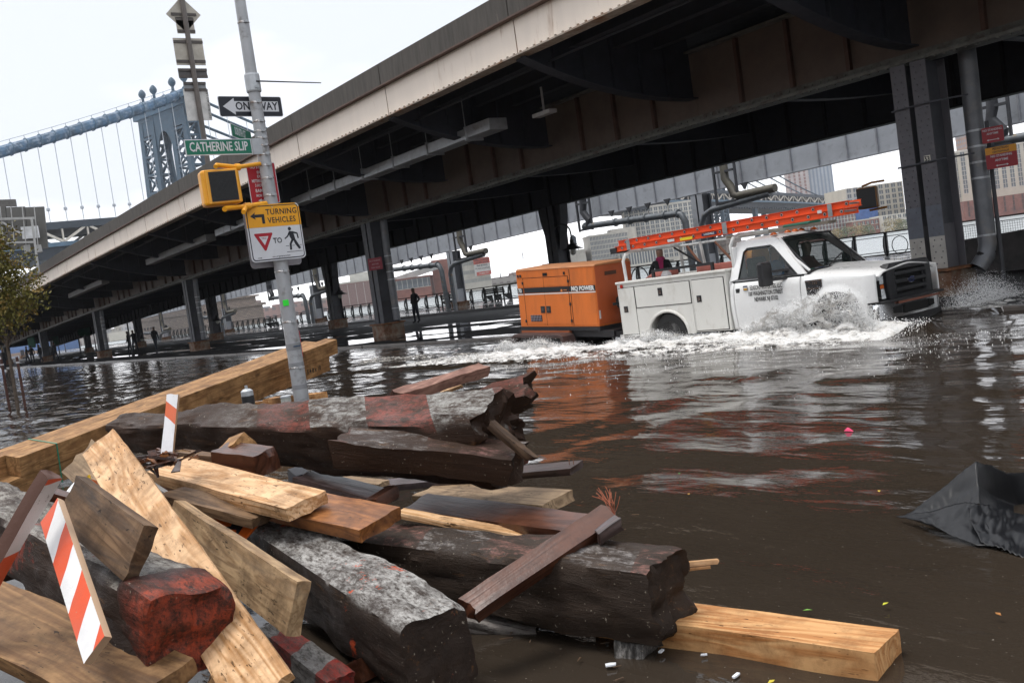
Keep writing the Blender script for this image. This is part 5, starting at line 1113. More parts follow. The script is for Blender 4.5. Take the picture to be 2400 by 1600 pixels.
# bed contents
def inbed(name, label, cat, mb, mat, loc, rot=(0, 0, 0), **k):
    o = mb.build(name, mat, None, **k); o.location = tl(*loc); o.rotation_euler = (rot[0], rot[1], rot[2] + TA); o.scale = (TS,) * 3; props(o, label, cat); return o
M_pr = M('faded_red', (.42, .13, .10), .6)
inbed('tool_box', 'long faded red box lying in the bed beside the cab', 'box', MB().box(-.6, .6, -.12, .12, 0, .13), M_pr, (.95, -.35, 1.47), bevel=.015)
inbed('cargo_box', 'faded red lump of tarpaulin at the rear of the bed', 'box', MB().hexa([(-.35, -.12, 0), (.35, -.12, 0), (.35, .12, 0), (-.35, .12, 0), (-.15, -.1, .09), (.35, -.1, .14), (.35, .1, .14), (-.1, .1, .1)]), M_pr, (-.55, -.45, 1.49), bevel=.02)
inbed('black_rail', 'black square tube frame on the body lid', 'frame', MB().box(-.75, .75, -.025, .025, .1, .15).box(-.75, -.70, -.025, .025, 0, .1).box(.70, .75, -.025, .025, 0, .1), M_blk, (.25, -.75, 1.49))
for k, (x, y, dx) in enumerate(((.38, -.2, -.42), (.98, .0, -.5))):
    q = MB(); q.tube([(0, 0, 0), (dx, 0, .55)], [.03, .022], 8); q.tube([(.12, 0, -.03), (0, 0, 0)], .035, 8, m=1)
    inbed('shovel', ['left wooden tool handle with red grip in the bed', 'right wooden tool handle with red grip in the bed'][k], 'tool', q, [M('handle_wood', (.22, .10, .06), .6), M_red], (x, y, 1.45))
inbed('hose_reel', 'yellow hose reel behind the cab', 'reel', MB().lathe([(.05, -.12), (.26, -.11), (.26, -.08), (.18, -.07), (.18, .07), (.26, .08), (.26, .11), (.05, .12)], (0, 0, 0), 20, ax='x'), M('reel_yellow', (.55, .26, .02), .5), (1.33, .05, 1.62), smooth=True)
inbed('black_bag', 'black rubbish bag heaped behind the cab', 'bag', MB().lathe([(.02, 0), (.26, .02), (.32, .15), (.24, .33), (.06, .42)], (0, 0, 0), 12), M('bag_black', (.012, .012, .013), .35, bump=.5), (1.05, .25, 1.42), smooth=True)
inbed('green_pack', 'green tarp bundle tied on the rack above the cab', 'bundle', MB().hexa([(-.3, -.2, 0), (.3, -.2, 0), (.3, .2, 0), (-.3, .2, 0), (-.2, -.15, .1), (.25, -.12, .12), (.2, .15, .13), (-.22, .15, .08)]), M('tarp_green', (.02, .14, .09), .6, bump=.4), (2.2, .3, 2.07), bevel=.03)
inbed('plank', 'weathered board lashed above the cab roof', 'board', MB().box(-1.1, 1.1, -.12, .12, 0, .05), M('board_grey', (.22, .19, .15), .8, scale=6), (1.75, .25, 2.02))
inbed('white_rag', 'crumpled white plastic on the body lid', 'rag', MB().hexa([(-.1, -.06, 0), (.1, -.06, 0), (.12, .06, 0), (-.1, .06, 0), (-.06, -.04, .09), (.05, -.02, .12), (.08, .05, .08), (-.07, .05, .1)]), M('rag_white', (.6, .6, .62), .6), (-.25, -.65, 1.49), bevel=.02)
# ladder
M_lad = M('ladder_orange', (.78, .09, .018), .42, var=.06, bump=0, dirt=(.5, .08, .03), dfac=(.65, .8)); M_alu = M('aluminium', (.55, .55, .56), .35, .8)
L_ = thing('extension_ladder', 'long bright orange extension ladder lying on the truck rack', 'ladder', tl(-1.35, -.80, 2.08), 0, rot=(0, R(-.3), TA)); L_.scale = (TS,) * 3
for lv, (xa, xb) in enumerate(((0, 5.12), (.08, 5.20))):
    for y in (0, .40) if lv == 0 else (.035, .365):
        z0 = lv * .106; q = MB(); q.box(xa, xb, y - .004, y + .004, z0, z0 + .103); s_ = 1 if y > .2 else -1
        for zz in (z0, z0 + .095): q.box(xa, xb, min(y, y + s_ * .028), max(y, y + s_ * .028), zz, zz + .008)
        q.build('ladder_rail', M_lad, L_)
    for k in range(17):
        x = xa + .2 + k * .305; 
        rg = MB().tube([(x, -.012 if lv == 0 else .02, .052 + lv * .108), (x, .412 if lv == 0 else .38, .052 + lv * .108)], .017, 8).build('rung', M_alu, L_)
        if True: MB().lathe([(.028, -.012), (.026, -.016), (.016, -.017), (.015, -.008)], (x, 0 if lv == 0 else .035, .052 + lv * .108), 12, ax='y').build('rung_ring', M_alu, rg); MB().lathe([(.001, -.0185), (.015, -.018)], (x, 0 if lv == 0 else .035, .052 + lv * .108), 10, ax='y').build('rung_bore', M_gap, rg)
for (xx, w_) in ((.35, .09), (2.72, .10), (4.85, .08)): MB().box(xx, xx + w_, -.034, -.031, .0, .2).build('ladder_bracket', M('bracket_grey', (.33, .35, .36), .4, .5), L_)
MB().box(-.12, .05, -.03, .42, -.03, .08).build('ladder_foot', M_blk, L_)
lb = MB().box(1.72, 2.02, -.034, -.030, .01, .06).build('yellow_label', flat('lab_yellow', (.75, .55, .02)), L_); MB().box(1.42, 1.58, -.034, -.030, .02, .07).build('paper_label', flat('lab_white', (.6, .6, .6)), L_); MB().box(4.66, 4.74, -.034, -.030, .08, .13).build('paper_label', flat('lab_white', (.6, .6, .6)), L_)
ll = MB().box(2.24, 2.58, -.034, -.030, .025, .075).build('maker_label', flat('lab_navy', (.01, .015, .06)), L_); text('LOUISVILLE', .05, flat('lab_white', (.6, .6, .6)), L_, frame_m((2.41, -.035, .05), (1, 0, 0), (0, 0, 1)), sx=.95, bold=.001)
# driver and passenger
def seated(x, y, lab, col, skin, red=False):
    J = [('hip', (0, 0, .12), .17), ('wai', (0, .0, .28), .15, 'hip'), ('che', (0, .02, .50), .18, 'wai'), ('nec', (0, .05, .66), .065, 'che'), ('hd0', (0, .08, .76), .085, 'nec'), ('hd1', (0, .08, .86), .105, 'hd0'), ('hd2', (0, .07, .93), .08, 'hd1')]
    for s in (-1, 1): J += [('s%d' % s, (s * .19, .02, .58), .08, 'che'), ('e%d' % s, (s * .26, .18, .36), .055, 's%d' % s), ('w%d' % s, (s * .18, .42, .44), .04, 'e%d' % s), ('h%d' % s, (s * .17, .5, .46), .045, 'w%d' % s), ('t%d' % s, (s * .1, .2, .1), .09, 'hip'), ('k%d' % s, (s * .12, .5, .12), .07, 't%d' % s)]
    z = lambda c: 3 if (c.z > .9 or (c.z > .78 and c.y < .04)) else (2 if c.z > .68 or (c.y > .4 and c.z > .3) else (1 if c.z < .2 else 0))
    p = tl(x, y, .86); person(lab, p, TA - math.pi / 2, J, z, [col, PM['jean'], skin, PM['hair']], scale=.95)
seated(2.02, -.42, 'person in blue jacket seated at the near window of the truck', PM['blue'], PM['skin'])
seated(2.08, .42, 'driver in dark red jacket holding the steering wheel', M('cloth_darkred', (.10, .025, .025), .8), PM['skd'])

# ================================================================ GENERATOR TRAILER
GR = thing('generator_trailer', 'orange towed generator in a square housing on a black trailer behind the truck', 'generator', tl(-3.25, -.28, 1.28), 0, rot=(0, R(3.2), TA + R(2.5))); GR.scale = (TS,) * 3
M_or = M('generator_orange', (.62, .155, .025), .45, var=.10, scale=1.6, dirt=(.42, .11, .025), dfac=(.5, .75), dscale=2.2, stretch=(1, 1, .35), bump=.03)
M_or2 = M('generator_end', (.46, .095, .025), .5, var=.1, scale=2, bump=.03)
gx0, gx1, gy0, gy1, gz0, gz1 = -1.22, 1.17, -.58, .52, -.58, .66
MB().box(gx0, gx1, gy0, gy1, gz0, gz1).build('housing', M_or, GR, bevel=.012)
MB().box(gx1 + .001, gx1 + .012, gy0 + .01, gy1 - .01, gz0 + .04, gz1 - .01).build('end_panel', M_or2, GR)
MB().hexa([(gx0 - .01, gy0 - .01, gz1), (gx1 + .01, gy0 - .01, gz1), (gx1 + .01, gy1, gz1), (gx0 - .01, gy1, gz1), (gx0, gy0 + .05, gz1 + .03), (gx1, gy0 + .05, gz1 + .03), (gx1, gy1 - .05, gz1 + .06), (gx0, gy1 - .05, gz1 + .06)]).build('roof', M('roof_orange', (.40, .17, .07), .7, var=.2, scale=3), GR)
MB().box(gx0 + .005, gx1 + .014, gy0 - .004, gy1, gz0 - .08, gz0).build('base_band', flat('base_black', (.015, .015, .017)), GR)
for (a, b_, za, zb_) in ((-1.0, -.36, -.52, .22), (-1.0, -.36, .30, .48), (-.35, .38, -.52, .22), (-.35, .38, .30, .48), (.46, 1.14, -.54, .60)):
    MB().box(a, b_, gy0 - .006, gy0 - .001, za, zb_).build('housing_door' if za < 0 else 'housing_panel', M_or, GR)
for (a, b_, za, zb_) in ((-1.012, .392, .484, .494), (-.362, -.350, -.54, .48), (-1.014, -1.004, -.54, .49), (.384, .394, -.54, .49), (.44, .452, -.56, .62)): MB().box(a, b_, gy0 - .004, gy0 - .0005, za, zb_).build('panel_gap', M_gap, GR)
M_wh = flat('stripe_white', (.65, .65, .63)); M_sb = flat('stripe_black', (.016, .02, .024), .4)
for (a, b_) in ((-1.215, -1.03), (-.99, .38), (.40, 1.165)):
    MB().box(a, b_, gy0 - .009, gy0 - .0062, .16, .275).build('black_stripe', M_sb, GR); MB().box(a, b_, gy0 - .009, gy0 - .0062, .125, .148).build('white_stripe', M_wh, GR)
text('MQ POWER', .125, M_wh, GR, frame_m((.80, gy0 - .011, .215), (1, 0, 0), (0, 0, 1)), sx=.98, bold=.006); text('70', .125, M_wh, GR, frame_m((-1.13, gy0 - .011, .215), (1, 0, 0), (0, 0, 1)), sx=.9, bold=.005)
MB().lathe([(.03, -.001), (.028, .001)], (.18, gy0 - .0095, .19), 10, ax='y').build('small_badge', flat('badge', (.6, .2, .05)), GR); MB().box(.24, .34, gy0 - .0105, gy0 - .0092, .19, .205).build('small_badge', flat('badge', (.6, .2, .05)), GR)
for xx in (-.45, -.27): lt = MB().box(xx - .065, xx + .065, gy0 - .016, gy0 - .0065, -.28, -.13).build('door_latch', M_blk, GR, bevel=.01); MB().box(xx - .035, xx + .03, gy0 - .019, gy0 - .0165, -.23, -.17).build('latch_paddle', flat('latch_grey', (.06, .06, .06)), lt)
MB().box(-.36, -.22, gy0 - .009, gy0 - .0062, .515, .58).build('vent_slot', M_gap, GR)
q = MB(); q.box(-.86, -.50, gy0 - .010, gy0 - .0062, -.46, -.32); q.build('grille_plate', M('louvre', (.10, .05, .06), .6), GR)
for k in range(7): MB().box(-.85 + .05 * k, -.835 + .05 * k, gy0 - .014, gy0 - .0105, -.46, -.32).build('grille_bar', flat('gb', (.4, .38, .42)), GR)
for k in range(4): MB().box(-.86, -.50, gy0 - .0175, gy0 - .0142, -.45 + .035 * k, -.44 + .035 * k).build('grille_bar', M_gap, GR)
for (xx, zz) in ((-1.02, -.45), (-1.02, .38), (.40, -.45), (.40, .38), (.40, -.1), (-1.15, .54), (-1.07, .54), (.3, .55)): MB().lathe([(.02, -.03), (.02, .03)], (xx, gy0 - .012, zz), 8).build('hinge', M_sb, GR)
MB().box(gx1 + .013, gx1 + .02, -.30, .05, .44, .52).build('name_plate', M('np', (.10, .04, .02), .6), GR, bevel=.01); MB().box(gx1 + .013, gx1 + .017, -.56, -.52, -.42, -.25).build('reflector', M_wh, GR)
q = MB(); q.tube([(gx1 + .14, .02, -.75), (gx1 + .14, .02, -.20)], .04, 10); q.lathe([(.14, -.05), (.14, .02)], (gx1 + .14, .02, -.14), 18, ax='y'); q.bar((gx1 + .14, -.25, -.16), (gx1 + .14, .1, -.16), .05, .05); q.build('jockey_wheel', M('jack_dark', (.03, .04, .04), .5), GR, smooth=True)
q = MB(); q.box(-1.35, 1.5, -.52, .5, -.80, -.66); q.bar((1.4, -.45, -.74), (2.3, .2, -.9), .12, .12); q.bar((1.4, .45, -.74), (2.3, .2, -.9), .12, .12); q.build('trailer_frame', M('frame_black', (.02, .02, .022), .5), GR)
q = MB(); q.prism([(-1.25, -.95), (-1.18, -.74), (-1.1, -.70), (.30, -.70), (.40, -.74), (.48, -.95), (.40, -.95), (.32, -.78), (-1.1, -.78), (-1.17, -.95)], 'y', -.92, -.56); q.build('mudguard', M('guard_brown', (.045, .025, .022), .5), GR, bevel=.012)
for x in (-.78, .02):
    wv = wheel(x, -.74, GR, .34, .2); wv.location.z = -1.06
    wv = wheel(x, .66, GR, .34, .2); wv.location.z = -1.06
MB().box(-1.2, .3, gy0 - .02, gy1, gz0 - .14, gz0 - .081).build('orange_skid', M('skid_orange', (.30, .08, .025), .6), GR)

# ================================================================ SPLASHES
def foammat(name, c=(.82, .81, .79), cut=(.42, .52), sc=9, tr=True):
    m, n, p = newmat(name); L = n.links.new; v = coords(n, (.6, 1, 1))
    nn = noise_(n, v, sc, 7, .78, .5); L(ramp(n, noise_(n, v, 7, 9, .8), .34, .52, (.42, .38, .33), c), p.inputs['Base Color']); p.inputs['Roughness'].default_value = .35
    a = ramp(n, nn, cut[0], cut[1]); L(a, p.inputs['Alpha']); L(bump_(n, nn, 1, .05), p.inputs['Normal'])
    return m
M_drop = M('water_drops', (.95, .95, .94), .15, var=.15, bump=0); M_spray = foammat('spray', (.88, .87, .85), (.50, .56), 6); M_foam = foammat('foam_sheet', (.80, .79, .77), (.46, .53), 5); M_foamd = foammat('foam_dense', (.84, .83, .81), (.38, .46), 7)
OCT = [(1, 0, 0), (-1, 0, 0), (0, 1, 0), (0, -1, 0), (0, 0, 1), (0, 0, -1)]; OF = [(0, 2, 4), (2, 1, 4), (1, 3, 4), (3, 0, 4), (2, 0, 5), (1, 2, 5), (3, 1, 5), (0, 3, 5)]
def drops(q, pos, r_):
    st = Vector((rnd.gauss(0, 1), rnd.gauss(0, 1), rnd.gauss(0, 1))).normalized(); k = 1 + abs(rnd.gauss(0, .8))
    V = []
    for o_ in OCT:
        v = Vector(o_); v = v + st * v.dot(st) * (k - 1); V.append(pos + v * r_)
    q.add(V, OF)
def splash(name, label, crest, n, spread, rmin, rmax, sheet=None, mist=0):
    """crest: list of (truck x, y, z top) points; water leaps along this line"""
    t = thing(name, label, 'splash', tl(crest[0][0], crest[0][1], .25)); org = t.location.copy(); q = MB()
    def cr(u):
        k = u * (len(crest) - 1); i = min(int(k), len(crest) - 2); f = k - i; return [lerp(crest[i][j], crest[i + 1][j], f) for j in range(3)]
    for _ in range(n):
        u = rnd.random(); x, y, z = cr(u); h = rnd.random() ** .8; cl = noise.noise(Vector((x * 3, h * 4, y))) 
        if cl < -.15 and rnd.random() < .7: continue
        zz = .22 + (z - .22) * h * (1 + .25 * rnd.random() * (rnd.random() < .25)); sp = spread * (.3 + h)
        p = tl(x + rnd.gauss(0, sp), y - (.25 * h if y < 0 else -.25 * h) + rnd.gauss(0, sp), zz) - org; drops(q, p, rnd.uniform(rmin, rmax) * (1.3 - .8 * h))
    q.build('droplets', M_drop, t, fix=False, kind='stuff')
    if sheet:
        for s_ in range(sheet):
            q = MB(); off = s_ * .09; sd = rnd.random() * 50
            def f(u, v):
                x, y, z = cr(u); nn = noise.noise(Vector((u * 9 + sd, v * 2.5, s_))); n2 = noise.noise(Vector((u * 30 + sd, v * 7, s_ + 5)))
                zz = .2 + (z - .2) * (1 - .14 * s_) * v * (1 + .35 * nn + .2 * n2 * v); yy = y + (-1 if y < 0 else 1) * (off + .30 * v * v + .12 * nn)
                return tl(x + .12 * nn * v + .05 * n2, yy + .05 * n2, zz) - org
            q.grid(90, 22, f); q.build('water_sheet', M_spray, t, smooth=2, fix=False)
    return t
splash('bow_wave', 'big curling splash thrown up by the near front wheel of the truck', [(1.8, -1.15, .35), (2.2, -1.2, .52), (2.6, -1.25, .66), (3.0, -1.3, .80), (3.4, -1.32, .90), (3.8, -1.25, 1.0), (4.1, -1.15, .92), (4.3, -1.25, .62), (4.5, -1.3, .3)], 38000, .085, .002, .0105, sheet=3)
splash('wheel_splash', 'low white splash around the rear wheel of the truck', [(-1.4, -1.05, .38), (-.9, -1.12, .42), (-.4, -1.15, .50), (0, -1.15, .55), (.4, -1.15, .45), (.9, -1.12, .40), (1.5, -1.1, .42)], 13000, .07, .002, .009, sheet=1)
splash('wheel_splash', 'splash beating around the trailer wheels under the orange generator', [(-4.9, -1.15, .35), (-4.4, -1.2, .58), (-4.0, -1.2, .46), (-3.6, -1.2, .50), (-3.2, -1.2, .55), (-2.8, -1.2, .38), (-2.4, -1.2, .42), (-1.9, -1.15, .36)], 12000, .07, .002, .009, sheet=1)
splash('far_splash', 'fine spray fanning out beyond the truck nose', [(4.2, 1.0, .45), (4.4, 1.4, .75), (4.5, 1.8, .85), (4.4, 2.3, .65), (4.3, 2.9, .45), (4.2, 3.4, .32)], 14000, .16, .002, .008)
# foam lying on the water along the wake: broken flat patches with lumps
fo = thing('wake_foam', 'white churned foam trailing along the near side of the truck', 'foam', (0, 0, 0))
def foamstrip(x0, x1, yn, yf, mat, lift=.02, amp=.10, nx=260, ny=44):
    q = MB()
    def f(u, v):
        x = lerp(x0, x1, u); y = lerp(yn(x), yf(x), v); p = tl(x, y, 0); e = 4 * v * (1 - v); ee = min(1, u * 8) * min(1, (1 - u) * 8)
        nn = noise.noise(Vector((p.x * 3, p.y * 5, 1))); n2 = noise.noise(Vector((p.x * 9, p.y * 22, 4))) + .6 * noise.noise(Vector((p.x * 21, p.y * 45, 9)))
        z = wz(p.x, p.y) + lift - .05 + (e * ee) ** .6 * (.05 + amp * max(0, nn + .35) * e + .035 * n2); return (p.x, p.y, z)
    q.grid(nx, ny, f); return q.build('foam_patch', mat, fo, smooth=2, fix=False)
foamstrip(-5.3, 4.6, lambda x: -1.75 - .06 * (4.4 - x), lambda x: -.95, M_foamd, .03, .09)
foamstrip(-7.5, 5.0, lambda x: -2.5 - .10 * (5 - x), lambda x: -1.2, M_foam, .012, .04)
foamstrip(2.2, 4.9, lambda x: -2.0, lambda x: -1.0, M_foamd, .04, .10, 80, 30)
foamstrip(-11, -4.5, lambda x: -2.2, lambda x: -.7, foammat('foam_thin', (.5, .48, .45), (.52, .60), 3.2), .012, .03)
foamstrip(3.9, 5.6, lambda x: 1.0, lambda x: 4.3, M_foam, .02, .06, 60, 60)
q = MB()
for _ in range(9000):
    x = rnd.uniform(-5.5, 5.2); y = -1.1 - abs(rnd.gauss(0, .45)) - .05 * max(0, 4 - x); p = tl(x, y, 0); 
    drops(q, Vector((p.x, p.y, wz(p.x, p.y) + .01 + abs(rnd.gauss(0, .03)))), rnd.uniform(.002, .008))
for _ in range(2500):
    x = rnd.uniform(-2, 7); y = -1.5 - abs(rnd.gauss(0, 1.6)); p = tl(x, y, 0); drops(q, Vector((p.x, p.y, wz(p.x, p.y) + .004)), rnd.uniform(.002, .006))
q.build('foam_beads', M_drop, fo, fix=False, kind='stuff')
PL = {
 'T1': ((-12.757, 3.984, 0.62), (0.5165, 0.0893, 0.0445, 0.8505), (5.529, 0.212, 0.214)),
 'P1': ((-5.177, 1.686, 0.649), (0.9915, 0.0555, 0.0612, 0.1009), (1.355, 0.244, 0.067)),
 'P1b': ((-5.03, 1.831, 0.548), (0.9888, 0.0901, 0.0519, 0.1067), (1.778, 0.25, 0.065)),
 'P4': ((-4.364, 1.363, 0.466), (0.8095, 0.583, 0.063, -0.0281), (1.407, 0.217, 0.062)),
 'T6': ((-3.294, 2.283, 0.358), (0.6805, 0.2956, 0.0847, 0.6651), (0.761, 0.106, 0.069)),
 'T7': ((-4.262, 2.692, 0.343), (0.9937, 0.1005, 0.0066, 0.049), (1.328, 0.192, 0.045)),
 'T8': ((-4.778, 3.013, 0.302), (0.9974, 0.048, -0.0104, 0.0521), (1.185, 0.245, 0.058)),
 'T9': ((-5.159, 3.151, 0.358), (0.9834, 0.0783, -0.0262, 0.1616), (1.578, 0.143, 0.038)),
 'T15': ((-3.647, 0.808, 0.766), (0.9838, 0.1584, -0.0571, -0.0611), (0.794, 0.188, 0.048)),
 'T16': ((-3.587, 0.598, 0.747), (0.8662, 0.4494, 0.175, -0.1309), (0.806, 0.113, 0.026)),
 'T17': ((-3.857, 0.402, 0.769), (0.4627, -0.4099, 0.7811, 0.0887), (0.763, 0.076, 0.046)),
 'T3': ((-13.456, 5.491, 0.273), (0.9948, 0.0137, -0.0158, 0.0997), (1.319, 0.213, 0.103)),
}
# ================================================================ SIGNAL POLE WITH SIGNS
SE = Vector((math.cos(R(95)), math.sin(R(95)), 0)); SN = Vector((math.sin(R(95)), -math.cos(R(95)), 0)); SR = R(95)
pole = thing('signal_pole', 'grey steel signal pole with bands and a green sticker beside the timber stack', 'pole', (-12.65, 5.26, -.25), SR)   # local x = to the right along signs, -y towards traffic
M_pole = M('pole_grey', (.36, .37, .385), .5, .15, var=.12, scale=5, dirt=(.20, .19, .18), dfac=(.56, .68), dscale=4, bump=.1)
MB().tube([(-.0, 0, 0), (0, 0, 2.3)], [.105, .095], 20).build('pole_shaft', M_pole, pole, smooth=True)
MB().tube([(0, 0, 2.3), (0, 0, 7.2)], [.094, .064], 20).build('pole_shaft', M_pole, pole, smooth=True)
for z in (1.0, 1.62, 2.3, 3.05, 3.32, 3.55, 3.72, 3.86, 3.98, 4.08, 4.17, 4.3, 4.55, 4.74, 5.6):
    r_ = lerp(.105, .064, z / 7.2); MB().lathe([(r_ + .002, z), (r_ + .006, z + .004), (r_ + .006, z + .02), (r_ + .002, z + .024)], (0, 0, 0), 20).build('clamp_band', M('band_steel', (.5, .5, .5), .3, .8, dirt=(.25, .2, .17), dfac=(.5, .6), dscale=9), pole); MB().box(-.03, .02, -r_ - .03, -r_, z - .004, z + .028).build('band_buckle', M_galv, pole)
for z0, z1 in ((1.25, 1.34), (1.02, 1.08), (.72, .78)): MB().lathe([(.1035, z0), (.1035, z1)], (0, 0, 0), 20).build('paint_patch', M('pole_darkpatch', (.22, .225, .235), .6), pole)
MB().box(-.045, .03, -.108, -.104, 1.85, 1.93).build('green_sticker', flat('sticker_green', (.02, .75, .03), .5), pole).rotation_euler = (0, 0, R(-30))
MB().box(-.006, .006, -.108, -.103, 1.15, 1.50).build('red_tape', flat('tape_red', (.6, .03, .05), .5), pole).rotation_euler = (0, 0, R(75))
MB().bar((-.06, -.112, 1.30), (.05, -.112, 1.30), .003, .014).build('blue_scribble', flat('scribble', (.02, .06, .12)), pole)
def L_(u, z, off=-.13): return (u, off, z + .25)
MB().lathe([(.095, 4.70), (.10, 4.72), (.10, 4.92), (.095, 4.94)], (0, 0, 0), 16).build('rod_clamp', M_galv, pole)
def sgn_thing(name, label, u, z, off=-.13, rz=0, cat='street sign'):
    p = Vector((-12.65, 5.26, 0)) + SE * u + SN * (-off) + Vector((0, 0, z)); return thing(name, label, cat, p, SR + rz)
def rrect(w_, h_, r_, n=5):
    P = []
    for cx, cz, a0 in ((w_ / 2 - r_, h_ / 2 - r_, 0), (-w_ / 2 + r_, h_ / 2 - r_, 90), (-w_ / 2 + r_, -h_ / 2 + r_, 180), (w_ / 2 - r_, -h_ / 2 + r_, 270)):
        for k in range(n + 1): a = R(a0 + 90 * k / n); P.append((cx + r_ * math.cos(a), cz + r_ * math.sin(a)))
    return P
def plate(t, w_, h_, r_, mat, y0=0, y1=.006, nm='sign_plate', cx=0, cz=0):
    return MB().prism([(a + cx, b + cz) for a, b in rrect(w_, h_, r_)], 'y', y0, y1).build(nm, mat, t)
K_ = lambda n, c: M(n, c, .45, var=.05, bump=0, dirt=tuple(x * .8 for x in c), dfac=(.6, .8), scale=5)
S_blk = K_('sign_black', (.012, .014, .022)); S_wht = K_('sign_face_white', (.60, .61, .64)); S_grn = K_('sign_green', (.004, .15, .09)); S_red = K_('sign_red', (.36, .008, .02)); S_yel = K_('sign_yellow', (.80, .36, .012))
FM = lambda x, y, z: frame_m((x, y, z), (1, 0, 0), (0, 0, 1))
# one way
t = sgn_thing('one_way_sign', 'black ONE WAY sign with white arrow pointing left', -.025, 4.285, .10)
plate(t, .915, .27, .025, S_wht); plate(t, .90, .255, .022, S_blk, -.0025, -.0005, 'black_field')
MB().prism([(.40, .068), (-.235, .068), (-.235, .11), (-.40, 0), (-.235, -.11), (-.235, -.068), (.40, -.068)], 'y', -.0045, -.003).build('arrow', S_wht, t)
text('ONE WAY', .145, S_blk, t, FM(.08, -.006, 0), sx=.9, bold=.003)
# street names
t = sgn_thing('street_name_sign', 'green CATHERINE SLIP street name blade', -.635, 3.73, -.05)
plate(t, .91, .205, .004, S_wht); plate(t, .885, .18, .003, S_grn, -.0025, -.0005, 'green_field'); text('CATHERINE SLIP', .165, S_wht, t, FM(.0, -.004, 0), sx=.66, bold=.003)
MB().box(.455, .60, -.02, .03, -.11, .10).build('sign_bracket', M_galv, t)
t = thing('street_name_sign', 'green SOUTH ST street name blade angled behind the pole', 'street sign', Vector((-12.65, 5.26, 3.92)) + SE * -.02 - SN * .3 + Vector((0, 0, 0)), R(141))
plate(t, .80, .17, .004, S_wht, cx=-.30); plate(t, .78, .15, .003, S_grn, -.0025, -.0005, 'green_field', cx=-.30); text('SOUTH ST', .14, S_wht, t, FM(-.36, -.004, 0), sx=.66, bold=.002)
# red parking sign
t = sgn_thing('parking_sign', 'red parking regulation sign with white words partly behind the pole', -.017, 3.265, .11)
plate(t, .42, .545, .02, S_wht); plate(t, .405, .53, .018, S_red, -.0025, -.0005, 'red_field')
for s_, z, sz, sx in (('NO STANDING', .215, .058, .8), ('EXCEPT', .145, .05, .8), ('EXPRESS', .09, .05, .8), ('METERED PARKING', .03, .056, .66), ('3 HOUR LIMIT', -.03, .056, .7), ('8AM - 7PM', -.10, .066, .85), ('MON THRU SAT', -.165, .05, .7)): text(s_, sz, S_wht, t, FM(0, -.004, z), sx=sx, bold=.001)
MB().prism([(.12, -.222), (-.06, -.222), (-.06, -.205), (-.11, -.23), (-.06, -.255), (-.06, -.238), (.12, -.238)], 'y', -.0045, -.003).build('arrow', S_wht, t)
# turning vehicles yield to pedestrians
t = sgn_thing('yield_sign', 'TURNING VEHICLES yield to pedestrians sign, yellow over white', -.074, 2.58, -.135)
W2 = .79; H2 = .745
plate(t, W2, H2, .055, S_wht); plate(t, W2 - .03, H2 - .03, .045, S_blk, -.002, -.0005, 'black_border'); plate(t, W2 - .056, H2 - .056, .036, S_wht, -.004, -.0022, 'white_field')
MB().prism([p for p in rrect(W2 - .056, H2 - .056, .036) if p[1] > 0][:6] + [p for p in rrect(W2 - .056, H2 - .056, .036) if p[1] > 0][6:] + [(-(W2 - .056) / 2, .075), ((W2 - .056) / 2, .075)], 'y', -.006, -.0042).build('yellow_field', S_yel, t)
q = MB(); 
for (a, b_) in (((-W2 / 2), (-W2 / 2 + .0145)), ((W2 / 2 - .0145), W2 / 2)): q.box(a, b_, -.0022, -.0006, .075, H2 / 2 - .05)
q.box(-W2 / 2 + .05, W2 / 2 - .05, -.0022, -.0006, H2 / 2 - .0145, H2 / 2); q.build('yellow_edge', S_yel, t)
text('TURNING', .105, S_blk, t, FM(.125, -.0075, .265), sx=.92, bold=.0015, spacing=1.08); text('VEHICLES', .105, S_blk, t, FM(.115, -.0075, .155), sx=.86, bold=.0015, spacing=1.08)
MB().prism([(-.33, .225), (-.255, .275), (-.265, .245), (-.13, .245), (-.13, .12), (-.17, .12), (-.17, .207), (-.265, .207), (-.255, .178)], 'y', -.0075, -.006).build('turn_arrow', S_blk, t)
MB().prism([(-.315, -.015), (-.305, -.002), (-.06, -.002), (-.05, -.015), (-.168, -.225), (-.184, -.235), (-.198, -.225)], 'y', -.006, -.0045).build('yield_triangle', S_red, t)
MB().prism([(-.25, -.045), (-.116, -.045), (-.183, -.16)], 'y', -.0075, -.0062).build('triangle_field', S_wht, t); text('YIELD', .03, S_red, t, FM(-.183, -.0085, -.07), sx=.9)
text('TO', .10, S_blk, t, FM(.01, -.006, -.115), sx=.9, bold=.0015)
q = MB(); yy = (-.006, -.0045)
q.prism([(.205 + .024 * math.cos(a * math.pi / 8), .03 + .024 * math.sin(a * math.pi / 8)) for a in range(16)], 'y', *yy)
for P in ([(.19, -.0), (.245, -.008), (.26, -.055), (.27, -.12), (.215, -.125), (.19, -.07)], [(.195, -.0), (.205, -.03), (.165, -.078), (.12, -.105), (.112, -.092), (.155, -.062)], [(.24, -.005), (.315, -.03), (.325, -.105), (.305, -.105), (.297, -.045), (.245, -.035)], [(.21, -.115), (.245, -.12), (.205, -.175), (.20, -.25), (.17, -.25), (.175, -.17)], [(.235, -.115), (.27, -.115), (.335, -.235), (.305, -.25), (.255, -.175)]): q.prism(P, 'y', *yy)
for (a, b_, z) in ((.115, .165, -.195), (.21, .25, -.195), (.32, .355, -.195), (.12, .355, -.275)): q.box(a, b_, yy[0], yy[1], z - .003, z + .003)
q.build('walking_figure', S_blk, t)
text('DEPT OF TRANSPORTATION', .02, S_blk, t, FM(.03, -.006, -.322), sx=1.0); text('SR-628', .018, S_blk, t, FM(-.28, -.006, -.322))
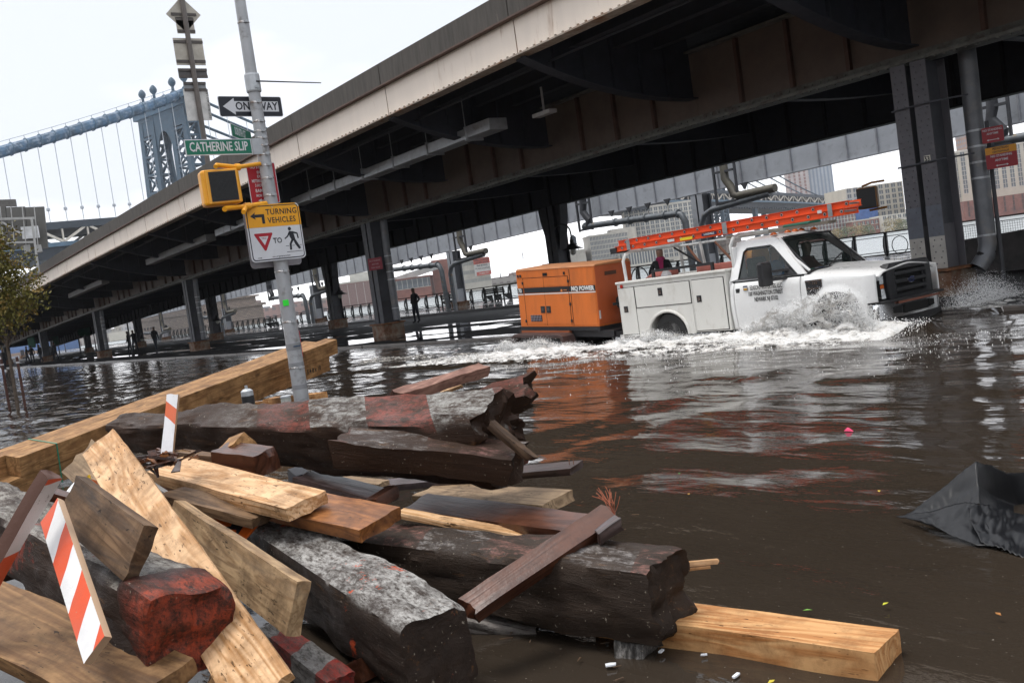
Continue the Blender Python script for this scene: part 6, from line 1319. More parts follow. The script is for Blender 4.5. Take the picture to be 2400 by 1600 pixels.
for zz in (.33, -.335): MB().lathe([(.008, -.01), (.008, -.004)], (0, 0, zz), 8, ax='y').build('bolt', M_galv, t)
t = sgn_thing('blank_sign', 'bare grey back of a matching sign fixed behind the yellow and white sign', .01, 2.52, .125, R(8)); plate(t, .82, .76, .055, M('sign_alu', (.30, .29, .31), .5, .3))
# steel rod
o = MB().tube([(0, 0, 0), (.96, -.02, -.01)], [.011, .007], 8).build('steel_rod', M_pdark, None); o.location = Vector((-12.65, 5.26, 4.575)) + SN * .1; o.rotation_euler = (0, 0, SR); props(o, 'thin horizontal rod sticking out to the right from the signal pole', 'rod')
# pedestrian signal
M_ys = M('signal_yellow', (.82, .36, .015), .38, var=.06, bump=.05, dirt=(.55, .22, .02), dfac=(.62, .75), scale=4)
t = sgn_thing('pedestrian_signal', 'yellow pedestrian signal with dark grid screen beside the pole', -.755, 3.2, -.22, R(-14))
MB().box(-.25, .20, -.03, .22, -.23, .22).build('signal_housing', M_ys, t, bevel=.035)
MB().box(-.205, .205, -.05, -.03, -.215, .215).build('signal_door', M_ys, t, bevel=.02)
sc_ = MB().box(-.16, .175, -.056, -.0505, -.185, .185).build('signal_screen', M('screen_dark', (.03, .033, .038), .35, var=.4, scale=30, bump=.3), t)
q = MB()
for k in range(22): q.box(-.16 + .0155 * k, -.158 + .0155 * k, -.068, -.0562, -.185, .185); 
for k in range(24): q.box(-.16, .175, -.068, -.0562, -.185 + .0155 * k, -.183 + .0155 * k)
q.build('screen_louvre', M_blk, t, kind='stuff')
MB().hexa([(.20, -.02, -.21), (.235, .02, -.21), (.235, .25, -.21), (.20, .25, -.21), (.20, -.02, .19), (.235, .02, .19), (.235, .25, .19), (.2, .25, .19)]).build('signal_back', M_ys, t, bevel=.015)
ar = thing('signal_bracket', 'yellow pipe brackets holding the pedestrian signal', 'bracket', Vector((-12.65, 5.26, 0)), SR)
q = MB(); q.tube([(-.84, -.30, 3.44), (-.80, -.24, 3.47), (-.5, -.2, 3.44), (-.1, -.04, 3.50)], .028, 10); q.lathe([(.045, -.03), (.045, .03)], (-.5, -.2, 3.44), 10, ax='x'); q.build('upper_pipe', M_ys, ar, smooth=True)
q = MB(); q.tube([(-.82, -.32, 2.90), (-.78, -.28, 2.915), (-.5, -.22, 2.93), (-.1, -.04, 2.975)], .033, 10); q.tube([(-.66, -.5, 2.83), (-.5, -.24, 2.91)], .03, 8); q.lathe([(.05, -.04), (.05, .04)], (-.45, -.2, 2.93), 10, ax='x'); q.build('lower_pipe', M_ys, ar, smooth=True)
# ---------------------------------------------------------------- signs by column 53
t = thing('pole_stub', 'thin black post carrying the two red signs by column 53', 'post', (-10.22, 18.75, 0)); MB().tube([(0, 0, 0), (0, 0, 3.25)], .04, 8).build('post_shaft', M_pdark, t)
def rsign(label, x, z, w_, h_, lines, yel=None, nm='parking_sign'):
    t = thing(nm, label, 'street sign', (x, 18.55, z), R(16)); plate(t, w_, h_, .02, K_('sign_red_shade', (.30, .02, .03)))
    if yel: MB().box(-w_ / 2, w_ / 2, -.002, -.0004, h_ / 2 - yel, h_ / 2).build('yellow_field', K_('sign_yel_shade', (.65, .28, .02)), t)
    for s_, zz, sz, mm in lines: text(s_, sz, mm, t, FM(0, -.004, zz), sx=.9, bold=.001)
    a = .11; zb_ = -h_ / 2 + .05
    MB().prism([(-a, zb_), (-a + .03, zb_ + .02), (-a + .03, zb_ + .006), (a - .03, zb_ + .006), (a - .03, zb_ + .02), (a, zb_), (a - .03, zb_ - .02), (a - .03, zb_ - .006), (-a + .03, zb_ - .006), (-a + .03, zb_ - .02)], 'y', -.004, -.002).build('double_arrow', S_wht, t)
rsign('red NO STANDING ANYTIME sign, upper of the two by column 53', -10.02, 2.96, .38, .29, (('NO STANDING', .09, .054, S_wht), ('ANYTIME', .02, .054, S_wht)))
rsign('red and orange PEDESTRIAN CROSSWALK sign below the other by column 53', -9.90, 2.52, .54, .40, (('PEDESTRIAN', .165, .055, S_blk), ('CROSSWALK', .105, .055, S_blk), ('NO STANDING', .03, .06, S_wht), ('ANYTIME', -.05, .06, S_wht)), yel=.13)
t = thing('parking_sign', 'small dark red sign on the left side of the pedestal column', 'street sign', (X0 - S - .12 + .6, 17.8, 2.86), R(30)); plate(t, .62, .46, .01, K_('sign_red_dim', (.22, .02, .035))); 
for k, s_ in enumerate(('NO STANDING', 'ANYTIME', 'TOW ZONE')): text(s_, .085, K_('sign_pale_dim', (.4, .3, .3)), t, FM(0, -.004, .12 - .13 * k), sx=.85)
t = thing('pedestrian_signal', 'dark pedestrian signal fixed to the left of column 53', 'pedestrian signal', (-12.5, 18.05, 2.17), R(25))
MB().box(-.2, .2, -.02, .2, -.22, .22).build('signal_housing', M('sig_dark_yellow', (.25, .10, .012), .5), t, bevel=.03); MB().box(-.2, .17, -.03, -.021, -.2, .2).build('signal_screen', M_blk, t, bevel=.01)
MB().tube([(-.1, .1, .25), (.1, .1, .3), (.35, .1, .3)], .025, 6).build('bracket_pipe', M('sig_dark_yellow', (.25, .10, .012), .5), t); MB().tube([(.0, .1, -.26), (.35, .1, -.24)], .025, 6).build('bracket_pipe', M('sig_dark_yellow', (.25, .10, .012), .5), t)
for k, (px_, py_, dd) in enumerate(((192, 778, 118), (206, 775, 117), (74, 802, 100), (131, 797, 120))):
    p = at(px_, py_, dd); t = thing('traffic_signal', ['round dark green signal head on a post by the far column', 'square green sign box fixed to the far middle column', 'green sign on the column at far left', 'small green sign left of the pale tower block'][k], 'traffic sign', p, R(50))
    gm_ = M('sig_green', (.01, .09, .06), .5)
    if k == 0: MB().lathe([(.5, -.12), (.5, .12)], (0, 0, 0), 16, ax='y').build('signal_head', gm_, t); MB().tube([(-.55, 0, .4), (-.55, 0, -p.z)], .08, 6).build('signal_post', M_pdark, t)
    else: MB().box(-.35, .35, -.1, .1, -.55, .5).build('sign_box', gm_, t, bevel=.03)
p = at(298, 757, 76); o = MB().tube([(0, 0, 0), (0, 0, -3.0)], .06, 6).build('thin_post', M_pdark, None); o.location = p; props(o, 'thin leaning pole standing above the two walkers', 'pole')

# ================================================================ TIMBER PILE
W_fresh = wood('pine_fresh', (.72, .47, .27), (.40, .20, .075), speck=1.1); W_warm = wood('pine_warm', (.50, .275, .11), (.24, .115, .04), speck=.6, stain=(.10, .05, .03), stainf=(.6, .75)); W_beam = wood('beam_tan', (.42, .235, .10), (.21, .10, .038), speck=.3, knots=.8, stain=(.12, .06, .03), stainf=(.6, .78))
W_grey = wood('board_weathered', (.36, .25, .15), (.17, .11, .065), speck=.8, stain=(.10, .075, .055)); W_brown = wood('board_brown', (.22, .135, .075), (.095, .052, .027), speck=.3, stain=(.05, .04, .035)); W_redb = wood('board_redbrown', (.115, .042, .022), (.045, .016, .009), speck=.3, rough=.3, wet=.3, stain=(.16, .08, .06), stainf=(.62, .75)); W_wetd = wood('board_wet_dark', (.075, .045, .038), (.03, .02, .018), speck=.4, rough=.28, wet=.3, stain=(.14, .11, .12), stainf=(.55, .7)); W_orange = wood('board_orangebrown', (.36, .145, .045), (.17, .06, .02), speck=.4, stain=(.09, .035, .02), rough=.45, wet=.1)
W_yel = wood('beam_yellow', (.62, .36, .16), (.36, .14, .04), speck=.2, knots=.2, ring=9)
def plank(name, label, d, mat, cen=None, quat=None, cat='timber', rough=.004, ends=.012, group=None, parent=None, bev=.004, nL=None):
    L0, W0, T0 = d; b_ = bmesh.new(); nx = nL or max(6, int(L0 / .07)); ny = 6; nz_ = 3; sd = rnd.random() * 99
    vv = {}
    def P(i, j, k):
        if (i, j, k) in vv: return vv[(i, j, k)]
        x = (i / nx - .5) * L0; y = (j / ny - .5) * W0; z = (k / nz_ - .5) * T0
        n1 = noise.noise(Vector((x * 2.2 + sd, y * 6, z * 6))); n2 = noise.noise(Vector((x * 9 + sd, y * 14, z * 14 + 7)))
        if i in (0, nx): x += (1 if i else -1) * (ends * n2 * 2 - ends * .4 + ends * noise.noise(Vector((sd, y * 30, z * 30))))
        edge = (j in (0, ny)) + (k in (0, nz_))
        y += (n1 * rough * 1.6 + n2 * rough * .8) * (1 if j in (0, ny) else 0) - (rough * .5 * (1 if j else -1) if edge == 2 else 0) * (j in (0, ny)); z += (n1 * rough + n2 * rough * .8) * (1 if k in (0, nz_) else 0) + .5 * rough * noise.noise(Vector((x * 1.5, sd, 0)))
        vv[(i, j, k)] = b_.verts.new((x, y, z)); return vv[(i, j, k)]
    for i in range(nx):
        for j in range(ny): b_.faces.new([P(i, j, nz_), P(i + 1, j, nz_), P(i + 1, j + 1, nz_), P(i, j + 1, nz_)]); b_.faces.new([P(i, j, 0), P(i, j + 1, 0), P(i + 1, j + 1, 0), P(i + 1, j, 0)])
        for k in range(nz_): b_.faces.new([P(i, 0, k), P(i + 1, 0, k), P(i + 1, 0, k + 1), P(i, 0, k + 1)]); b_.faces.new([P(i, ny, k), P(i, ny, k + 1), P(i + 1, ny, k + 1), P(i + 1, ny, k)])
    for j in range(ny):
        for k in range(nz_): b_.faces.new([P(0, j, k), P(0, j, k + 1), P(0, j + 1, k + 1), P(0, j + 1, k)]); b_.faces.new([P(nx, j, k), P(nx, j + 1, k), P(nx, j + 1, k + 1), P(nx, j, k + 1)])
    me = bpy.data.meshes.new(name); b_.to_mesh(me); b_.free(); me.materials.append(mat)
    me.polygons.foreach_set('use_smooth', [True] * len(me.polygons)); me.set_sharp_from_angle(angle=R(40))
    o = bpy.data.objects.new(name, me); COL.objects.link(o)
    if cen is not None: o.location = cen; o.rotation_mode = 'QUATERNION'; o.rotation_quaternion = quat
    if parent: o.parent = parent
    return props(o, label, cat, group)
def PLK(k, name, label, mat, **kw):
    c, q_, d = PL[k]; return plank(name, label, d, mat, c, q_, **kw)
def between(a, b, roll=0):
    a = Vector(a); b = Vector(b); x = (b - a).normalized(); z = Vector((0, 0, 1)); y = z.cross(x).normalized(); z = x.cross(y)
    q_ = Matrix((x, y, z)).transposed().to_quaternion() @ Quaternion((1, 0, 0), R(roll)); return (a + b) / 2, q_, (b - a).length
def facing(a, b, roll=0):
    a = Vector(a); b = Vector(b); x = (b - a).normalized(); z = (CAMPOS - (a + b) / 2).normalized(); y = z.cross(x).normalized(); z = x.cross(y)
    return (a + b) / 2, Matrix((x, y, z)).transposed().to_quaternion() @ Quaternion((1, 0, 0), R(roll)), (b - a).length
# stack of square beams
PLK('T1', 'beam', 'near upper square beam of the long stacked row leading to the signal pole', W_beam, rough=.002, ends=.003)
c1, q1, d1 = PL['T1']; Q1 = Quaternion(q1)
plank('beam', 'far upper square beam beside the near one in the long stack', (d1[0], .213, .213), W_beam, Vector(c1) + Q1 @ Vector((-.22, .225, -.004)), q1, 'timber', .002, .003)
plank('beam', 'near lower square beam of the long stack with pencilled number', (d1[0] - .05, .213, .213), W_beam, Vector(c1) + Q1 @ Vector((-.18, .014, -.220)), q1, 'timber', .002, .003)
plank('beam', 'far lower square beam of the long stack', (d1[0] - .3, .213, .213), W_beam, Vector(c1) + Q1 @ Vector((-.32, .236, -.222)), q1, 'timber', .002, .003)
tb_ = text('5 4 8 x 10', .10, INK, None, Matrix.Identity(4), sx=.8, bold=.001); tb_.parent = bpy.data.objects['beam.001'] if False else None
lowb = [o for o in bpy.data.objects if o.name.startswith('beam') and 'pencilled' in o.get('label', '')][0]
tb_.parent = lowb; tb_.location = (d1[0] / 2 - .42, -.112, .0); tb_.rotation_euler = (R(90), 0, 0)
st_ = MB(); w2, h2 = .215, .40
st_.box(-.007, .007, -.1145, -.1115, -.33, .110); st_.box(-.007, .007, -.1145, .33, .1105, .1135); so_ = st_.build('strap', flat('strap_green', (.01, .22, .14), .4), None); so_.rotation_mode = 'QUATERNION'; so_.rotation_quaternion = q1; so_.location = Vector(c1) + Q1 @ Vector((-d1[0] / 2 + .46, 0, 0)); props(so_, 'thin green plastic strap around the left end of the beam stack', 'strap')
PLK('T3', 'beam', 'short beam lying behind the foot of the signal pole', W_yel, rough=.003)
cc, qq, ln = between(at(540, 958, 11.6), at(620, 946, 12.2)); plank('beam_offcut', 'end of a pale beam showing left of the black canister', (ln, .14, .08), W_yel, cc, qq)
# items at the pole foot
cn = thing('canister', 'black canister with a silver cap standing beside the pole foot', 'canister', at(585, 958, 8.2)); MB().lathe([(.05, 0), (.052, .10), (.052, .11)], (0, 0, 0), 16).build('canister_body', M_blk, cn, smooth=True); MB().lathe([(.05, .11), (.05, .15), (.03, .165), (.012, .17), (.012, .195)], (0, 0, 0), 16).build('cap', M_galv, cn, smooth=True)
cn = thing('paint_tin', 'pale grey lidded tin right against the signal pole', 'tin', at(673, 955, 8.4)); MB().lathe([(.042, 0), (.042, .085)], (0, 0, 0), 16).build('tin_body', M('tin_pale', (.42, .43, .40), .5), cn, smooth=True); MB().lathe([(.045, .086), (.045, .1), (.03, .105)], (0, 0, 0), 16).build('lid', M_galv, cn)
# fresh planks
PLK('P1', 'plank', 'speckled pale plank lying across the middle of the pile', W_fresh, rough=.003)
PLK('P1b', 'plank', 'orange-brown plank just under the speckled pale plank, sticking out right', W_orange, rough=.003)
cc, qq, ln = facing(at(233, 1038, 5.3), at(628, 1640, 3.0), 10); plank('plank', 'tall grainy pine plank leaning from the top of the pile down to the bottom edge', (ln, .205, .035), W_fresh, cc, qq, rough=.004, ends=.02)
PLK('P4', 'plank', 'pale plank standing on edge in the centre of the pile', wood('pine_mould', (.50, .34, .19), (.25, .15, .075), speck=.9, stain=(.14, .10, .07), stainf=(.55, .72)), rough=.004)
PLK('T6', 'batten', 'red-brown batten propped diagonally over the two big tarred beams', W_redb, rough=.003, ends=.02)
PLK('T7', 'plank', 'wet purple-brown plank behind the diagonal batten', W_redb, rough=.003)
PLK('T8', 'plank', 'grey-tan wide board with a dark stripe floating behind the pile', W_grey, rough=.004)
PLK('T9', 'plank', 'thin wet board with upright nails at the water side of the pile', W_wetd, rough=.003)
cc, qq, ln = facing(at(172, 1172, 3.82), at(332, 1299, 3.36), 24); plank('plank', 'wide brown board with sawn end resting on the left tarred beam', (ln, .195, .055), W_brown, cc, qq, rough=.003)
M_str = stripes('barricade_stripes', (.80, .80, .80), (.72, .085, .02), .29, .9, phase=.1, chip=.66)
PLK('T16', 'barricade_board', 'board with broad orange and white diagonal stripes leaning on the pile', M_str, cat='barricade board', rough=.002, ends=.004)
cc, qq, ln = between(at(-120, 1400, 3.9), at(370, 1625, 3.1), 12); plank('plank', 'large tan plank lying lowest at the bottom left corner', (ln, .30, .06), wood('pine_stained', (.30, .17, .075), (.14, .07, .03), speck=.3, stain=(.09, .06, .045), stainf=(.5, .7)), cc, qq, rough=.004)
PLK('T17', 'striped_batten', 'narrow batten with faded orange and white paint crossing the left edge', stripes('leg_stripes', (.62, .60, .58), (.62, .09, .03), .55, .3, phase=.62, chip=.60, wood_c=(.10, .045, .03)), cat='batten', rough=.003)
cc, qq, ln = between(at(930, 932, 6.6), at(1136, 864, 7.6), 20); plank('batten', 'pinkish wet batten pointing at the truck above the long tarred log', (ln, .10, .08), wood('pink_batten', (.36, .20, .15), (.17, .08, .06), speck=.3), cc, qq, rough=.006, ends=.03)
cc, qq, ln = between(at(1010, 925, 7.6), at(1075, 900, 7.6), 45); plank('wood_chip', 'triangular pale chip leaning on the pinkish batten', (ln, .09, .03), W_fresh, cc, qq, rough=.012, ends=.04)
a_ = [Vector((-2.92, 2.74, .03)), Vector((-2.02, 2.88, .03)), Vector((-2.03, 2.64, .03)), Vector((-2.76, 2.44, .03))]
cc, qq, ln = between(atz(1430, 1444, .04), atz(2084, 1538, .04)); plank('beam', 'clean yellow pine beam floating at the bottom right of the pile', (ln, .235, .115), W_yel, cc, qq, rough=.002, ends=.003)
def stick(name, label, p0, p1, w_, t_, mat, roll=0, cat='stick', **k):
    cc, qq, ln = between(p0, p1, roll); return plank(name, label, (ln, w_, t_), mat, cc, qq, cat, **k)
stick('plank', 'thin pale strip showing between the purple-brown plank and the tarred beam', at(930, 1200, 5.0), at(1265, 1262, 4.8), .10, .03, W_fresh, cat='timber')
stick('plank', 'wet grey-purple plank with a raised end block under the speckled plank', at(715, 1118, 6.0), at(905, 1170, 5.6), .20, .05, W_wetd, cat='timber')
stick('wood_block', 'small red-brown block lying crosswise on the grey-purple plank', at(872, 1183, 5.2), at(925, 1148, 5.3), .08, .06, W_redb, cat='timber')
stick('plank', 'pale thin board just above the wet thin board', at(720, 1115, 6.7), at(900, 1135, 6.4), .14, .03, W_grey, cat='timber')
stick('plank', 'knotty board with pointed top hidden behind the tall pine plank', at(182, 1070, 5.6), at(260, 1140, 5.4), .24, .035, W_grey, 38, cat='timber', ends=.03)
stick('lath', 'splintered lath under the wide brown board', at(180, 1268, 4.5), at(272, 1347, 4.3), .05, .035, W_warm, cat='timber', ends=.03)
stick('plank', 'dark plank below the speckled plank and above the orange panel', at(400, 1160, 5.15), at(620, 1215, 4.95), .2, .05, W_brown, cat='timber')
stick('wood_block', 'brown wedge block standing against the tarred log', at(535, 1060, 5.9), at(575, 1045, 5.8), .14, .12, W_warm, 25, cat='timber')
stick('wood_block', 'dark brown block lying beside the wedge block', at(520, 1072, 5.8), at(628, 1082, 5.6), .16, .13, W_redb, 10, cat='timber')
stick('batten', 'dark board tucked under the left end of the tarred log', at(420, 1068, 5.9), at(540, 1080, 5.8), .10, .06, W_brown, cat='timber')
stick('batten', 'red-brown strip lying on the floating left boards', at(90, 1150, 5.0), at(190, 1178, 5.0), .10, .05, W_redb, cat='timber')
stick('wood_chip', 'torn orange-brown chip at the left of the pile', at(72, 1150, 5.1), at(100, 1140, 5.1), .12, .03, W_orange, cat='timber', ends=.05)
stick('batten', 'short batten with sawn end at the bottom centre edge', at(770, 1608, 4.2), at(868, 1560, 4.0), .12, .09, W_redb, cat='timber')
stick('plank', 'pale thin board seen low between the tall plank and the tarred beam', at(560, 1530, 4.1), at(520, 1640, 3.9), .16, .04, W_warm, cat='timber')
stick('lath', 'white painted lath crossing behind the tall pine plank', at(345, 1128, 5.3), at(390, 1158, 5.3), .05, .02, M('paint_white_old', (.55, .53, .5), .6), cat='timber')
stick('lath', 'white painted splinter left of the tall pine plank', at(212, 1155, 5.0), at(262, 1192, 4.9), .03, .02, M('paint_white_old', (.55, .53, .5), .6), cat='timber', ends=.03)
stick('lath', 'small dark batten poking out beyond the diagonal batten', at(1400, 1262, 4.1), at(1455, 1222, 4.15), .06, .05, W_wetd, cat='timber')
stick('splinter', 'bright broken splinters sticking from the end of the right tarred beam', at(1600, 1322, 4.1), at(1680, 1315, 4.1), .022, .018, W_fresh, ends=.02)
stick('splinter', 'lower broken splinter at the end of the right tarred beam', at(1610, 1333, 4.1), at(1672, 1326, 4.1), .015, .014, W_fresh, ends=.02)
# upright orange and white stake with torn bark
M_st2 = stripes('stake_stripes', (.78, .78, .80), (.70, .14, .05), .6, -.7, phase=.777, chip=.64, duty=.86)
cc, qq, ln = between(at(391, 1078, 5.25), at(406, 925, 5.35)); sk = thing('barricade_stake', 'upright white stake with orange bands stuck in the pile', 'stake', cc); sk.rotation_mode = 'QUATERNION'
xr = (Vector(at(406, 925, 5.35)) - Vector(at(391, 1078, 5.25))).normalized(); zf = (CAMPOS - Vector(cc)).normalized(); yf = zf.cross(xr).normalized(); zf = xr.cross(yf)
sk.rotation_quaternion = Matrix((xr, yf, zf)).transposed().to_quaternion() @ Quaternion((1, 0, 0), R(-18)); so2 = plank('stake_board', None, (ln, .062, .03), M_st2, cat=None, parent=sk, rough=.002, ends=.006)
bm_ = thing('bark_shreds', 'torn red-brown bark shreds heaped around the foot of the stake', 'bark', at(372, 1085, 5.2))
for k in range(46):
    a = rnd.uniform(0, 6.28); r_ = rnd.uniform(.0, .17); p = Vector((RGT.x, RGT.y, 0)) * r_ * math.cos(a) * 1.25 + Vector((FWD.x, FWD.y, 0)) * r_ * math.sin(a) + Vector((0, 0, rnd.uniform(-.02, .04)))
    dd_ = Vector((rnd.gauss(0, 1), rnd.gauss(0, 1), rnd.gauss(0, .45))).normalized() * rnd.uniform(.03, .11); MB().bar(p - dd_ * .8, p + dd_ * .8, rnd.uniform(.02, .05), rnd.uniform(.004, .014), w2=.012).build('bark_shred', (W_redb, W_orange, W_wetd, W_redb)[k % 4], bm_)
# big tarred timbers
def log(name, label, p0, p1, w0, h0, w1, h1, mat, roll=0, seed=1, parts=None, jag=.03, rgh=.012, cham=.22, nL=70, cat='tarred timber', twist=0, bow=0):
    a = Vector(p0); b_ = Vector(p1); cc, qq, ln = between(a, b_, roll); q = MB(); n = 44; V = []
    for i in range(nL + 1):
        t = i / nL; x = (t - .5) * ln; w_ = lerp(w0, w1, t); h_ = lerp(h0, h1, t); ti = R(twist) * (t - .5)
        for k in range(n):
            an = 2 * math.pi * k / n + math.pi / n; c, s_ = math.cos(an), math.sin(an); e = 9.0
            rr_ = 1 / ((abs(c) ** e + abs(s_) ** e) ** (1 / e)); y = c * rr_ * w_ / 2; z = s_ * rr_ * h_ / 2
            n1 = noise.noise(Vector((x * 1.6 + seed, y * 5, z * 5))); n2 = noise.noise(Vector((x * 5 + seed, y * 16, z * 16))); n3 = noise.noise(Vector((x * 14 + seed, y * 34, z * 34)))
            gr = abs(noise.noise(Vector((x * .7 + seed, (y + .7 * z) * 13, (z - .5 * y) * 13 + seed)))); crack = -max(0, .09 - gr) / .09 * .010
            f = 1 + (crack + n1 * rgh * 1.6 + n2 * rgh * .9 + n3 * rgh * .4) / (w_ / 2); y *= f; z *= f
            if i in (0, nL): y *= .97; z *= .97
            xx = x + ((1 if i > nL / 2 else -1) * jag * (noise.noise(Vector((seed * 3, y * 11, z * 11))) + .6 * noise.noise(Vector((seed, y * 30, z * 30)))) * (max(0, abs(t - .5) * 2 - .85) / .15))
            V.append((xx, y * math.cos(ti) - z * math.sin(ti), y * math.sin(ti) + z * math.cos(ti) + bow * math.sin(math.pi * t)))
    F = [(i * n + k, i * n + (k + 1) % n, (i + 1) * n + (k + 1) % n, (i + 1) * n + k) for i in range(nL) for k in range(n)]
    for i, sg in ((0, -1), (nL, 1)):
        base = len(V); rings = [(.86, .4), (.7, .4), (.5, .4), (.33, .8), (.16, .8)]; prev = [i * n + k for k in range(n)]
        for (f, g_) in rings:
            cur_ = []
            for k in range(n):
                v = Vector(V[i * n + k]); cy, cz_ = v.y * f, v.z * f; xx = sg * ln / 2 + sg * jag * .8 * (noise.noise(Vector((seed + 9, cy * 12, cz_ * 12))) + .5 * noise.noise(Vector((seed + 9, cy * 40, cz_ * 14))) - .2); cur_.append(len(V)); V.append((xx, cy, cz_))
            F += [(prev[k], prev[(k + 1) % n], cur_[(k + 1) % n], cur_[k]) for k in range(n)]; prev = cur_
        V.append((sg * ln / 2 - sg * jag * .3, 0, 0)); F += [(prev[k], prev[(k + 1) % n], len(V) - 1) for k in range(n)]
    q.add(V, F); o = q.build(name, mat, None, smooth=True); o.location = cc; o.rotation_mode = 'QUATERNION'; o.rotation_quaternion = qq
    return props(o, label, cat), cc, qq, ln
WR = ((.34, .34, .32), (.22, .05, .035))
Lm1 = logmat('tar_log_striped', paint=WR, period=.95, phase=.62, pf=(.44, .56), skew=.9, fade=(-.6, .5)); Lm2 = logmat('tar_log_white', spots=(.48, .07, .02), base=(.020, .013, .0095), paint=((.42, .41, .39), (.42, .41, .39)), pf=(.40, .56)); Lm3 = logmat('tar_log_plain', paint=((.20, .10, .09), (.26, .25, .24)), period=.9, pf=(.50, .62)); Lm4 = logmat('tar_log_left', spots=(.20, .04, .025), base=(.024, .015, .011), paint=((.33, .31, .28), (.30, .29, .26)), pf=(.42, .58))
l1, c_, q_, n_ = log('tarred_log', 'huge black tarred log with worn red and white bands, topmost on the pile', at(282, 1010, 7.2), at(1175, 1024, 5.2), .20, .21, .38, .42, Lm1, roll=24, seed=3, jag=.09, rgh=.018, nL=60)
def onlog(name, p0, p1, w_, t_, mat, par, **k):
    o = stick(name, None, p0, p1, w_, t_, mat, cat=None, **k); par.matrix_world; M0 = Matrix.LocRotScale(par.location, par.rotation_quaternion, None); o.parent = par; o.matrix_parent_inverse = M0.inverted(); return o
onlog('split_slab', at(800, 1046, 5.32), at(1222, 1086, 5.0), .22, .15, Lm3, l1, roll=12, ends=.03, rough=.01)
onlog('hanging_splinter', at(1150, 990, 4.95), at(1250, 1078, 4.85), .05, .045, wood('charred', (.10, .06, .035), (.03, .018, .012), speck=.2), l1, ends=.02, rough=.01)
onlog('torn_end', at(1120, 955, 5.5), at(1258, 912, 5.45), .20, .12, Lm1, l1, roll=34, ends=.07, rough=.02)
onlog('torn_end', at(1130, 1010, 5.35), at(1215, 985, 5.3), .10, .07, Lm3, l1, roll=-10, ends=.07, rough=.02)
log('tarred_log', 'tarred beam with flaking white top and squared end at the bottom centre', at(630, 1262, 5.4), at(1032, 1532, 3.7), .28, .30, .29, .33, Lm2, roll=6, seed=8, jag=.012, rgh=.012)
log('tarred_log', 'long black tarred beam ending in a charred face at the right of the pile', at(850, 1300, 5.1), at(1568, 1395, 3.88), .32, .30, .31, .32, logmat('tar_log_char', base=(.02, .013, .009), paint=((.24, .11, .09), (.30, .28, .27)), period=.8, pf=(.5, .62)), roll=3, seed=12, jag=.05, rgh=.014)
l4, *_ = log('tarred_log', 'tarred beam with pale top and broken red end at the bottom left', at(-60, 1195, 4.9), at(424, 1464, 3.35), .27, .26, .285, .265, Lm4, roll=-8, seed=21, jag=.045, rgh=.016)
p_e = at(440, 1470, 3.75); cc, qq, ln = between(at(385, 1432, 3.83), at(447, 1476, 3.735), -8)
q = log('painted_end', None, at(382, 1433, 3.46), at(449, 1481, 3.28), .305, .285, .305, .285, logmat('tar_red_end', base=(.022, .010, .007), paint=((.32, .05, .02), (.24, .045, .025)), side='all', pf=(.40, .56), fade=(-.12, .02)), roll=-8, seed=21, jag=.03, rgh=.012, nL=16, cat=None)[0]
q.parent = l4; q.matrix_parent_inverse = Matrix.LocRotScale(l4.location, l4.rotation_quaternion, None).inverted()
log('log', 'thin barkless pale log lying under the right tarred beam', at(1100, 1465, 4.45), at(1262, 1502, 4.35), .13, .13, .13, .13, logmat('pale_log', base=(.06, .05, .045), paint=((.24, .22, .20), (.24, .22, .20)), side='all', pf=(.3, .6)), seed=31, jag=.03, nL=14)
log('log', 'small log with red and white bands at the bottom centre edge', at(630, 1485, 4.4), at(800, 1620, 3.9), .13, .13, .13, .13, logmat('small_banded', base=(.04, .035, .03), paint=((.27, .26, .25), (.30, .03, .02)), period=.42, side='all', pf=(.25, .5)), seed=37, jag=.02, nL=14)
log('log', 'short black post with a pale top standing in the water under the right beam', at(1484, 1585, 3.9), at(1487, 1500, 3.95), .14, .14, .14, .14, logmat('stub', base=(.02, .018, .016), paint=((.35, .33, .31), (.35, .33, .31)), side='all', pf=(.45, .6)), seed=39, jag=.015, nL=8)
log('log', 'dark log end low in the water at the left between the striped boards', at(-20, 1330, 4.6), at(110, 1300, 4.7), .14, .14, .12, .12, Lm3, seed=41, nL=10)
# small debris on the beams
db = thing('wood_crumbs', 'rotten wood crumbs scattered on the black tarred beams', 'crumbs', at(1000, 1240, 5.2))
for k in range(40):
    px_ = rnd.uniform(930, 1330); base_ = Vector(at(px_, 1243 + (px_ - 930) * .085 + rnd.uniform(-8, 10), lerp(5.25, 4.55, (px_ - 930) / 400))) - db.location
    dd_ = Vector((rnd.gauss(0, 1), rnd.gauss(0, 1), .15 * rnd.gauss(0, 1))).normalized() * rnd.uniform(.008, .05); MB().bar(base_ - dd_, base_ + dd_, rnd.uniform(.01, .025), rnd.uniform(.008, .018), w2=.006).build('wood_crumb', W_redb if k % 2 else Lm3, db)
for k, (x, y, dpt) in enumerate(((1335, 1092, 5.65), (1345, 1094, 5.63))):
    o = MB().tube([(0, 0, -.02), (.003, 0, .045)], .0022, 5).build('nail', M_rust, None); o.location = at(x, y, dpt); props(o, ['left upright nail in the end of the thin wet board', 'right upright nail in the end of the thin wet board'][k], 'nail')
sp_ = MB()
for k in range(150):
    x_, y_ = rnd.uniform(-40, 1500), rnd.uniform(1080, 1600); p_ = Vector(atz(x_, y_, .012)); a = rnd.uniform(0, 6.28); l_ = rnd.uniform(.008, .03); dd_ = Vector((math.cos(a), math.sin(a), 0)) * l_; sp_.bar(p_ - dd_, p_ + dd_, rnd.uniform(.003, .009), rnd.uniform(.002, .004), w2=.002)
o = sp_.build('floating_splinters', W_brown, None, kind='stuff'); o['label'] = 'wood splinters and twigs floating around the pile'
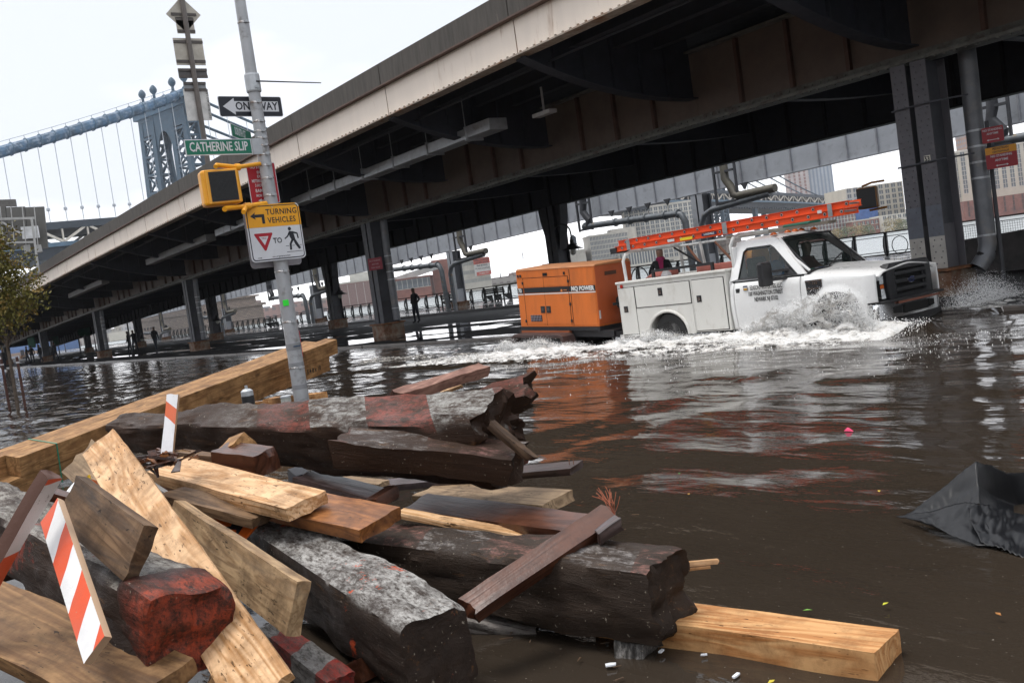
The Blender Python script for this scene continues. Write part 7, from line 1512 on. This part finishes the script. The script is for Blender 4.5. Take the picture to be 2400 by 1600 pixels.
# frayed orange fibres
q = MB()
for k in range(16): a = rnd.uniform(-1, 1); q.tube([(0, 0, 0), (a * .02, rnd.uniform(-.02, .02), .04), (a * .06 - .03, rnd.uniform(-.04, .04), .07 + rnd.random() * .03)], .0012, 4)
o = q.build('fibres', M('fibre', (.35, .10, .05), .8), None); o.location = at(1440, 1205, 4.0); props(o, 'frayed reddish fibres at the top of the diagonal batten', 'fibres')
# orange traffic panel among the wood
pn = thing('traffic_marker', 'cracked orange plastic panel with a black arrow between the planks', 'traffic marker', at(535, 1232, 5.05)); cc, qq, ln = between(at(478, 1200, 5.1), at(592, 1262, 4.95), 35); pn.rotation_mode = 'QUATERNION'; pn.rotation_quaternion = qq
MB().box(-.15, .14, -.10, .10, -.008, .008).build('panel_plate', M('panel_orange', (.70, .13, .015), .3, bump=0), pn, bevel=.01); MB().prism([(-.10, -.07), (-.06, -.09), (.02, .0), (.0, .05), (-.03, .06), (.07, .08), (.09, -.03), (.06, .0)], 'z', .0085, .010).build('black_arrow', S_blk, pn); MB().box(.05, .09, -.07, -.03, .0085, .0105).build('white_mark', S_wht, pn); MB().box(-.16, .15, -.115, -.1, -.012, .012).build('panel_rim', S_blk, pn)
# striped offcut behind, yellow tape, blue piece
stick('barricade_board', 'short orange and white striped offcut behind the brown board', at(160, 1165, 5.2), at(188, 1133, 5.2), .13, .03, M_str, 20, cat='barricade board', ends=.02)
q = MB(); q.tube([(0, 0, 0), (.012, 0, .03), (.0, 0, .07), (.02, 0, .085), (.016, 0, .05), (.03, 0, .02)], .007, 6); o = q.build('tape_knot', M('tape_yellow', (.75, .48, .02), .4), None, smooth=True); o.location = at(213, 1152, 4.95); props(o, 'twist of yellow tape against the tall pine plank', 'tape')
q = MB(); q.hexa([(-.03, -.02, 0), (.03, -.03, 0), (.04, .02, 0), (-.02, .03, 0), (-.02, 0, .07), (.02, -.01, .09), (.025, .01, .08), (-.01, .02, .06)]); o = q.build('plastic_scrap', M('scrap_orange', (.7, .16, .03), .4), None); o.location = at(225, 1162, 5.0); props(o, 'bit of orange plastic beside the yellow tape', 'scrap')
stick('pipe_offcut', 'dark blue plastic offcut under the tarred log', at(690, 1110, 6.4), at(712, 1128, 6.2), .09, .09, M('blue_black', (.01, .018, .045), .4), cat='offcut')
# ---------------------------------------------------------------- black plastic sheet in the water
tp = thing('plastic_sheet', 'crumpled black plastic sheet half floating at the right edge', 'tarpaulin', (-2.45, 4.5, 0)); M_tarp = M('tarp_black', (.005, .0055, .007), .36, var=.2, bump=.06, scale=3, spec=.28)
def tpt(px_, py_, dpt): return Vector(at(px_, py_, dpt)) - tp.location
RW = [[(2123, 1205, 5.2), (2165, 1180, 5.15), (2225, 1130, 5.1), (2288, 1081, 5.05)], [(2150, 1212, 5.1), (2200, 1195, 5.05), (2250, 1165, 5.0), (2293, 1135, 4.95)], [(2178, 1218, 5.0), (2225, 1210, 4.95), (2262, 1195, 4.9), (2296, 1180, 4.85)]]
def patch(rows, nm, amp=.012, nsub=14):
    q = MB(); nr = len(rows) - 1; ncl = len(rows[0]) - 1
    def f(u, v):
        a, b_ = u * ncl, v * nr; i = min(int(a), ncl - 1); j = min(int(b_), nr - 1); fu, fv = a - i, b_ - j
        p = tpt(*rows[j][i]).lerp(tpt(*rows[j][i + 1]), fu).lerp(tpt(*rows[j + 1][i]).lerp(tpt(*rows[j + 1][i + 1]), fu), fv)
        return p + Vector((0, 0, amp * .6 * noise.noise(Vector((u * 4, v * 4, len(nm)))) + amp * .7 * abs(noise.noise(Vector((u * 11 + v * 4, v * 3, 2))))))
    q.grid(nsub * ncl // 1, nsub * nr, f); return q.build(nm, M_tarp, tp, smooth=2, solid=.003, fix=False)
patch(RW, 'left_fold')
patch([[(2288, 1081, 5.05), (2325, 1092, 5.1), (2360, 1110, 5.15), (2480, 1104, 5.3)], [(2293, 1135, 4.95), (2335, 1170, 5.1), (2390, 1190, 5.2), (2480, 1185, 5.2)], [(2296, 1185, 4.85), (2340, 1222, 4.8), (2400, 1245, 4.8), (2480, 1262, 4.8)]], 'dark_hollow', .012)
patch([[(2100, 1210, 5.15), (2170, 1200, 4.95), (2262, 1176, 4.9), (2300, 1185, 4.85)], [(2140, 1218, 5.0), (2190, 1232, 4.8), (2262, 1228, 4.75), (2310, 1222, 4.7)], [(2170, 1225, 4.95), (2230, 1256, 4.7), (2290, 1278, 4.55), (2340, 1282, 4.5)]], 'front_fold')
patch([[(2270, 1190, 4.85), (2320, 1182, 4.85), (2380, 1205, 4.85), (2480, 1220, 4.8)], [(2275, 1222, 4.7), (2330, 1240, 4.65), (2390, 1248, 4.6), (2480, 1262, 4.5)], [(2300, 1272, 4.55), (2350, 1288, 4.45), (2400, 1312, 4.35), (2480, 1350, 4.2)]], 'crumpled_flap', .03)
# ---------------------------------------------------------------- floating bits
LF = [(2060, 1150, 'yellow leaf floating between the pile and the black sheet', (.6, .42, .03)), (1614, 1157, 'small ochre leaf floating beyond the grey-tan board', (.4, .22, .03)), (2075, 1414, 'yellow leaf floating above the yellow beam', (.5, .5, .03)), (1892, 1429, 'green leaf floating above the yellow beam', (.12, .3, .03)), (2340, 1438, 'brown-orange leaf floating at the far right', (.3, .12, .02)), (1592, 1109, 'tiny green leaf floating by the wet board', (.06, .25, .04)), (1808, 1596, 'yellow leaf at the bottom edge', (.5, .4, .03))]
for x, y, lab, c in LF:
    o = MB().add([(-.018, 0, 0), (0, -.008, .003), (.02, 0, 0), (0, .009, .002)], [(0, 1, 2, 3)]).build('leaf', flat('leaf_%d' % x, c), None, solid=.001); o.location = atz(x, y, .03); o.rotation_euler = (0, 0, x); props(o, lab, 'leaf')
for k, (x, y, w_, h_) in enumerate(((1432, 1558, .06, .035), (1550, 1526, .045, .02), (1420, 1490, .03, .012), (1650, 1535, .035, .01), (1725, 1584, .06, .02))):
    o = MB().prism([(-w_ / 2, -h_ / 2), (w_ * .4, -h_ / 2), (w_ / 2, h_ * .3), (0, h_ / 2), (-w_ / 2, h_ * .4)], 'z', 0, .012).build('foam_chip', flat('chip_white', (.7, .72, .75)), None); o.location = atz(x, y, .01); o.scale = (.7, .7, .5); o.rotation_euler = (0, 0, R(55) + k); props(o, ['squarish white foam chip floating below the right beam', 'long white foam chip right of the pale-topped post', 'tiny white foam chip left of the pale-topped post', 'thin white foam flake near the yellow beam', 'flat white foam flake at the bottom edge'][k], 'foam chip')
o = MB().hexa([(-.09, -.04, 0), (.10, -.03, 0), (.07, .04, 0), (-.07, .05, 0), (-.03, -.01, .05), (.04, -.01, .02), (.03, .02, .02), (-.02, .02, .05)]).build('plastic_bag', M('bag_pink', (.75, .06, .16), .4), None, bevel=.01); o.location = atz(1990, 1010, 0); o.scale = (.45, .45, .6); props(o, 'small pink plastic bag floating in mid stream', 'bag')

# ================================================================ HAZE
m, n, p = newmat('haze_air'); n.nodes.remove(p); pv = N(n, 'VolumePrincipled'); pv.inputs['Density'].default_value = .00013; pv.inputs['Color'].default_value = (.93, .95, 1, 1); pv.inputs['Anisotropy'].default_value = .2
n.links.new(pv.outputs[0], n.nodes['Material Output'].inputs['Volume'])
hz_ = MB().box(-2600, 1200, -200, 2700, -6, 130).build('haze', m); props(hz_, kind='stuff')
